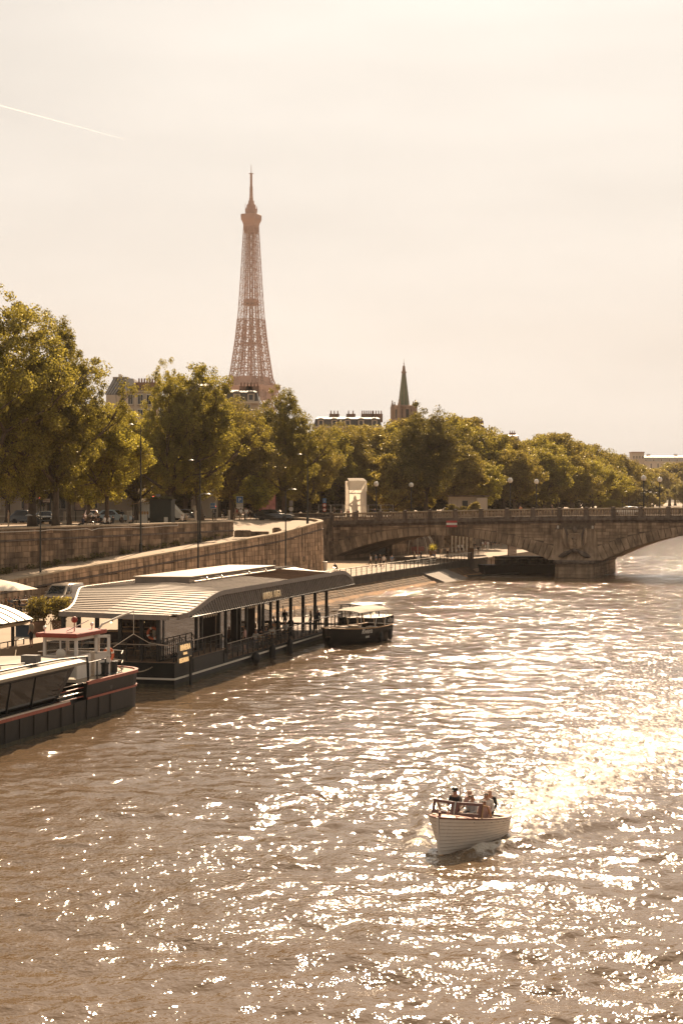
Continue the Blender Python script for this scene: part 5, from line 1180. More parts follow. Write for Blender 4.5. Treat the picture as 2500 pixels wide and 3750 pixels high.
# interior: service bar, shelves with bottles, tables and chairs
hull_box(-7.5, -2.2, 7.0, 7.8, 1.5, 2.6).build('bar_counter', mat('dark_walnut', (.05, .03, .02), .5), rb)
MB().box((-4.8, 7.4, 2.63), (5.5, 1.0, .06)).build('bar_top', TEAK, rb)
hull_box(-7.5, -2.2, 9.6, 9.9, 1.5, 4.0).build('back_bar', MATS['dark_walnut'], rb)
bot_me = MB().lathe([(.05, 0), (.05, .2), (.018, .26), (.018, .34)], 6).mesh('bottle', mat('bottle_glass', (.16, .11, .05), .1, var=.3, scale=9, rnd=.5))
rnd = random.Random(12)
for k in range(34): link('bottle', bot_me, rb, (-7.3+5.0*(k % 17)/16+rnd.uniform(-.05, .05), 9.5, 2.75+.5*(k//17)), scale=(1, 1, rnd.uniform(.8, 1.2)))
for z in (2.72, 3.22): MB().box((-4.85, 9.45, z), (5.3, .3, .04)).build('shelf', TEAK, rb)
# pendant lamps that are lit in the saloon
GLOW = mat('lit_bulb', (1, .75, .4), .5, var=0, emit=(1, .62, .28), estr=5)
for (x, y) in ((-2.2, 10), (-2.4, 14.6), (-4, 5.0), (-6, 4.6), (-2.3, 9.2)):
    o = MB().lathe([(.02, .5), (.02, .12), (.12, .1), (.14, 0)], 8).build('pendant', BLACK, rb, loc=(x, y, 3.45)); MB().ball((0, 0, -.02), .07, 8, 6).build('bulb', GLOW, o)
# scalloped awning strips inside the openings
for (y0, y1) in ((8.0, 10.8), (16.8, 19.4)):
    n = int((y1-y0)/.42)
    for k in range(n):
        ya = y0+(y1-y0)*k/n; w_ = (y1-y0)/n; mb = MB(); pts = [(ya+w_*.04, 4.1), (ya+w_*.96, 4.1), (ya+w_*.96, 3.75), (ya+w_*.75, 3.55), (ya+w_*.5, 3.47), (ya+w_*.25, 3.55), (ya+w_*.04, 3.75)]
        mb.prism(pts, XG-.03, XG, axis='x'); mb.build('scallop', CREAM if k % 2 else CANVAS, rb)
for k in range(5): MB().box((-2.3-k*1.5, 20.0, 2.4), (1.4, .06, 3.2)).build('partition', mat('dark_panel', (.035, .026, .02), .6, var=.2), rb)
hull_box(-7.9, -7.8, 1.2, 6, 1.5, 2.2).build('low_screen', BLACK, rb)
# --- railing along the river side
def rail(par, pts, h, name_post='rail_post', top=STEEL, pan=None, n_st=1.05, bars=True):
    for a, e in zip(pts[:-1], pts[1:]):
        a, e = Vector(a), Vector(e); n = max(1, round((e-a).length/n_st))
        for k in range(n+1):
            p = a.lerp(e, k/n); MB().box((p.x, p.y, p.z+h/2), (.06, .06, h)).build(name_post, BLACK, par)
        MB().tube([a+Vector((0, 0, h)), e+Vector((0, 0, h))], .032, 6).build('hand_rail', top, par)
        if bars:
            for f in (.35, .68): MB().tube([a+Vector((0, 0, h*f)), e+Vector((0, 0, h*f))], .012, 4).build('rail_wire', BLACK, par)
        if pan:
            for k in range(n):
                p, q = a.lerp(e, (k+.06)/n), a.lerp(e, (k+.94)/n); mb = MB(); mb.add([(p.x, p.y, p.z+.12), (q.x, q.y, q.z+.12), (q.x, q.y, q.z+h*.86), (p.x, p.y, p.z+h*.86)], [(0, 1, 2, 3)]); mb.build('rail_panel', pan, par)
rail(rb, [(-WB+.2, .15, 1.5), (-.1, .15, 1.5)], 1.0, pan=GLASS_C)
rail(rb, [(-.1, .15, 1.5), (-.1, 8.6, 1.5)], 1.02)
rail(rb, [(-.1, 9.7, .74), (-.1, LB-.2, .74)], 1.02, pan=GLASS_C)
mb = MB(); mb.tube([(-.1, 8.6, 2.52), (-.1, 9.7, 1.76)], .03, 5); mb.build('hand_rail', BLACK, rb)
mb = MB(); mb.tube([(-1.0, .8, 2.5), (-1.0, 4.3, 2.62), (-1.0, 5.4, 1.9)], .025, 5)
for y in (.8, 1.8, 2.8, 3.8): mb.tube([(-1.0, y, 1.5), (-1.0, y, 2.52)], .025, 5)
mb.build('stair_rail', BLACK, rb)
# --- lettering
def letters(par, body, size, mats, loc, rot, sx=1.0, ext=.02, shear=0.0, name='lettering'):
    me = text_mesh(body, size, ext, shear, sx); me.materials.clear(); me.materials.append(mats)
    o = link(name, me, par, loc); o.rotation_euler = rot; return o
SIGN = mat('sign_letter', (.78, .62, .40), .5, var=0, emit=(1, .72, .40), estr=.04)
NEON = mat('lit_sign_letter', (1, .75, .4), .5, var=0, emit=(1, .60, .26), estr=.32)
letters(rb, 'RIVIERA  FUGA', .66, SIGN, (XE+.36, 16.1, 4.36), (R(90), 0, R(90)), sx=.92, ext=.03)
letters(rb, 'RIVIERA', .50, NEON, (.02, 1.75, 2.10), (R(90), 0, R(90)), sx=.98)
letters(rb, 'FUGA', .22, NEON, (.02, 1.75, 1.82), (R(90), 0, R(90)), sx=1.1)
letters(rb, 'RESTAURANT', .40, NEON, (.02, 1.75, 1.38), (R(90), 0, R(90)), sx=.80)
MB().box((-.03, 1.75, 1.9), (.03, 2.5, 1.35)).build('sign_board', BLACK, rb)
# fenders, life ring, mooring pile
def fender(par, p, r_, L, lie=False): MB().lathe([(.05, L/2+.1), (r_*.6, L/2), (r_, L/2-.15), (r_, -L/2+.15), (r_*.6, -L/2), (.05, -L/2-.05)], 12).build('fender', RUBBER, par, smooth=True, loc=p)
fender(rb, (.28, 18.2, .30), .22, 1.25); fender(rb, (.28, 22.4, .30), .22, 1.25); MB().ball((.36, 14.2, .38), .42, 12, 8, sz=(.7, 1, 1)).build('fender', RUBBER, rb, smooth=True)
MB().lathe([(.10, -1), (.10, 1.5), (.12, 1.55), (.12, 1.7)], 8).build('mooring_pile', BLACK, rb, loc=(.25, 2.0, 0))
def lifering(par, p, rz, r_=.33):
    mb = MB(); n = 20; mb.tube([(r_*math.cos(2*PI*k/n), 0, r_*math.sin(2*PI*k/n)) for k in range(n+1)], .075, 8); o = mb.build('life_ring', mat('ring_orange', (.55, .13, .05), .5), par, smooth=True, loc=p, rz=rz)
    for k in range(4):
        a = k*PI/2+.4; m2 = MB(); m2.tube([(r_*math.cos(a+t), 0, r_*math.sin(a+t)) for t in (-.16, 0, .16)], .082, 8); m2.build('band', WHITE, o)
lifering(rb, (-1.75, 1.0, 3.1), 0)
# tables and chairs under the roof (each a thing)
def dining_table(p, rz, lab, group):
    t = thing('dining_table', lab, 'table', p, rz, group); MB().box((0, 0, .73), (.75, .75, .04)).build('table_top', CREAM, t); MB().lathe([(.25, 0), (.25, .03), (.035, .05), (.035, .71)], 8).build('leg', BLACK, t)
def chair(p, rz, lab, group):
    t = thing('chair', lab, 'chair', p, rz, group); MB().box((0, 0, .45), (.44, .44, .04)).build('seat', TEAK, t); MB().box((0, -.21, .70), (.42, .03, .36)).build('backrest', TEAK, t)
    for sx in (-1, 1):
        for sy in (-1, 1): MB().box((sx*.19, sy*.19, .22 if sy > 0 else .42), (.03, .03, .44 if sy > 0 else .84)).build('leg', BLACK, t)
def rbp(x, y, z): return Matrix.Rotation(-RB, 4, 'Z') @ Vector((x, y, z)) + rb_o
pl = [('sit', -2.1, 1.75, .9, CW, CTN, 'diner in white shirt and khaki trousers at the front deck railing'), ('sit2', -3.1, 2.1, -1.2, CGY, CDN, 'diner in grey shirt facing the white shirted diner on the front deck'),
      ('stand', -3.3, 5.2, 2.6, CW, CBK, 'waiter in white shirt standing before the bar'), ('sit3', -5.6, 3.0, 1.2, CNV, CBK, 'diner in dark jacket at a table near the bar'), ('sit', -7.2, 2.6, .3, CPK, CDN, 'diner in pink top by the corner of the front deck')]
for (ps, x, y, rz_, tp, bt, lab) in pl: person(ps, rbp(x, y, 1.5), rz_-RB, lab, tp, bt)
for (x, y) in ((-2.6, 1.9), (-5.0, 3.2), (-6.9, 3.4)): dining_table(rbp(x, y+.3, 1.5), -RB, 'small square dining table on the front deck', 'tables on the front deck')
for (x, y, r_) in ((-2.1, 1.72, .9), (-3.1, 2.05, -1.2), (-5.6, 2.95, 1.2), (-7.2, 2.55, .3), (-4.3, 3.6, 2)): chair(rbp(x, y, 1.5), r_-RB, 'slim teak dining chair on the front deck', 'chairs on the front deck')
side = [('stand', -.55, 14.6, 1.6, CPK, CBK, 'skin', 'woman in pale top and dark shorts walking along the side deck'), ('sit', -.75, 17.6, 2.9, CW, CNV, None, 'diner in white shirt seated beside the fenders'), ('sit2', -.7, 18.6, .2, CBK, CW, None, 'diner in black top and white trousers by the side railing'),
        ('sit', -.8, 20.1, 3.0, CGY, CBK, None, 'grey shirted diner near the middle of the side deck'), ('sit2', -.75, 21.2, 0, CW, CTN, None, 'diner in white with crossed arms on the side deck'), ('sit', -1.0, 25.4, 2.8, CW, CBK, None, 'man in white shirt with his back to the river on the aft terrace'),
        ('sit2', -2.2, 26.2, 1.0, COR, CBK, None, 'diner in orange top on the aft terrace'), ('stand', -.7, 31.2, 2.2, CTN, CDN, None, 'man in tan shirt standing at the aft column'), ('stand', -.4, 32.2, 2.8, CNV, CBK, None, 'tall man in navy standing at the aft end'),
        ('sit', -2.6, 28.6, .4, CNV, CBK, None, 'diner in navy beneath the louvred roof'), ('sit3', -1.8, 29.4, 3.3, CBK, CGY, None, 'diner in black beneath the louvred roof'), ('sit2', -3.4, 30.6, 1.9, CGY, CDN, None, 'diner in grey far back on the aft terrace'), ('stand', -3.0, 31.8, 3.0, CBK, CBK, None, 'waiter all in black at the back of the aft terrace'), ('sit', -4.2, 27.4, .9, CRD, CBK, None, 'diner in red jumper inside the aft terrace')]
for (ps, x, y, rz_, tp, bt, sh, lab) in side: person(ps, rbp(x, y, .76), rz_-RB, lab, tp, bt, shin=sh, arm='long' if y > 25 else None)
for k, (x, y) in enumerate(((-.75, 18.1), (-.75, 20.65), (-1.7, 25.8), (-2.2, 29.0), (-3.3, 29.8))): dining_table(rbp(x, y, .74), -RB, 'small square dining table on the side terrace', 'tables on the side terrace')
for k, (x, y, r_) in enumerate(((-.75, 17.55, 2.9), (-.7, 18.65, .2), (-.8, 20.05, 3.0), (-.75, 21.25, 0), (-1.0, 25.35, 2.8), (-2.2, 26.25, 1), (-2.6, 28.6, .4), (-1.8, 29.45, 3.3), (-3.4, 30.6, 1.9), (-4.2, 27.4, .9))): chair(rbp(x, y, .74), r_-RB, 'slim teak dining chair on the side terrace', 'chairs on the side terrace')
# aft pontoon railing past the roof end
pt = thing('aft_pontoon', 'low landing pontoon with thin rails past the restaurant end', 'pontoon', rbp(-4, LB+.3, 0), -RB)
MB().box((0, 3, .35), (6.5, 6, .9)).build('float', HULLR, pt); MB().box((0, 3, .83), (6.4, 5.9, .06)).build('deck', WOOD, pt)
rail(pt, [(-3.1, 5.8, .86), (3.1, 5.8, .86), (3.1, 1.6, .86)], 1.0, top=STEEL)

# ================================================================ moored launch at the restaurant's far end
ml_a = R(-58); ml = thing('moored_launch', 'black moored launch with folded cream bimini and script lettering', 'boat', (-.95, 117.4, 0), 0)
def hull_loft(stations, n=9):
    """stations: (y, half beam, sheer z, keel z, flare) -> rings port-keel-starboard open top"""
    rings = []
    for (y, hb_, zs, zk, fl) in stations:
        r_ = []
        for k in range(n):
            t = -1+2*k/(n-1); a = abs(t); x = hb_*(1-(1-a)**fl) if a < 1 else hb_
            z = zk + (zs-zk)*(a**1.7); r_.append((math.copysign(x, t) if t else 0.0, y, z))
        rings.append(r_)
    return rings
# local y runs aft (away/right), bow blunt towards the restaurant
st = [(-.15, .25, 1.42, -.1, 1.4), (.15, .75, 1.40, -.35, 1.6), (.9, 1.15, 1.34, -.4, 1.9), (2.2, 1.38, 1.28, -.4, 2.2), (4.5, 1.42, 1.22, -.4, 2.4), (6.3, 1.34, 1.24, -.35, 2.4), (7.4, 1.2, 1.30, -.2, 2.2)]
ml.rotation_euler.z = -R(33)
hl_ = hull_loft(st, 11); mb = MB(); mb.sheet(hl_); mb.loft([hl_[-1], [(p[0]*.98, p[1]+.05, p[2]) for p in hl_[-1]]]); mb.build('hull', HULLB, ml, smooth=True)
mb = MB(); mb.sheet([[(-s_[1]*.97, s_[0], s_[2]-.03), (-s_[1]*.4, s_[0], s_[2]+.01), (s_[1]*.4, s_[0], s_[2]+.01), (s_[1]*.97, s_[0], s_[2]-.03)] for s_ in st[:4]]); mb.build('fore_deck', TEAK, ml)
mb = MB()
for sx in (-1, 1): mb.tube([(sx*s_[1], s_[0], s_[2]) for s_ in st], .045, 6)
mb.build('gunwale', TEAK, ml)
mb = MB(); mb.sheet([[(-s_[1]*.9, s_[0], .62), (s_[1]*.9, s_[0], .62)] for s_ in st[2:]]); mb.build('cockpit_floor', TEAK, ml)
for k in range(4): MB().box((-.75 if k % 2 else .75, 3.4+(k//2)*1.5, .95), (.7, .6, .62)).build('seat', CREAM, ml)
mb = MB(); mb.box((0, 2.5, 1.42), (2.2, .06, .5)); mb.build('windscreen', GLASS_C, ml)
for sx in (-1, 1):
    for (y0, y1) in ((2.6, 2.6), (4.6, 4.3), (4.6, 5.0), (6.0, 5.7), (6.0, 6.4), (7.0, 6.6)): MB().tube([(sx*1.25, y0, 1.25), (sx*1.2, y1, 2.5)], .025, 5).build('canopy_strut', STEEL, ml)
g_ = [[(1.32*math.sin(t), y, 2.46+(.30+.05*math.sin(y*4.1))*math.cos(t)*(1.0 if 2.9 < y < 6.4 else .5)) for t in np.linspace(-1.45, 1.45, 9)] for y in np.linspace(2.2, 7.0, 8)]
MB().slab(g_, .05).build('canopy', mat('faded_canvas', (.36, .31, .24), .8), ml, smooth=True)
fender(ml, (1.55, 5.0, .45), .17, .7); fender(ml, (1.52, 6.4, .55), .17, .7)
letters(ml, 'Riviera', .55, WHITE, (1.412, 3.15, .86), (R(90), R(0), R(90)), ext=.01, shear=.35); letters(ml, 'SEINE', .22, WHITE, (1.40, 3.25, .52), (R(90), 0, R(90)), ext=.01)
# second dark hull moored behind it
m2 = thing('moored_launch', 'second black launch with a glazed cabin moored behind the lettered one', 'boat', (1.7, 127.6, 0), -R(33))
st2 = [(-3.2, .2, 1.7, 0, 1.4), (-2.5, .8, 1.6, -.3, 1.7), (-1, 1.2, 1.5, -.3, 2), (1.5, 1.25, 1.45, -.3, 2.2), (3.2, 1.1, 1.55, -.2, 2.2)]
hl2 = hull_loft(st2, 9); mb = MB(); mb.sheet(hl2); mb.loft([hl2[-1], [(p[0]*.98, p[1]+.05, p[2]) for p in hl2[-1]]]); mb.build('hull', HULLB, m2, smooth=True)
mb = MB(); mb.sheet([[(-s_[1]*.95, s_[0], s_[2]-.02), (s_[1]*.95, s_[0], s_[2]-.02)] for s_ in st2]); mb.build('deck', TEAK, m2)
for k in range(6): MB().box((-1.0 if k % 2 else 1.0, -1.6+(k//2)*1.3, 2.05), (.07, .07, 1.1)).build('cabin_post', BLACK, m2)
for k in range(2):
    for sx in (-1, 1): MB().box((sx*1.0, -.95+k*1.3, 2.1), (.03, 1.15, .8)).build('pane', GLASS_C, m2)
MB().slab([[(x, y, 2.66-.06*x*x) for x in (-1.15, -.5, 0, .5, 1.15)] for y in (-1.8, 1.4)], .07).build('cabin_roof', BLACK, m2)
letters(m2, 'U.EX', .40, WHITE, (1.24, 2.4, 1.0), (R(90), 0, R(90)), ext=.01)

# ================================================================ black barge with red rails and white wheelhouse
BA = R(17.0); bg_o = Vector((-10.45, 84.1, 0))
bgt = thing('river_barge', 'black river barge with red rub rails, glazed saloon and white wheelhouse', 'boat', bg_o, -BA)
# local: x to the right (river side = 0), y away; hull runs towards the camera (y negative)
BWD = 5.2; BL0 = -34.0
def outline(inset=0.0, bow=True):
    pts = [(-.0-inset, BL0), (-.0-inset, -1.9)]
    for a in np.linspace(0, PI/2, 7)[1:]: pts.append((-BWD/2+(BWD/2-inset)*math.cos(a)**.75, -1.9+1.9*math.sin(a)-inset))
    for a in np.linspace(PI/2, PI, 7)[1:]: pts.append((-BWD/2-(BWD/2-inset)*abs(math.cos(a))**.75, -1.9+1.9*math.sin(a)-inset))
    return pts + [(-BWD+inset, BL0)]
def ring_at(z, inset): return [(x, y, z) for x, y in outline(inset)]
mb = MB(); mb.loft([ring_at(-.8, .10), ring_at(.0, .03), ring_at(1.17, 0)]); mb.build('hull', HULLB, bgt, smooth=False)
for y in np.arange(BL0+1, -3.5, 1.35): MB().box((.012, y, .55), (.03, .05, 1.2)).build('hull_frame', HULLB, bgt)
def fore(z, ins): return [(x, y, z) for x, y in outline(ins) if y > -7.35] 
def fore_ring(z, ins): o = outline(ins); return [(o[1][0], -7.4, z)] + [(x, y, z) for x, y in o[1:-1]] + [(o[-1][0], -7.4, z)]
mb = MB(); f_ = [fore_ring(1.18, .0), fore_ring(1.98, -.06)]; mb.loft(f_); mb.build('forecastle', HULLB, bgt)
def band_r(z0, z1, ins, name, y_min, m_):
    o = [p for p in outline(ins) if p[1] > y_min]; o = [(o[0][0] if True else 0, y_min)] + o + [(-BWD-(-ins if False else ins) if False else o[-1][0], y_min)]
    o2 = [p for p in outline(ins+.14) if p[1] > y_min]; o2 = [(o2[0][0], y_min)] + o2 + [(o2[-1][0], y_min)]
    mb = MB(); mb.loft([[(a[0], a[1], z0), (a[0], a[1], z1), (c[0], c[1], z1), (c[0], c[1], z0)] for a, c in zip(o, o2)]); mb.build(name, m_, bgt)
band_r(1.17, 1.27, -.05, 'red_rail', -7.3, RUST); band_r(1.90, 2.06, -.10, 'red_rail', -7.35, RUST)
for sx in (0.0, -BWD): MB().box((sx, (BL0-9.2)/2, 1.22), (.14, -9.2-BL0, .14)).build('red_rail', RUST, bgt); MB().box((sx-.05, (BL0-9.2)/2, 1.33), (.16, -9.2-BL0, .08)).build('steel_edge', STEEL, bgt)
mb = MB(); mb.add([(x, y, 1.99) for x, y in outline(-.02)[1:-1]] + [(-BWD, -7.4, 1.99), (0, -7.4, 1.99)], [tuple(range(len(outline())-2+2))]); mb.build('fore_deck', mat('worn_deck', (.34, .27, .19), .7, var=.15, scale=2), bgt)
MB().box((-BWD/2, (BL0-7.4)/2, 1.15), (BWD-.2, -7.4-BL0, .06)).build('side_deck', BLACK, bgt)
for k, y in enumerate((-2.0, -4.6)): MB().lathe([(.16, -.02), (.20, .02), (.16, .04)], 14).build('porthole', BLACK, bgt, loc=(-.01 if k else -.35, y, 1.55)).rotation_euler = (0, R(90), R(0 if k else 22))
MB().box((.012, (BL0-2)/2, .07), (.02, -2-BL0, .24)).build('waterline_grime', ALGAE, bgt)
# saloon: sloped end, leaning glass wall, cream roof
SR, S1 = 3.20, -8.2
mb = MB(); mb.loft([[(-.45, BL0, 1.2), (-.18, BL0, SR-.25), (-BWD+.18, BL0, SR-.25), (-BWD+.45, BL0, 1.2)], [(-.45, -9.8, 1.2), (-.18, S1, SR-.25), (-BWD+.18, S1, SR-.25), (-BWD+.45, -9.8, 1.2)]]); mb.build('saloon', BLACK, bgt)
y = -10.0
for k in range(9):
    y0, y1 = y-2.3+.05, y-.03
    mb = MB(); mb.add([(-.42, y0, 1.38), (-.42, y1, 1.38), (-.165, y1 + (0 if k else 1.1), SR-.42), (-.165, y0, SR-.42)], [(0, 1, 2, 3)]); mb.build('pane', GLASS_B, bgt); y -= 2.33
    MB().tube([(-.40, y0-.04, 1.35), (-.15, y0-.04, SR-.4)], .04, 4).build('mullion', BLACK, bgt)
MB().slab([[(.12, yy_, SR-.10), (-.3, yy_, SR), (-2.6, yy_, SR+.10), (-BWD+.3, yy_, SR), (-BWD-.12, yy_, SR-.10)] for yy_ in (BL0, -20, -14, S1+.6)], .14).build('saloon_roof', mat('cream_roof_paint', (.30, .25, .185), .55, var=.12, scale=2, damt=.25, dark=(.3, .24, .17), dscale=1.2), bgt)
mb = MB(); mb.tube([(-.55, BL0, SR+.14), (-.55, -12, SR+.14), (-.5, -9.2, SR+.12), (-.35, -6.6, SR+.02), (-.3, -6.5, 1.3)], .055, 6); mb.build('pipe_rail', IRON, bgt)
for y in np.arange(-30, -9.5, 3.0): MB().box((-.55, y, SR+.05), (.05, .05, .2)).build('pipe_bracket', IRON, bgt)
mb = MB(); mb.tube([(-4.2, -26, SR+.25), (-4.2, -10, SR+.25)], .04, 5); mb.tube([(-2.2, -15, SR+.25), (-.9, -12, SR+.2)], .035, 5); mb.build('pipe_rail', IRON, bgt)
mb = MB(); mb.tube([(-2.4, -17, SR+.08), (-2.4, -17, SR+.32), (-2.1, -16.9, SR+.38), (-1.4, -16.5, SR+.12)], .05, 6); mb.build('vent_pipe', IRON, bgt)
MB().box((-1.0, -11.2, SR+.30), (.8, .5, .42)).build('roof_box', mat('grey_box', (.12, .11, .10), .6), bgt); MB().box((-1.9, -14.4, SR+.17), (1.6, 1.1, .16)).build('hatch', CREAM, bgt)
MB().box((-.15, -19.5, SR-.02), (.26, .5, .2)).build('flood_light', BLACK, bgt)
# well between saloon and forecastle: steps and rails
for k in range(4): MB().tube([(-.12, -10.6+k*.35, 1.35+k*.22), (-.12, -7.5, 1.35+k*.22)], .028, 5).build('well_rail', STEEL if k % 2 else RUST, bgt)
MB().box((-1.3, -8.9, 1.35), (2.0, 1.6, .5)).build('well_locker', BLACK, bgt)
# wheelhouse
WX, WY, WW_, WL = -2.0, -5.0, 1.75, 2.5
wh = MB()
for (x, y) in ((WX-WW_/2, WY-WL/2), (WX+WW_/2, WY-WL/2), (WX+WW_/2, WY+WL/2), (WX-WW_/2, WY+WL/2)): wh.box((x, y, 3.1), (.14, .14, 2.1))
wh.box((WX, WY-WL/2, 2.65), (WW_, .07, 1.1)); wh.box((WX, WY+WL/2, 2.6), (WW_, .07, 1.2)); wh.box((WX-WW_/2, WY, 2.6), (.07, WL, 1.2)); wh.box((WX+WW_/2, WY-.45, 2.6), (.07, WL-.95, 1.2))
wh.box((WX, WY-WL/2, 4.05), (WW_, .08, .2)); wh.box((WX+WW_/2, WY, 4.05), (.08, WL, .2)); wh.box((WX-WW_/2, WY, 4.05), (.08, WL, .2)); wh.box((WX, WY-WL/2, 3.6), (.06, .07, .9))
w_ = wh.build('wheelhouse', WHITE, bgt)
MB().rbox((WX, WY, 4.24), (WW_+.55, WL+1.0, .22), .03).build('wheelhouse_roof', RED, bgt)
for x in (WX-.44, WX+.44): MB().box((x, WY-WL/2, 3.57), (.72, .02, .74)).build('pane', GLASS_C, w_)
MB().box((WX+WW_/2, WY-.35, 3.57), (.02, 1.1, .72)).build('pane', GLASS_C, w_); MB().box((WX-WW_/2, WY, 3.57), (.02, 1.9, .72)).build('pane', GLASS_C, w_)
dr = MB(); dr.box((0, .4, 2.55), (.05, .8, 1.2)); dr.box((0, .08, 3.6), (.05, .16, .95)); dr.box((0, .72, 3.6), (.05, .16, .95)); dr.box((0, .4, 4.02), (.05, .8, .14)); dr.box((0, .4, 3.18), (.05, .8, .1))
d_ = dr.build('door', WHITE, bgt, loc=(WX+WW_/2+.06, WY+.72, 0), rz=R(-62)); MB().box((0, .4, 3.6), (.02, .5, .72)).build('pane', GLASS_C, d_); MB().box((.05, .68, 2.95), (.06, .06, .1)).build('handle', STEEL, d_)
MB().ball((WX+.2, WY-WL/2-.35, 3.3), .28, 12, 8, sz=(1, .5, 1)).build('search_light', CREAM, bgt, smooth=True)
mb = MB(); mb.tube([(WX+.35, WY-.4, 4.35), (WX+.35, WY-.4, 4.9)], .03, 5); mb.ball((WX+.35, WY-.4, 4.95), .17, 8, 6); mb.build('signal_lamp', RED, bgt)
for (x, y) in ((WX-.8, WY-1.4), (WX+.5, WY+1.3)): MB().lathe([(.03, 4.3), (.03, 4.5), (.09, 4.55), (.09, 4.66), (.02, 4.7)], 8, c=(x, y, 0)).build('deck_lamp', WHITE, bgt)
mb = MB(); mb.tube([(WX+.2, WY-1.0, 4.4), (WX+1.2, WY-.5, 4.95)], .025, 5); mb.build('boat_hook', WHITE, bgt)
mb = MB(); mb.tube([(-1.2, -4.0, 2.0), (-1.15, -3.9, 4.2), (-1.0, -3.5, 4.6), (-.4, -2.2, 5.0), (-.1, -1.6, 5.15)], [.06, .06, .06, .055, .05], 6); mb.build('davit', CREAM, bgt)
mb = MB(); mb.tube([(-.1, -1.6, 5.15), (-.1, -1.6, 3.95)], .015, 4); mb.tube([(-.1, -1.6, 3.95), (-.9, -2.4, 3.3)], .015, 4); mb.tube([(-.1, -1.6, 3.95), (.35, -.6, 3.4), (1.1, .2, 3.2)], .015, 4); mb.build('davit_rope', CREAM, bgt)
lifering(bgt, (-.62, -3.6, 3.0), R(70), .34)
# forecastle fittings
for (x, y) in ((-.62, -4.0), (-.5, -3.2)): MB().lathe([(.27, 2.0), (.27, 2.06), (.20, 2.1), (.20, 2.55), (.24, 2.58), (.24, 2.66), (.05, 2.68)], 12, c=(x, y, 0)).build('mooring_bollard', IRON, bgt)
MB().box((-.55, -3.6, 2.02), (.75, 1.7, .06)).build('bollard_base', IRON, bgt)
rail(bgt, [(-.12, -6.9, 2.0), (-.15, -4.9, 2.0)], .95, top=BLACK, bars=False)
for (x, y) in ((-.25, -2.8), (-.9, -1.2), (-2.6, -.3), (-4.4, -1.2)): MB().tube([(x, y, 2.0), (x, y, 3.0)], .025, 5).build('rail_post', IRON, bgt)
mb = MB(); mb.tube([(-.25, -2.8, 3.0), (-.9, -1.2, 3.0), (-2.6, -.3, 3.0), (-4.4, -1.2, 3.0), (-5, -3, 3.0)], .025, 5); mb.tube([(-.25, -2.8, 2.5), (-.9, -1.2, 2.5), (-2.6, -.3, 2.5), (-4.4, -1.2, 2.5)], .02, 5); mb.build('rail', STEEL, bgt)
rt = thing('deck_table', 'round cafe table on the barge foredeck', 'table', Matrix.Rotation(-BA, 4, 'Z') @ Vector((-1.9, -1.6, 2.0)) + bg_o); MB().lathe([(.42, .72), (.42, .76)], 16).build('table_top', CREAM, rt); MB().lathe([(.22, 0), (.2, .03), (.04, .06), (.04, .72)], 8).build('leg', IRON, rt)
MB().rbox((-2.9, -1.8, 2.3), (1.1, .7, .6), .04).build('deck_box', IRON, bgt)
# ================================================================ white clinker launch under way
BH = R(30)
la = thing('motor_launch', 'white clinker built motor launch with mahogany windscreen speeding up a wake', 'boat', BOAT_P, -BH)
LY = [0, .12, .35, .7, 1.2, 1.8, 2.5, 3.2, 3.8, 4.1]
SH = [.05, .22, .45, .68, .86, .97, 1.0, .95, .80, .66]        # half beam at the sheer
BT = [.02, .05, .12, .24, .42, .58, .68, .68, .60, .52]        # half beam low down
ZS = [1.10, 1.09, 1.06, 1.01, .93, .84, .74, .64, .57, .54]    # sheer height
ZB = [-.05, -.05, -.06, -.07, -.08, -.10, -.12, -.14, -.15, -.15]
LYD = np.linspace(0, 4.1, 26)
def ip(A, y): return float(np.interp(y, LY, A))
def hp(sx, y, t):          # t 0 low .. 1 sheer
    x = ip(BT, y) + (ip(SH, y)-ip(BT, y))*(t**.85); rake = -.10*(1-t)*max(0, 1-y/.8)*-1
    return (sx*x, y+rake, ip(ZB, y)+(ip(ZS, y)-ip(ZB, y))*t)
WH_B = mat('white_hull_paint', (.70, .62, .53), .4, var=.06, scale=3)
NS = 10; SEAM = mat('plank_seam', (.20, .13, .09), .7)
for sx in (-1, 1):
    for k in range(NS):
        t0, t1 = k/NS, (k+1)/NS; mb = MB(); g_ = []
        for y in LYD:
            a, e = hp(sx, y, t0), hp(sx, y, t1); o = .020*sx*min(1, y/.15)
            g_.append([(a[0]+o, a[1], a[2]-.01), (e[0]+o*.2, e[1], e[2])])
        mb.slab(g_, .012); st_o = mb.build('strake', WH_B, la)
        if k: MB().tube([(q[0][0]+.004*sx, q[0][1], q[0][2]) for q in g_], .0045, 4).build('plank_seam', SEAM, st_o)
mb = MB(); mb.tube([hp(0, 0, t)[:1]+(hp(0, 0, t)[1]-.02, hp(0, 0, t)[2]) for t in (0, .3, .7, 1.03)], .04, 6); mb.build('stem', WH_B, la)
mb = MB(); n_ = 9; mb.add([hp(-1, 4.1, t) for t in np.linspace(0, 1, n_)] + [hp(1, 4.1, t) for t in np.linspace(1, 0, n_)], [tuple(range(2*n_))]); mb.build('transom', WH_B, la)
mb = MB(); mb.sheet([[(-ip(BT, y)*.9, y, .0), (ip(BT, y)*.9, y, .0)] for y in LYD[3:]]); mb.build('floor', mat('dark_cockpit', (.03, .022, .018), .8), la)
mb = MB()
for sx in (-1, 1): mb.sheet([[(sx*(ip(SH, y)-.10), y, ip(ZS, y)-.04), (sx*(ip(BT, y)*.92), y, .02)] for y in LYD[8:]])
mb.build('cockpit_lining', MATS['dark_cockpit'], la)
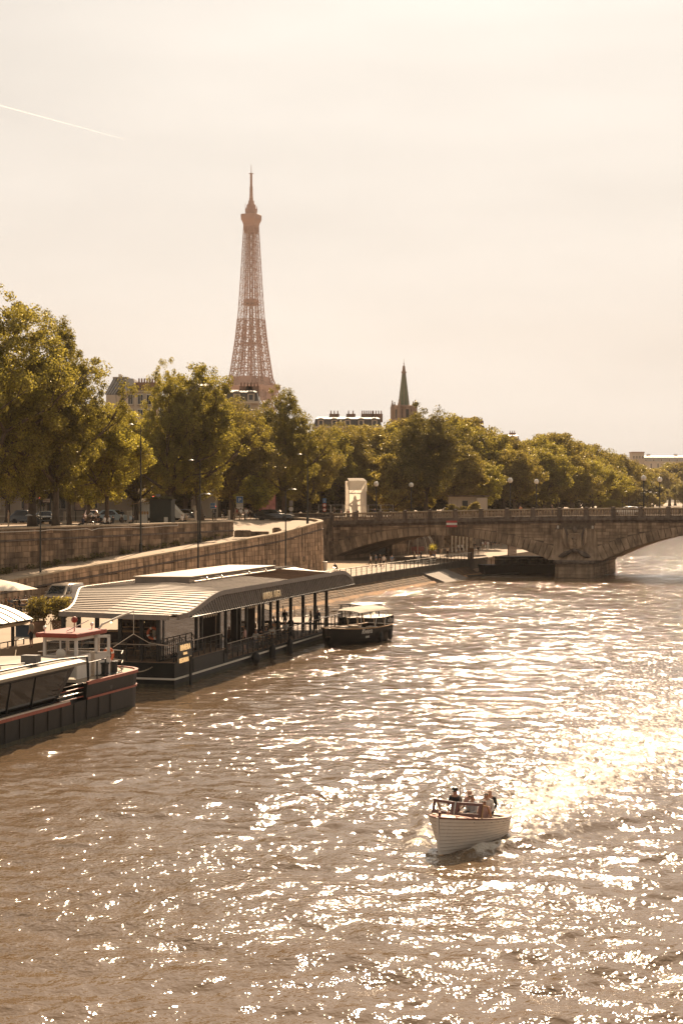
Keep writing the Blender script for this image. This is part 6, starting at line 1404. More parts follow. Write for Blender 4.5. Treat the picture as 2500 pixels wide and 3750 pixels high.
# foredeck with camber, rub rail, covering boards
WSY = 1.15
mb = MB(); mb.sheet([[(ip(SH, y)*c, y, ip(ZS, y)+.07*(1-c*c)) for c in (-1, -.6, -.2, .2, .6, 1)] for y in list(np.linspace(0, WSY+.25, 9))]); mb.build('fore_deck', DECKW, la, smooth=True)
for sx in (-1, 1):
    MB().tube([(sx*(ip(SH, y)+.015), y, ip(ZS, y)+.005) for y in LYD], .028, 6).build('rub_rail', MAHOG, la)
    MB().slab([[(sx*ip(SH, y), y, ip(ZS, y)+.02), (sx*(ip(SH, y)-.17), y, ip(ZS, y)+.02)] for y in np.linspace(WSY+.2, 4.1, 14)], .03).build('covering_board', TEAK, la)
MB().slab([[(ip(SH, 4.08)*c, 3.72, ip(ZS, 3.8)+.02), (ip(SH, 4.08)*c, 4.12, ip(ZS, 4.1)+.02)] for c in (-1, 0, 1)], .03).build('aft_board', TEAK, la)
# windscreen: two mahogany framed panes and side wings
def ws_frame(x0, x1, y0, y1, name):
    zb0, h, rk = ip(ZS, 1.2)+.04, .42, .16
    def q(t, z): return Vector((x0+(x1-x0)*t, y0+(y1-y0)*t+rk*z/h, zb0+z))
    fr_ = MB(); bw_ = .085/abs(x1-x0)
    def bar(t0, t1, z0, z1):
        pts = [q(t0, z0), q(t1, z0), q(t1, z1), q(t0, z1)]; o = Vector((0, -.03, 0)); fr_.loft([[p+o for p in pts], [p-o for p in pts]])
    bar(0, bw_, 0, h); bar(1-bw_, 1, 0, h); bar(bw_, 1-bw_, 0, .10); bar(bw_, 1-bw_, h-.08, h)
    f = fr_.build(name, MAHOG, la); g = MB(); g.add([q(bw_, .08), q(1-bw_, .08), q(1-bw_, h-.05), q(bw_, h-.05)], [(0, 1, 2, 3)]); g.build('pane', GLASS_C, f)
ws_frame(-.86, -.03, WSY+.16, WSY, 'windscreen_frame'); ws_frame(.03, .86, WSY, WSY+.16, 'windscreen_frame')
MB().tube([(0, WSY-.03, ip(ZS, 1.2)+.03), (0, WSY+.13, ip(ZS, 1.2)+.47)], .022, 6).build('centre_post', STEEL, la)
for sx in (-1, 1):
    mb = MB(); x = sx*.88; z0 = ip(ZS, 1.4)+.02; mb.tube([(x, WSY+.2, z0), (x*.98, WSY+.34, z0+.40), (x*1.0, WSY+.62, z0+.33), (x*1.03, WSY+.88, z0-.02)], .03, 6); w_ = mb.build('side_wing', TEAK, la)
    g = MB(); g.add([(x, WSY+.2, z0), (x*.98, WSY+.34, z0+.40), (x, WSY+.62, z0+.33), (x*1.03, WSY+.88, z0-.02)], [(0, 1, 2, 3)]); g.build('pane', GLASS_C, w_)
MB().box((0, .14, 1.19), (.07, .07, .16)).build('bow_bitt', mat('bronze', (.12, .07, .05), .35, metal=.6), la)
MB().lathe([(.05, 1.07), (.05, 1.13), (.02, 1.14), (.02, 1.2), (.06, 1.22), (.05, 1.28)], 8, c=(-.1, .95, 0)).build('horn', STEEL, la)
for (x, y) in ((-.35, .45), (.42, .55)): MB().box((x, y, 1.10), (.14, .03, .04)).build('cleat', STEEL, la)
MB().tube([(-.02, 1.62, .9), (-.02, 1.66, 1.75)], .012, 5).build('staff', STEEL, la); MB().ball((-.02, 1.66, 1.78), .03, 6, 4).build('staff_light', WHITE, la)
for k in range(7): MB().ball((ip(SH, 1.0+k*.45)+.0, 1.0+k*.45, ip(ZS, 1.0+k*.45)-.10), .014, 5, 4).build('hull_vent', BLACK, la)
for y in (2.35, 3.15): MB().box((0, y, .32), (1.15, .42, .6)).build('bench', MATS['dark_cockpit'], la)
MB().lathe([(.17, 0), (.19, .02), (.17, .04)], 14).build('steering_wheel', MAHOG, la, loc=(-.42, 1.62, .86)).rotation_euler = (R(60), 0, 0)
# crew and passengers
def lp(x, y, z=0.0): return Matrix.Rotation(-BH, 4, 'Z') @ Vector((x, y, z)) + BOAT_P
def wear(o, cap=False, glasses=True, hz=1.17, hy=.025):
    if glasses:
        mb = MB(); mb.box((-.035, hy+.098, hz+.012), (.052, .02, .036)); mb.box((.035, hy+.098, hz+.012), (.052, .02, .036)); mb.box((0, hy+.1, hz+.02), (.03, .012, .01))
        for sx in (-1, 1): mb.box((sx*.075, hy+.045, hz+.018), (.01, .10, .012))
        mb.build('sunglasses', BLACK, o)
    MB().loft([[(-.016, hy+.08, hz-.035), (.016, hy+.08, hz-.035), (.006, hy+.085, hz+.015), (-.006, hy+.085, hz+.015)], [(-.012, hy+.118, hz-.035), (.012, hy+.118, hz-.035), (.004, hy+.092, hz+.012), (-.004, hy+.092, hz+.012)]]).build('nose', SKIN, o)
    if cap:
        mb = MB(); mb.lathe([(.105, hz+.035), (.108, hz+.08), (.08, hz+.125), (.02, hz+.14)], 12, c=(0, hy, 0)); mb.slab([[(-.07, hy+.08, hz+.05), (0, hy+.09, hz+.06), (.07, hy+.08, hz+.05)], [(-.055, hy+.17, hz+.035), (0, hy+.19, hz+.042), (.055, hy+.17, hz+.035)]], .012); mb.build('cap', BLACK, o)
BR_H = mat('brown_hair', (.07, .035, .02), .6); RD_H = mat('auburn_hair', (.20, .06, .03), .6); GR_H = mat('grey_hair', (.16, .145, .13), .6)
FACE = PI-BH      # templates face +y; the bow lies towards -y
o = person('boat', lp(-.38, 2.05, .44), FACE, 'helmsman in black cap and dark shirt behind the left windscreen pane', CBK, CBK, arm=None, h=.98); wear(o, cap=True)
o = person('boat', lp(.28, 2.0, .34), FACE-.5, 'man in pale blue shirt and sunglasses behind the other windscreen pane', (.50, .49, .48), CTN, arm='long', hair=BR_H, h=.98); wear(o)
o = person('boat', lp(.52, 2.35, .18), FACE+.1, 'woman in sunglasses with arm on the launch side wing', CPK, CW, hair=BR_H, h=.94); wear(o)
o = person('boat', lp(.42, 2.72, .28), FACE+.25, 'man in white shirt seated at the back of the launch cockpit', CW, CTN, arm='long', hair=BR_H, h=1.0); wear(o)
o = person('sit', lp(-.12, 2.62, .32), FACE-.3, 'auburn haired passenger half hidden behind the pale blue shirt', CPK, CDN, hair=RD_H, h=.98); wear(o, glasses=False)
o = person('sit', lp(.30, 3.25, .30), FACE+.2, 'grey haired passenger in dark jacket at the launch stern', CBK, CBK, arm='long', hair=GR_H, h=.96); wear(o, glasses=False)
# ================================================================ lower quay: lamps, van, terrace, people
def quay_lamp(x, ybase, z0, ytop, lab, arm=1, group=None, d=None, r_=.10):
    p = gp(x, ybase, z0) if d is None else at_d(x, d, z0); H = CAM_H-(ytop-CYP)*p.y/FPX-z0
    t = thing('lamp_post', lab, 'street lamp', p, 0, group)
    MB().lathe([(.17, 0), (.17, .9), (r_, 1.0), (r_*.75, H*.6), (r_*.5, H)], 8).build('post', IRON, t)
    MB().tube([(0, 0, H-.1), (arm*.35, 0, H+.15), (arm*.9, 0, H+.22)], .035, 5).build('arm', IRON, t)
    mb = MB(); mb.lathe([(.03, .14), (.10, .12), (.30, .02), (.32, -.03), (.10, -.04)], 12, c=(arm*1.0, 0, H+.13)); mb.build('lamp_head', mat('lamp_grey', (.22, .20, .17), .5), t)
quay_lamp(149, 2212, LQ, 1893, 'slim lamp post beside the silver van', arm=-1)
quay_lamp(726, 2150, LQ, 1815, 'slim lamp post behind the restaurant roof against the pale ramp wall', arm=1, d=160)
quay_lamp(1046, 2085, LQ, 1797, 'slim lamp post before the rounded ramp wall', arm=1, d=186)
def wall_d(x, v): k = (x-CXP)/FPX; return v/(k*CS-SN)
for x, v, yt, lab in ((516, VW+.7, 1560, 'tall lamp post on the ramp beneath the bright tree'), (733, VW+.6, 1690, 'tall lamp post on the upper ramp by the wall end')):
    d = wall_d(x, v); quay_lamp(x, 0, ramp_z(to_vu(at_d(x, d))[1]), yt, lab, arm=-1 if x < 600 else -1, d=d)
quay_lamp(1126, 0, 8.0, 1668, 'tall lamp post inside the rounded ramp parapet', arm=-1, d=204)
# silver delivery van
VANP = mat('silver_van_paint', (.42, .36, .30), .32, metal=.55, var=.05, scale=3, coat=.4)
TYRE = RUBBER
def wheel(par, p, r_=.32, w=.22, ax='x'):
    o = MB().lathe([(r_*.55, -w/2), (r_*.95, -w/2), (r_, -w/2+.03), (r_, w/2-.03), (r_*.95, w/2), (r_*.55, w/2)], 18).build('wheel', TYRE, par, loc=p); o.rotation_euler = (0, R(90), 0) if ax == 'x' else (R(90), 0, 0)
    MB().lathe([(.02, -w/2+.01), (r_*.58, -w/2+.01), (r_*.58, w/2-.01), (.02, w/2-.01)], 12).build('rim', STEEL, o)
def car_body(par, prof, w, paint, tumble=.82, belt=.95):
    """prof: side outline (y, z); lofted across the width with tumblehome above the belt line"""
    mb = MB(); rings = []
    for fx in (-1, -.96, -.80, 0, .80, .96, 1):
        r_ = []
        for (y, z) in prof:
            k = 1 if z <= belt else 1-(1-tumble)*min(1, (z-belt)/.6)
            ed = 1-.03*(abs(fx) > .99); r_.append((fx*w/2*k, y*ed, z if abs(fx) < .99 else belt+(z-belt)*.97))
        rings.append(r_)
    mb.loft(rings); return mb.build('body', paint, par, smooth=True)
vp = gp(232, 2219, LQ); vn = thing('delivery_van', 'silver delivery van parked against the ramp wall', 'van', vp, -TH+R(3))
# local -y = nose (towards the camera)
prof = [(-2.35, .30), (-2.38, .62), (-2.28, .90), (-1.55, 1.08), (-.78, 1.78), (-.5, 1.88), (2.25, 1.90), (2.38, 1.80), (2.40, .35)]
car_body(vn, prof, 1.9, VANP, .86, 1.05)
mb = MB(); mb.add([(-.76, -1.54, 1.12), (.76, -1.54, 1.12), (.66, -.84, 1.75), (-.66, -.84, 1.75)], [(0, 1, 2, 3)]); mb.M = None; ws = mb.build('windscreen', GLASS_B, vn); ws.location = (0, -.012, .012)
for sx in (-1, 1):
    MB().add([(sx*.935, -1.35, 1.10), (sx*.935, -.42, 1.10), (sx*.86, -.42, 1.66), (sx*.87, -.78, 1.66)], [(0, 1, 2, 3)]).build('side_window', GLASS_B, vn).location = (sx*.012, 0, 0)
    MB().add([(sx*.945, -.2, 1.15), (sx*.945, 2.1, 1.15), (sx*.87, 2.1, 1.7), (sx*.865, -.2, 1.7)], [(0, 1, 2, 3)]).build('cargo_panel', VANP, vn).location = (sx*.014, 0, 0)
    mb = MB(); mb.loft([[(sx*.55, -2.36, .72), (sx*.90, -2.26, .74), (sx*.90, -2.10, .96), (sx*.62, -2.26, .90)], [(sx*.55, -2.42, .72), (sx*.93, -2.30, .74), (sx*.93, -2.12, .96), (sx*.62, -2.32, .90)]]); mb.build('headlight', GLOBE, vn)
    MB().rbox((sx*1.06, -1.12, 1.18), (.2, .12, .24), .03).build('wing_mirror', VANP, vn)
    for y in (-1.55, 1.5): wheel(vn, (sx*.86, y, .32))
    MB().box((sx*.955, 0, .62), (.02, 4.2, .05)).build('rub_strip', BLACK, vn); MB().box((sx*.958, -.35, 1.0), (.02, .16, .04)).build('door_handle', BLACK, vn)
for k in range(3): MB().box((0, -2.40, .70+k*.07), (.95, .04, .03)).build('grille_bar', STEEL, vn)
MB().box((0, -2.385, .77), (1.0, .03, .26)).build('grille', BLACK, vn); MB().box((0, -2.41, .42), (1.8, .08, .22)).build('bumper', VANP, vn)
MB().box((0, -2.46, .46), (.52, .02, .11)).build('number_plate', CREAM, vn); letters(vn, 'DF 820 NW', .10, BLACK, (0, -2.472, .43), (R(90), 0, 0), ext=.003)
mb = MB(); n_ = 16; mb.tube([(.09*math.cos(2*PI*k/n_), -2.43, .80+.09*math.sin(2*PI*k/n_)) for k in range(n_+1)], .012, 5)
for k in range(3): mb.tube([(0, -2.43, .80), (.09*math.sin(k*2*PI/3), -2.43, .80+.09*math.cos(k*2*PI/3))], .011, 4)
mb.build('badge', STEEL, vn)
# clipped shrubs in big pots
POT = mat('terracotta_pot', (.20, .125, .085), .8, var=.15, scale=4)
def potted(x, y, z, lab, patt=False):
    p = gp(x, y, z); t = thing('potted_shrub', lab, 'plant', p)
    MB().lathe([(.34, 0), (.38, .1), (.50, .75), (.54, .80), (.54, .88), (.46, .88), (.44, .80), (.02, .78)], 16).build('pot', POT, t, smooth=True)
    MB().tube([(0, 0, .7), (.03, 0, 1.4)], .05, 6).build('stem', BARK, t)
    rng = np.random.default_rng(int(x)); c = rng.normal(size=(60, 3)); c /= np.linalg.norm(c, axis=1)[:, None]; c *= (rng.random(60)**.4)[:, None]*np.array([.85, .85, .85]); c[:, 2] += 1.75
    v_, q_ = leaves(c, .22+.18*rng.random(60), 40, .13, rng); link('foliage', np_mesh('foliage', v_, q_, LEAF_O), t)
    if patt:
        mb = MB()
        for k in range(11):
            for j in range(6): a = k*.571+j*.28; rr = .385+.02*j; mb.box((rr*1.03*math.cos(a), rr*1.03*math.sin(a), .16+j*.1), (.02, .07, .05), rz=a)
        tag(mb.build('pot_pattern', CREAM, t), kind='stuff')
potted(141, 2322, LQ, 'round shrub in plain terracotta pot on the quay'); potted(216, 2318, LQ, 'round shrub in patterned pot beside the restaurant entrance', True)
# chain barrier between the pots
cb = thing('chain_barrier', 'two dark posts with hanging chain between the potted shrubs', 'barrier', gp(175, 2318, LQ))
pa, pb_ = gp(163, 2320, LQ)-gp(175, 2318, LQ), gp(187, 2317, LQ)-gp(175, 2318, LQ)
for q in (pa, pb_): MB().lathe([(.14, 0), (.14, .03), (.025, .05), (.025, .95), (.04, .98), (.01, 1.02)], 8, c=q).build('post', IRON, cb)
mb = MB(); mb.tube([Vector(pa).lerp(Vector(pb_), t)+Vector((0, 0, .92-.35*math.sin(PI*t))) for t in np.linspace(0, 1, 9)], .02, 5); mb.build('chain', IRON, cb)
# cream parasol
ps = thing('parasol', 'large cream square parasol over the quay terrace', 'parasol', at_d(0, 122, LQ))
zz = CAM_H-(2122-CYP)*122/FPX-LQ; zl = CAM_H-(2156-CYP)*122/FPX-LQ
MB().lathe([(.4, 0), (.4, .1), (.04, .12), (.04, zz)], 8).build('pole', CREAM, ps)
mb = MB(); rr_ = [(3.0, 0), (2.1, -2.3), (0, -2.9), (-2.1, -2.3), (-3, 0), (-2.1, 2.3), (0, 2.9), (2.1, 2.3)]
for k in range(8):
    a, e = rr_[k], rr_[(k+1) % 8]; MB().slab([[(0, 0, zz), (0, 0, zz)], [(a[0]*.5, a[1]*.5, (zz+zl)/2+.06), (e[0]*.5, e[1]*.5, (zz+zl)/2+.06)], [(a[0], a[1], zl), (e[0], e[1], zl)]], .015).build('canopy_panel', CANVAS, ps)
# neighbouring pavilion boat: curved ribbed awning at the edge of the view
pvb = thing('pavilion_boat', 'neighbouring pavilion with bright curved ribbed metal roof and blue banner', 'boat', at_d(40, 97, 0), -R(15))
cxl = 0.0
RIBM = ZINC
def pvz(t): return 3.55+1.05*math.sin(PI/2*(1-t))**.9 if t < 1 else 3.55
for k in range(9):
    y0, y1 = -9+k*1.1, -9+(k+1)*1.1-.06
    g_ = []
    for t in np.linspace(0, 1, 8):
        x = 1.15-4.6*(1-t); z = 3.62+1.15*(1-t**2.2); g_.append([(x, y0, z), (x, y1, z)])
    MB().slab(g_, .05).build('roof_panel', RIBM, pvb); MB().slab([[(p[0][0], p[0][1]-.05, p[0][2]+.06), (p[0][0], p[0][1]+.0, p[0][2]+.06)] for p in g_], .06).build('roof_rib', ZINCF, pvb)
    MB().slab([[(1.15, y0, 3.60), (1.15, y1, 3.60)], [(.55, y0, 3.28), (.55, y1, 3.28)]], .03).build('eave_panel', CREAM, pvb)
MB().box((1.18, -4.2, 3.58), (.08, 9.9, .12)).build('gutter', STEEL, pvb)
for y in (-8.5, -4.5, -.3): MB().box((.3, y, 1.7), (.16, .16, 3.4)).build('column', BLACK, pvb)
MB().box((-3, -4, .55), (6.6, 10.5, 1.7)).build('hull', HULLR, pvb)
MB().box((.75, .35, 2.9), (1.15, .05, .75)).build('banner', mat('blue_banner', (.035, .075, .14), .6), pvb)
rail(pvb, [(.45, -8.8, 1.4), (.45, .9, 1.4)], .95, top=BLACK)
# terrace railing + group seated behind it
tr = thing('terrace_railing', 'dark terrace railing with pale top rail behind the seated group', 'railing', gp(60, 2262, LQ), 0)
a_, e_ = gp(8, 2246, LQ)-gp(60, 2262, LQ), gp(140, 2236, LQ)-gp(60, 2262, LQ)
rail(tr, [tuple(a_), tuple(e_)], .95, top=CREAM)
for i, (x, y, tp, ps_, lab, hr) in enumerate([(24, 2247, CTN, 'sit', 'terrace guest with orange hair and tan top', RD_H), (38, 2243, CBL, 'sit2', 'terrace guest in blue shirt beside the orange haired guest', HAIR), (58, 2237, CBK, 'sit', 'terrace guest in black with glasses facing the others', HAIR), (72, 2240, CBK, 'sit3', 'broad terrace guest in black seen from behind', HAIR), (93, 2236, CNV, 'sit', 'terrace guest in navy near the lamp post', HAIR)]):
    p = gp(x, y, LQ+.02); person(ps_, p, 2.4+.9*i, lab, tp, CDN, hair=hr); chair(p, 2.4+.9*i, 'teak chair on the quay terrace', 'chairs on the quay terrace')
o = person('walk', gp(113, 2262, LQ), .3, 'walker in white top with black rucksack on the quay', CW, CBK); MB().rbox((0, -.17, 1.2), (.3, .18, .42), .04).build('rucksack', BLACK, o)
person('stand', gp(116, 2372, LQ), 1.2, 'bare legged person partly hidden by the pavilion awning', CTN, CBK, shin='skin')
# boat-deck bystander on the pavilion
person('sit', at_d(24, 88, .9), .5, 'person in grey shirt seated on the pavilion deck', CGY, CBK)
# ---- quay towards and under the bridge
bn = thing('litter_bin', 'pale cylindrical litter bin by the rounded ramp wall', 'bin', gp(1190, 2089, LQ)); MB().lathe([(.26, 0), (.26, .08), (.24, .1), (.30, .95), (.34, .98), (.34, 1.08), (.26, 1.1), (.24, 1.0)], 12).build('drum', CREAM, bn, smooth=True); MB().lathe([(.36, 1.08), (.36, 1.13), (.28, 1.16)], 12).build('rim', IRON, bn)
def bicycle(p, rz, lab, group=None):
    t = thing('bicycle', lab, 'bicycle', p, rz, group)
    for y in (-.52, .52):
        mb = MB(); n = 18; mb.tube([(0, y+.33*math.cos(2*PI*k/n), .34+.33*math.sin(2*PI*k/n)) for k in range(n+1)], .022, 5); o = mb.build('wheel', RUBBER, t)
        mb = MB(); 
        for k in range(4): a = k*PI/4; mb.tube([(0, y-.32*math.cos(a), .34-.32*math.sin(a)), (0, y+.32*math.cos(a), .34+.32*math.sin(a))], .006, 3)
        mb.build('spokes', STEEL, o)
    mb = MB()
    for a, e in (((0, -.52, .34), (0, -.05, .32)), ((0, -.05, .32), (0, .38, .80)), ((0, -.12, .82), (0, .38, .84)), ((0, -.12, .85), (0, -.05, .32)), ((0, -.52, .34), (0, -.12, .82)), ((0, .36, .92), (0, .52, .34))): mb.tube([a, e], .022, 5)
    mb.build('frame', BLACK, t); MB().tube([(-.26, .42, 1.0), (0, .36, .98), (.26, .42, 1.0)], .016, 5).build('handlebar', STEEL, t); MB().loft([[(-.03, -.02, .9), (.03, -.02, .9), (.09, -.26, .9), (-.09, -.26, .9)], [(-.03, -.02, .94), (.03, -.02, .94), (.08, -.26, .95), (-.08, -.26, .95)]]).build('saddle', BLACK, t)
cyp = gp(1231, 2109, LQ); bicycle(cyp, .6, 'bicycle ridden along the quay below the ramp wall'); o = person('ride', cyp, .6, 'cyclist in black shirt and white cap riding along the quay', CBK, CTN, shin='skin', hair=cloth(CW))
quay_people = [
 ('walk', 1357, 2078, 1.2, CW, CBK, 'skin', 'walker in patterned dress in the arch shadow', CTN), ('stand', 1376, 2076, 2.0, CBL, CBK, None, 'blue shirted stroller in the arch shadow', CBL), ('stand', 1392, 2075, 1.0, CBK, CBK, 'skin', 'woman in black in the arch shadow', CBK), ('walk', 1405, 2080, 2.6, CW, CBK, 'skin', 'woman in white top and black shorts with long hair on the quay', CW),
 ('hip', 1434, 2078, 3.4, CBL, CGY, None, 'man in pale blue shirt with hands on hips by the quay railing', CBL), ('step', 1422, 2042, 1.6, CGY, CTN, None, 'man in grey with one foot raised on a ledge under the arch', CGY), ('stand', 1517, 2059, 2.0, CTN, CBK, 'skin', 'tall bare chested looking man beside the dome tent', CTN),
 ('sit', 1531, 2062, 3.0, CW, CW, None, 'person in white seated by the quay railing', CW), ('stand', 1540, 2058, 1.0, CBK, CBK, None, 'person in black standing by the dome tent', CBK), ('sit2', 1566, 2066, .4, CBK, CTN, 'skin', 'person in black crouched at the railing', CBK), ('sit', 1576, 2066, 1.4, CW, CBK, None, 'person in white crouched at the railing beside friends', CW), ('lean', 1590, 2063, 2.2, CBL, CBK, None, 'person in pale top leaning on the quay railing', CBL),
 ('walk', 1614, 2042, .2, CW, CW, None, 'walker in white dress and sun hat on the sunlit quay', CW), ('walk', 1638, 2040, .1, CW, CBK, 'skin', 'walker in white shirt and black shorts with shoulder bag', CW), ('stand', 1678, 2027, .5, CW, CGY, 'skin', 'pale shirted stroller beside the terrace plants', CW), ('walk', 1690, 2026, .4, CW, CBK, 'skin', 'stroller in white and black shorts beside the pale shirted one', CW),
 ('stand', 1736, 2022, 3.2, CBK, CGY, 'skin', 'man in black shirt facing the terrace screens', CBK), ('walk', 1750, 2036, 3.0, CBK, CTN, 'skin', 'man in black shirt and camouflage shorts walking down the quay', CBK), ('stand', 1766, 2014, 1, CW, CTN, 'skin', 'woman in pale dress on the far quay', CW), ('walk', 1776, 2015, 2, CPK, CW, 'skin', 'woman in pink top walking on the far quay', CPK), ('stand', 1785, 2014, .4, CW, CW, None, 'person all in white on the far quay', CW),
 ('walk', 1797, 2011, 3.0, CBK, CBK, None, 'person in long black dress on the far quay', CBK), ('walk', 1811, 2011, 3.2, CBK, CGY, None, 'man in black jacket on the far quay', CBK), ('stand', 1821, 2003, 1, CTN, CTN, None, 'person in tan at the quay end', CTN), ('walk', 1833, 2003, 2, CPK, CTN, 'skin', 'person in pink at the quay end', CPK)]
for (ps_, x, y, rz_, tp, bt, sh, lab, _) in quay_people: person(ps_, gp(x, y, LQ), rz_, lab, tp, bt, shin=sh)
# transparent dome tent
dt = thing('dome_tent', 'transparent ribbed dome tent standing under the bridge arch', 'tent', at_d(1525, 264, LQ))
DM = glass('tent_film', (.25, .20, .16), .12, .35)
dr_ = 3.1; dh = 3.8
for k in range(12):
    a0, a1 = 2*PI*k/12, 2*PI*(k+1)/12
    g_ = [[(dr_*math.cos(t)**.7*math.cos(a), dr_*math.cos(t)**.7*math.sin(a), dh*math.sin(t)) for a in (a0, (a0+a1)/2, a1)] for t in np.linspace(0, 1.5, 7)]
    MB().sheet(g_).build('film_panel', DM, dt); MB().tube([(1.01*p[0][0], 1.01*p[0][1], p[0][2]) for p in g_], .05, 5).build('rib', CREAM, dt)
MB().lathe([(.8, 0), (.85, .45), (.3, .5)], 12).build('sofa', mat('red_cushion', (.36, .07, .05), .7), dt); MB().box((.2, .6, .9), (2.2, .5, .7)).build('bench', MATS['red_cushion'], dt)
bp_ = thing('big_planter', 'grassy plant in a large round pot before the dome tent', 'plant', at_d(1583, 257, LQ)); MB().lathe([(.5, 0), (.62, .7), (.66, .8), (.5, .8)], 14).build('pot', POT, bp_)
mb = MB(); rg = random.Random(5)
for k in range(90):
    a = rg.uniform(0, 6.28); e = rg.uniform(.5, 1.45); L = rg.uniform(.9, 1.6); p0 = Vector((.25*math.cos(a), .25*math.sin(a), .78)); d_ = Vector((math.cos(a)*math.cos(e), math.sin(a)*math.cos(e), math.sin(e))); s_ = Vector((-math.sin(a), math.cos(a), 0))*.04
    m_ = p0+d_*L*.6; t_ = p0+d_*L+Vector((0, 0, -.25*math.cos(e)*L)); mb.add([p0-s_, p0+s_, m_+s_, m_-s_, t_], [(0, 1, 2, 3), (3, 2, 4)])
mb.build('blades', LEAF_B, bp_)
# terrace: posts, curtains, printed screens, tables
te = thing('terrace_pergola', 'timber terrace pergola with white curtains and printed screens past the bridge', 'pergola', gp(1660, 2025, LQ), -TH)
for k in range(6):
    MB().box((0, -2+k*2.6, 1.6), (.16, .16, 3.2)).build('post', WOOD, te)
    if k < 5:
        mb = MB(); mb.lathe([(.25, 3.1), (.16, 2.2), (.12, 1.3), (.2, .2)], 10, c=(-.05, -1.2+k*2.6, 0)); mb.build('curtain', CANVAS, te)
MB().box((-2, 4.5, 3.25), (4.6, 15, .14)).build('roof', WOOD, te)
SCR = mat('printed_screen', (.55, .45, .33), .7, var=.75, scale=1.6)
for (x, y) in ((-2.5, 7.5), (-.6, 11.5)): MB().box((x, y, 1.6), (2.4, .06, 2.4)).build('printed_screen', SCR, te)
for k in range(4): MB().box((-1.3, -1+k*3.0, .75), (.9, .9, .06)).build('table_top', WHITE, te); MB().lathe([(.3, 0), (.04, .06), (.04, .74)], 8, c=(-1.3, -1+k*3.0, 0)).build('table_leg', IRON, te)
kb = thing('wooden_cabinet', 'tall narrow wooden cabinet at the end of the quay railing', 'cabinet', gp(1722, 2047, LQ)); MB().rbox((0, 0, .85), (.9, .5, 1.7), .02).build('case', TEAK, kb); 
for k in range(5): MB().box((0, -.26, .25+k*.3), (.8, .02, .22)).build('slat', TEAK, kb)
# moored work boat under the arch
wb = thing('moored_barge', 'low dark covered barge moored beneath the bridge arch', 'boat', gp(1905, 2098, 0), -TH-R(62)+R(0))
mb = MB(); mb.loft([[(-1.6, -6, -.3), (1.6, -6, -.3), (1.6, 6, -.3), (-1.6, 6, -.3)], [(-1.8, -6.3, 1.3), (1.8, -6.3, 1.3), (1.8, 6.3, 1.3), (-1.8, 6.3, 1.3)]]); mb.build('hull', HULLB, wb)
MB().box((0, .8, 1.9), (2.8, 9.0, 1.2)).build('cabin', BLACK, wb)
for k in range(6): MB().box((1.42, -2.8+k*1.4, 1.95), (.04, 1.0, .7)).build('pane', GLASS_B, wb)
MB().slab([[(x, y, 2.55) for x in (-1.6, 0, 1.6)] for y in (-4, 5.6)], .1).build('roof', BLACK, wb); rail(wb, [(1.7, -6.1, 1.3), (1.7, 6.1, 1.3)], .9, top=CREAM)
# timber fence panel and pier at the quay end
fp = thing('timber_hoarding', 'brown timber hoarding at the far end of the quay', 'hoarding', gp(1875, 2038, LQ), -TH+R(90))
for k in range(12): MB().box((0, 0, .12+k*.22), (6.0, .06, .2)).build('plank', WOOD, fp)
for x in (-2.9, 0, 2.9): MB().box((x, .08, 1.4), (.12, .12, 2.8)).build('post', WOOD, fp)
# floating boom on the water by the slipway
bm_ = [gp(1600, 2123), gp(1700, 2112), gp(1800, 2108), gp(1900, 2100), gp(2000, 2093)]
tag(MB().tube([(p.x, p.y, .05) for p in bm_], .16, 6).build('floating_boom', IRON), 'long dark floating boom on the water before the slipway', 'boom')
# ================================================================ street level on the upper quay
def su(x, d, z=UQ): return at_d(x, d, z)
def car(p, rz, paint, lab, L=4.3, H=1.45, name='parked_car', suv=False):
    t = thing(name, lab, 'car', p, rz); h = H
    prof = [(-L/2, .28), (-L/2-.03, .55), (-L/2+.12, .78), (-L*.22, .92), (-L*.06, h-.06), (L*.08, h), (L*.28, h-.05), (L*.43, .98), (L/2, .88), (L/2+.02, .5), (L/2-.03, .28)]
    car_body(t, prof, 1.78, paint, .74, .92)
    for sx in (-1, 1):
        MB().add([(sx*.86, -L*.17, .96), (sx*.86, L*.34, .98), (sx*.73, L*.24, h-.12), (sx*.72, -L*.03, h-.12)], [(0, 1, 2, 3)]).build('side_window', GLASS_B, t).location = (sx*.02, 0, 0)
        for y in (-L*.31, L*.31): wheel(t, (sx*.80, y, .31), .31, .2)
        MB().rbox((sx*.62, -L/2-.01, .66), (.34, .1, .14), .02).build('headlight', GLOBE, t); MB().rbox((sx*.66, L/2+.0, .74), (.3, .06, .14), .02).build('tail_light', RED, t)
        MB().rbox((sx*.98, -L*.14, 1.0), (.18, .1, .13), .02).build('wing_mirror', paint, t)
    MB().add([(-.72, -L*.20, .96), (.72, -L*.20, .96), (.62, -L*.075, h-.10), (-.62, -L*.075, h-.10)], [(0, 1, 2, 3)]).build('windscreen', GLASS_B, t).location = (0, -.03, .02)
    MB().add([(-.70, L*.41, 1.0), (.70, L*.41, 1.0), (.62, L*.30, h-.1), (-.62, L*.30, h-.1)], [(0, 1, 2, 3)]).build('rear_window', GLASS_B, t).location = (0, .03, .02)
    return t
CPB = mat('black_car_paint', (.015, .015, .016), .25, var=0, coat=.6); CPP = mat('copper_car_paint', (.30, .16, .10), .3, metal=.4, var=0, coat=.6); CPL = mat('pale_blue_car_paint', (.36, .44, .46), .3, var=0, coat=.5); CPW = mat('white_car_paint', (.7, .66, .58), .3, var=0, coat=.4); CPD = mat('dark_blue_car_paint', (.03, .04, .06), .25, var=0, coat=.6)
car(su(1002, 211), R(82), CPB, 'black car parked on the forecourt before the sapling', 5.2, 1.5)
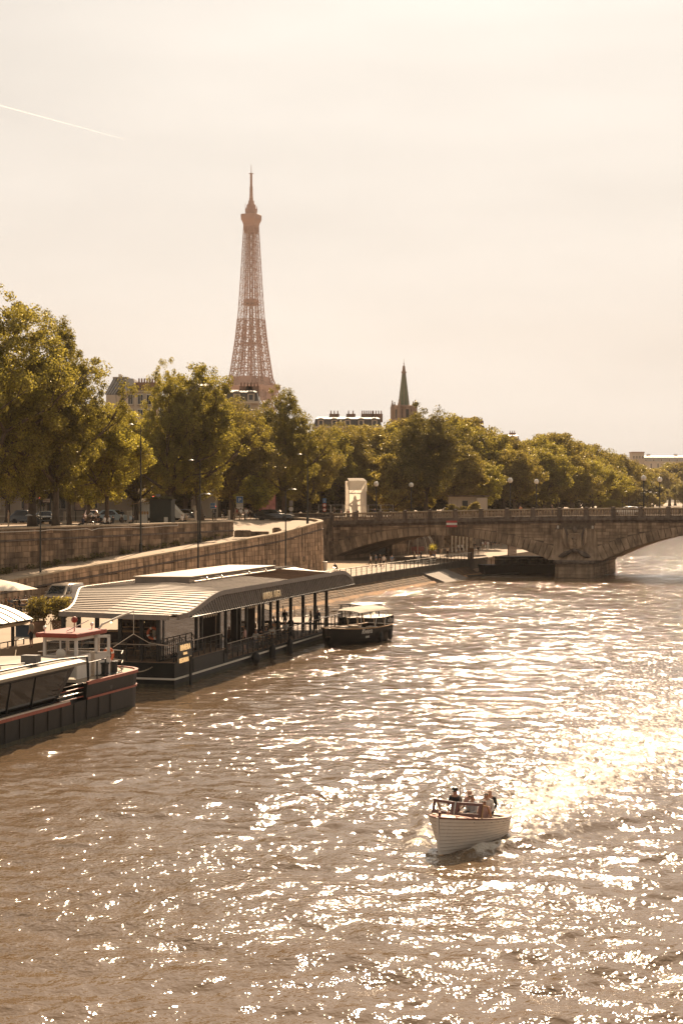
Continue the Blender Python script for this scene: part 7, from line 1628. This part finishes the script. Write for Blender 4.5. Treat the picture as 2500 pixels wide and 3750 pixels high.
car(su(105, 178), R(70), CPB, 'dark car in the street behind the tall trunks', 4.2, 1.6)
car(su(165, 176), R(15), CPB, 'black car facing the wall beside the added glint ball', 4.2, 1.5)
car(su(335, 186), R(12), CPP, 'copper car seen head on between trunks', 4.2, 1.55)
car(su(418, 190), R(75), CPL, 'pale blue car behind the cyclists', 4.4, 1.55)
car(su(690, 215), R(80), CPD, 'dark car parked behind the thick trunk', 4.3, 1.5)
car(rv(v_on(2295, UB+6), UB+6, zt_b(v_on(2295, UB+6))-1.25), -TH-R(90), CPW, 'pale car driving over the bridge', 4.6, 1.45, name='moving_car')
wv = thing('white_van', 'tall white van behind the kiosk', 'van', su(590, 206), R(82))
prof = [(-2.9, .35), (-2.95, .9), (-2.6, 1.2), (-1.8, 2.1), (-1.4, 2.45), (2.8, 2.55), (2.95, 2.4), (2.95, .35)]
car_body(wv, prof, 2.0, CPW, .9, 1.2)
for sx in (-1, 1):
    for y in (-1.9, 1.8): wheel(wv, (sx*.9, y, .36), .36)
    MB().add([(sx*.99, -2.3, 1.3), (sx*.99, -1.2, 1.3), (sx*.93, -1.2, 2.05), (sx*.93, -1.75, 2.05)], [(0, 1, 2, 3)]).build('side_window', GLASS_B, wv)
# kiosk with awning
ki = thing('food_kiosk', 'dark food kiosk with sunlit awning under the plane trees', 'kiosk', su(568, 186), -TH*.3)
MB().box((.9, 0, 1.35), (2.6, 2.2, 2.7)).build('body', mat('dark_green_paint', (.02, .026, .02), .5), ki); MB().box((.9, 0, 2.76), (2.9, 2.5, .12)).build('roof', BLACK, ki)
MB().slab([[(-2.6, -1.0, 2.25), (-2.6, 1.2, 2.35)], [(-.4, -1.0, 2.62), (-.4, 1.2, 2.66)]], .04).build('awning', TEAK, ki)
for x, y in ((-2.5, -.9), (-2.5, 1.1)): MB().box((x, y, 1.1), (.06, .06, 2.2)).build('awning_post', IRON, ki)
MB().rbox((-1.2, -.9, .5), (1.0, .5, 1.0), .03).build('counter', CREAM, ki); MB().rbox((1.6, -1.3, .35), (.4, .3, .7), .02).build('menu_board', CREAM, ki)
for k in range(9): MB().ball((-.2+k*.3, -.9, 2.95), .22, 6, 4).build('roof_planting', LEAF_D, ki)
for k in range(4): MB().lathe([(.12, 0), (.14, .35), (.02, .4)], 8, c=(-1.6+k*.3, -.9, 1.0)).build('jar', TEAK, ki)
# traffic lights and signs
SRED = mat('signal_red_lit', (.8, .1, .05), .4, var=0, emit=(1, .12, .06), estr=2.2); BLUE = mat('sign_blue', (.04, .13, .27), .5, var=.05)
def signal(p, H, lab):
    t = thing('traffic_light', lab, 'traffic light', p); MB().lathe([(.09, 0), (.06, .3), (.05, H)], 8).build('pole', IRON, t)
    h = MB().rbox((0, -.1, H-.45), (.28, .22, .9), .03).build('signal_head', BLACK, t)
    for k, m_ in enumerate((SRED, BLACK, BLACK)): MB().lathe([(.10, 0), (.10, .03), (.01, .05)], 10).build('lens', m_, h, loc=(0, -.21, H-.17-k*.28)).rotation_euler = (R(90), 0, 0)
def sign(p, H, lab, kind, name='road_sign'):
    t = thing(name, lab, 'sign', p); MB().lathe([(.05, 0), (.04, H)], 8).build('pole', IRON, t)
    if kind == 'P':
        MB().box((0, -.06, H-.5), (.95, .04, .95)).build('plate', WHITE, t); MB().box((0, -.085, H-.5), (.86, .02, .86)).build('blue_face', BLUE, t); letters(t, 'P', .8, WHITE, (0, -.105, H-.78), (R(90), 0, 0), ext=.006)
        for k in range(2): MB().box((0, -.06, H-1.22-k*.38), (.95, .04, .34)).build('notice_plate', CREAM, t)
        letters(t, 'PARKING', .16, BLACK, (0, -.09, H-1.28), (R(90), 0, 0), ext=.004)
    elif kind == 'bike':
        MB().box((0, -.06, H-.5), (.72, .04, .8)).build('plate', WHITE, t); MB().box((0, -.085, H-.5), (.64, .02, .72)).build('blue_face', BLUE, t)
        mb = MB()
        for x in (-.15, .15): mb.tube([(x+.1*math.cos(2*PI*k/10), -.1, H-.55+.1*math.sin(2*PI*k/10)) for k in range(11)], .014, 4)
        mb.tube([(-.15, -.1, H-.55), (0, -.1, H-.35), (.15, -.1, H-.55), (-.02, -.1, H-.56), (-.15, -.1, H-.55)], .014, 4); mb.build('bicycle_symbol', WHITE, t)
    elif kind == 'noentry':
        MB().lathe([(.42, 0), (.42, .04)], 20).build('disc', mat('sign_red2', (.5, .06, .05), .5, var=0), t, loc=(0, -.05, H-.45)).rotation_euler = (R(90), 0, 0); MB().box((0, -.11, H-.45), (.58, .02, .14)).build('white_bar', WHITE, t)
    elif kind == 'stack':
        MB().rbox((0, -.06, H-.3), (.55, .08, .8), .02).build('plate', mat('grey_plate', (.22, .20, .18), .6), t)
        for k in range(2): MB().lathe([(.34, 0), (.34, .05)], 16).build('disc', MATS['grey_plate'] if k else CREAM, t, loc=(0, -.04, H-1.15-k*.75)).rotation_euler = (R(90), 0, 0)
    elif kind == 'red2':
        MB().box((0, -.06, H-.4), (.55, .05, .75)).build('plate', BLUE, t); letters(t, 'i', .5, WHITE, (0, -.1, H-.6), (R(90), 0, 0), ext=.006)
        for k in range(2): MB().lathe([(.30, 0), (.30, .05)], 16).build('disc', MATS['sign_red2'], t, loc=(0, -.04, H-1.1-k*.68)).rotation_euler = (R(90), 0, 0); MB().lathe([(.2, 0), (.2, .05)], 16).build('disc_face', CREAM, t, loc=(0, -.07, H-1.1-k*.68)).rotation_euler = (R(90), 0, 0)
def Hof(y, d): return CAM_H-(y-CYP)*d/FPX-UQ
signal(su(150, 172), Hof(1818, 172), 'traffic light showing red beside the poster wall'); signal(su(563, 196), Hof(1815, 196), 'traffic light showing red above the kiosk'); signal(su(789, 206), Hof(1850, 206), 'traffic light showing red by the bicycle sign')
sign(su(561, 194), Hof(1838, 194), 'round red no entry sign above the kiosk roof', 'noentry'); sign(su(580, 190), Hof(1812, 190), 'grey sign stack on a pole beside the kiosk', 'stack')
sign(su(780, 203), Hof(1838, 203), 'blue bicycle sign beside the red traffic light', 'bike'); sign(su(878, 214), Hof(1817, 214), 'blue parking sign with notice plates beneath it', 'P')
sign(su(716, 200), Hof(1828, 200), 'dark sign with round discs beside the thick trunk', 'stack'); sign(su(1188, 236), Hof(1824, 236), 'sign post with blue plate and two round discs by the bridge end', 'red2'); sign(su(1066, 226), Hof(1835, 226), 'white notice post beside the fence', 'stack')
# poster hoardings
PO = mat('poster_print', (.20, .14, .11), .7, var=.9, scale=1.1)
def poster(x, d, y0, y1, w, lab, words, col=CREAM, dark=True):
    p = su(x, d); z0, z1 = Hof(y1, d), Hof(y0, d); t = thing('poster_panel', lab, 'poster', p)
    MB().box((0, 0, (z0+z1)/2), (w, .1, z1-z0)).build('panel', PO if dark else mat('pale_poster', (.5, .42, .34), .7, var=.3, scale=2), t); MB().box((0, .03, (z0+z1)/2), (w+.18, .1, z1-z0+.18)).build('frame', BLACK, t)
    for sx in (-1, 1): MB().box((sx*w*.4, .06, z0/2), (.08, .08, z0)).build('leg', IRON, t)
    for k, (wd_, sz, f) in enumerate(words): letters(t, wd_, sz, col, (0, -.07, z0+(z1-z0)*f), (R(90), 0, 0), ext=.005)
poster(105, 188, 1822, 1868, 1.05, 'theatre poster with large white title on the street wall', [('LEGENDE', .16, .88), ('TITANIC', .27, .70)]); poster(172, 186, 1826, 1840, .9, 'dark blue street name plates on the wall', [('PONT DES', .16, .6), ('INVALIDES', .16, .15)])
poster(293, 190, 1822, 1868, 1.25, 'film poster with golden ring title below the trees', [('NOHO', .34, .38)], col=TEAK)
# pink column
pc = thing('advertising_column', 'tall pink printed column behind the young tree', 'column', su(983, 222)); MB().box((0, 0, 2.2), (1.9, .7, 4.4), rz=.25).build('panel', mat('pink_print', (.50, .20, .16), .7, var=.35, scale=1.6), pc); MB().box((0, 0, .15), (2.1, .9, .3), rz=.25).build('base', IRON, pc); MB().box((-1.1, .2, 2.1), (.35, .5, 4.2), rz=.25).build('side_panel', MATS['pink_print'], pc)
# bollards, barriers, stone blocks
for x, d in ((470, 188), (481, 192), (839, 205), (252, 180), (238, 178), (716, 196)):
    t = thing('stone_bollard', 'tall pale stone bollard on the quay pavement', 'bollard', su(x, d), 0, 'pale bollards along the quay pavement'); MB().lathe([(.22, 0), (.22, .2), (.15, .25), (.15, 1.25), (.18, 1.28), (.18, 1.38), (.05, 1.42)], 10).build('shaft', LIME_P, t); MB().box((0, 0, .06), (.55, .55, .12)).build('plinth', LIME_P, t)
for (x0, x1, y, zb_, lab) in ((858, 985, 1965, 6.76, 'low stone wall with rough cobbled top dividing the ramp head'), (998, 1030, 1955, 6.97, 'short stone block with rough cobbled top at the parapet')):
    p = gp((x0+x1)/2, y, zb_); w = (x1-x0)*p.y/FPX; t = thing('low_wall', lab, 'wall', p, -R(6))
    for k in range(max(2, int(w/1.0))):
        n = max(2, int(w/1.0)); MB().rbox((-w/2+w*(k+.5)/n, 0, .26), (w/n-.03, .7, .85 if k < n*.45 else .72), .04).build('stone_block', STONE_D, t)
    for k in range(12): MB().ball((-w/2+.25+k*.14*min(1, w/3), (k % 3-1)*.2, .68), .11, 6, 4).build('cobble', STONE_D, t)
fb = thing('site_barrier', 'row of metal mesh site fence panels around the white scaffold wrap', 'fence', su(1270, 252))
for k in range(6):
    x = -3.6+k*2.0 if k < 6 else 0
    for xx in (x-.95, x+.95): MB().tube([(xx, -2, 0), (xx, -2, 2.0)], .03, 5).build('frame_post', STEEL, fb)
    for zz_ in (.15, .7, 1.3, 1.98): MB().tube([(x-.95, -2, zz_), (x+.95, -2, zz_)], .02, 4).build('frame_bar', STEEL, fb)
# scaffold wrapped statue
sw_ = thing('scaffold_wrap', 'statue wrapped in white translucent scaffold sheeting at the bridge end', 'scaffold', su(1302, 256, UQ), R(14))
m_ = bpy.data.materials.new('scaffold_sheet'); m_.use_nodes = True; n_ = m_.node_tree.nodes; l_ = m_.node_tree.links; n_.remove(n_['Principled BSDF'])
df = n_.new('ShaderNodeBsdfDiffuse'); df.inputs[0].default_value = (.85, .80, .72, 1); tl = n_.new('ShaderNodeBsdfTranslucent'); tl.inputs[0].default_value = (.90, .82, .70, 1); tp_ = n_.new('ShaderNodeBsdfTransparent'); tp_.inputs[0].default_value = (.9, .82, .72, 1)
a1 = n_.new('ShaderNodeMixShader'); a1.inputs[0].default_value = .55; l_.new(df.outputs[0], a1.inputs[1]); l_.new(tl.outputs[0], a1.inputs[2]); a2 = n_.new('ShaderNodeMixShader'); a2.inputs[0].default_value = .03; l_.new(a1.outputs[0], a2.inputs[1]); l_.new(tp_.outputs[0], a2.inputs[2]); l_.new(a2.outputs[0], n_['Material Output'].inputs[0])
SHT = m_; SW, SD, SHH = 3.0, 2.6, 5.9
rg = random.Random(3)
for f, (w, dd, rz_) in enumerate(((SW, SD, 0), (SD, SW, PI/2), (SW, SD, PI), (SD, SW, -PI/2))):
    if f == 2: continue
    for lvl in range(3):
        z0, z1 = SHH*lvl/3, SHH*(lvl+1)/3
        g_ = [[((-.5+i/8)*w, -dd/2+.05*math.sin(i*2.1+lvl)+.03*rg.random(), z0+(z1-z0)*j/3) for i in range(9)] for j in range(4)]
        o = MB().sheet(g_).build('sheet', SHT, sw_, rz=rz_)
MB().sheet([[(-SW/2, -SD/2, SHH), (0, -SD/2, SHH+.03), (SW/2, -SD/2, SHH)], [(-SW/2+.2, 0, SHH+.30), (0, 0, SHH+.34), (SW/2+.05, 0, SHH+.30)], [(-SW/2+.4, SD/2, SHH+.48), (0, SD/2, SHH+.5), (SW/2+.1, SD/2, SHH+.5)]]).build('top_sheet', SHT, sw_)
for sx in (-1, 1):
    for sy in (-1, 1): MB().tube([(sx*(SW/2-.08), sy*(SD/2-.08), 0), (sx*(SW/2-.08), sy*(SD/2-.08), SHH)], .04, 5).build('standard', IRON, sw_)
for z in (2, 4.0): MB().box((0, -1.1, z), (SW-.2, .16, .05)).build('lift_deck', WOOD, sw_)
for (a, e) in (((-1.3, -1.2, 3.9), (1.3, -1.2, 5.7)), ((1.4, -1.2, 2), (1.4, 1.2, 4)), ((1.4, -1.2, 4), (1.4, 1.2, 5.8)), ((1.4, -1.2, .2), (1.4, 1.2, 2))): MB().tube([a, e], .035, 5).build('brace', IRON, sw_)
st_ = MB(); st_.lathe([(.7, 0), (.7, 1.0), (.5, 1.2), (.45, 2.0), (.55, 2.6), (.38, 3.1), (.42, 3.6), (.2, 3.9), (.24, 4.1), (.1, 4.4)], 12); st_.tube([(.3, 0, 3.5), (1.0, 0, 3.9), (1.1, 0, 3.3)], .13, 6); st_.tube([(-.3, 0, 3.5), (-.9, 0, 3.0), (-.5, 0, 2.6)], .13, 6); st_.build('statue', STONE_L, sw_, smooth=True)
# pavilion past the bridge
pl_ = thing('stone_pavilion', 'small flat roofed stone pavilion behind the bridge parapet', 'building', su(1713, 268)); zt_ = Hof(1818, 268)
MB().box((-.9, 1.5, zt_/2), (4.6, 3.4, zt_)).build('wall', LIME_P, pl_); MB().box((2.3, .9, zt_*.47), (1.8, 4.2, zt_*.94)).build('wing', LIME_P, pl_); MB().box((0, 1.3, zt_+.08), (7.0, 4.8, .22)).build('roof', STONE_C, pl_); MB().box((-.55, -.22, zt_*.55), (.95, .08, 1.6)).build('doorway', BLACK, pl_)
for k in range(4): MB().box((-2.9+k*1.0, -.22, zt_*.45), (.06, .06, zt_*.8)).build('pilaster', LIME, pl_)
for i, (x, d, h_) in enumerate(((1655, 262, 1.9), (1690, 264, 1.6), (1735, 262, 2.3))): tree('small', su(x, d), h_, 'small bright shrub before the stone pavilion', 'shrubs before the stone pavilion', name='shrub', wide=1.2)
# people and cyclists on the street
sp_ = [('stand', 33, 160, 2, CTN, CTN, None, 'person in tan leaning by the thickest trunk'), ('walk', 862, 206, 1.5, CTN, CTN, 'skin', 'woman in yellow top crossing the forecourt edge'), ('walk', 868, 207, 1.4, CRD, CTN, None, 'woman in brown patterned dress crossing the forecourt edge'), ('stand', 882, 208, .4, CW, CTN, 'skin', 'long haired woman in white blouse on the forecourt'), ('stand', 902, 208, 3, CW, CGY, None, 'man in white shirt and grey trousers on the forecourt'), ('stand', 896, 211, 2.0, CGY, CBK, None, 'person in grey behind the white shirted man'),
  ('hip', 1224, 245, 2, CTN, CBK, None, 'person in pale hat near the site fence')]
for (ps_, x, d, rz_, tp, bt, sh, lab) in sp_: person(ps_, su(x, d), rz_, lab, tp, bt, shin=sh)
for i, (x, d, rz_, tp, lab) in enumerate([(341, 165, 1.2, CW, 'woman in white riding a bicycle between the trunks'), (360, 172, 2.4, CTN, 'man in beige riding a bicycle behind the seated group'), (448, 182, .3, CBK, 'cyclist with long hair and white skirt riding away'), (825, 214, .8, CBK, 'cyclist in dark top waiting at the crossing'), (786, 210, .5, CGY, 'cyclist in grey beside the traffic light'), (922, 212, 1.6, CTN, 'cyclist with red bicycle at the forecourt edge')]):
    bicycle(su(x, d), rz_, 'bicycle under the '+lab); person('ride', su(x, d), rz_, lab, tp, CW if i == 2 else CBK, shin='skin')
for i, (x, tp, lab) in enumerate([(384, CW, 'person in white shirt sitting on the wall top'), (401, CW, 'person in pale top sitting beside the white shirt on the wall'), (415, CBK, 'person in black sitting on the wall top'), (306, CNV, 'person in navy sitting by a green bag on the wall'), (489, CBK, 'person in black reclining near the kiosk'), (668, CW, 'person in cream shirt sitting before the thick trunk'), (684, CTN, 'person in tan sitting before the thick trunk')]):
    d = wall_d(x, VW-.45); person('sit', su(x, d, UQ-.10), PI/2-TH+.25*math.sin(i*2.1), lab, tp, CBK)
# people on the bridge
for i, (x, u, y_, ps_, tp, lab) in enumerate([(1249, UB+2.0, 0, 'walk', CPK, 'woman in pink crossing the bridge near its end'), (1271, UB+2.5, 0, 'walk', CTN, 'man in tan crossing the bridge'), (1277, UB+3.2, 0, 'walk', CRD, 'woman in rust top beside the tan man on the bridge'), (1308, UB+2.2, 0, 'stand', CBK, 'person in black before the white scaffold wrap'), (1372, UB+1.6, 0, 'stand', CNV, 'person in navy beside the bridge lamp'), (1906, UB+2.0, 0, 'lean', COR, 'person in orange leaning on the bridge parapet'), (2020, UB+2.4, 0, 'phone', CBK, 'person in black taking a photograph on the bridge')]):
    v_ = v_on(x, u); person(ps_, rv(v_, u, zt_b(v_)-1.12), PI/2-TH+(PI if i % 2 else 0) if ps_ == 'walk' else PI-TH, lab, tp, CDN)
# small curved street lamps along the avenue
for i, (x, d, y) in enumerate([(185, 178, 1800), (252, 185, 1822), (1580, 300, 1820), (1765, 300, 1725), (2278, 400, 1803), (2300, 430, 1803), (2345, 450, 1805), (2370, 470, 1804), (2390, 480, 1806), (1850, 330, 1812)]):
    quay_lamp(x, 0, UQ, y, 'slender curved street lamp among the trees', arm=1, group='curved lamps along the avenue', d=d, r_=.07)
# bus shelter with wide flat roof and glass panels, where the low sun glints
bs_ = thing('bus_shelter', 'glass bus shelter with wide saucer roof behind the trunks', 'shelter', su(228, 174)); 
MB().lathe([(2.0, 3.75), (2.1, 3.82), (.6, 3.95), (.1, 4.0)], 18).build('roof', STEEL, bs_)
for x in (-.4, 1.0): MB().box((x, 0, 1.8), (.1, .1, 3.6)).build('post', CREAM, bs_)
MB().box((.3, 0, 1.7), (1.2, .04, 2.4)).build('pane', GLASS_C, bs_); MB().box((.3, .3, .25), (1.3, .5, .1)).build('bench', CREAM, bs_)
for (x, d, y, lab) in ((140, 150, 1893, 'small chrome ball on a post added for the sun glint by the wall'), (194, 160, 1888, 'bright chrome ball on a post added for the sun glint behind the wall')):
    t = thing('glint_post', lab, 'street lamp', su(x, d)); H = Hof(y, d); MB().lathe([(.06, 0), (.05, H)], 8).build('post', IRON, t); MB().ball((0, 0, H+.1), .16, 16, 10).build('glint_ball', mat('chrome', (.9, .8, .65), .08, metal=1, var=0), t, smooth=True)  # post and chrome ball added to catch a sun glint, not a real lamp
# ================================================================ mooring ropes
ROPE = mat('hemp_rope', (.30, .24, .16), .9, var=.2, scale=9)
def rope(a, e, sag, lab):
    a, e = Vector(a), Vector(e); pts = [a.lerp(e, t)-Vector((0, 0, sag*4*t*(1-t))) for t in np.linspace(0, 1, 13)]
    tag(MB().tube(pts, .03, 5).build('mooring_rope', ROPE), lab, 'rope')
bgw = lambda x, y, z: Matrix.Rotation(-BA, 4, 'Z') @ Vector((x, y, z)) + bg_o
rope(bgw(-.5, -3.2, 2.5), rbp(-1.4, 0, 1.2), .35, 'slack mooring rope from the barge bollards to the restaurant hull')
rope(bgw(-5.2, -6, 1.6), gp(60, 2380, LQ+.1), .4, 'mooring rope from the barge to the quay')
rope(rbp(-.1, LB-.3, .8), Matrix.Rotation(-R(33), 4, 'Z') @ Vector((0, .2, 1.4)) + Vector((-.95, 117.4, 0)), .2, 'short mooring rope holding the lettered launch')
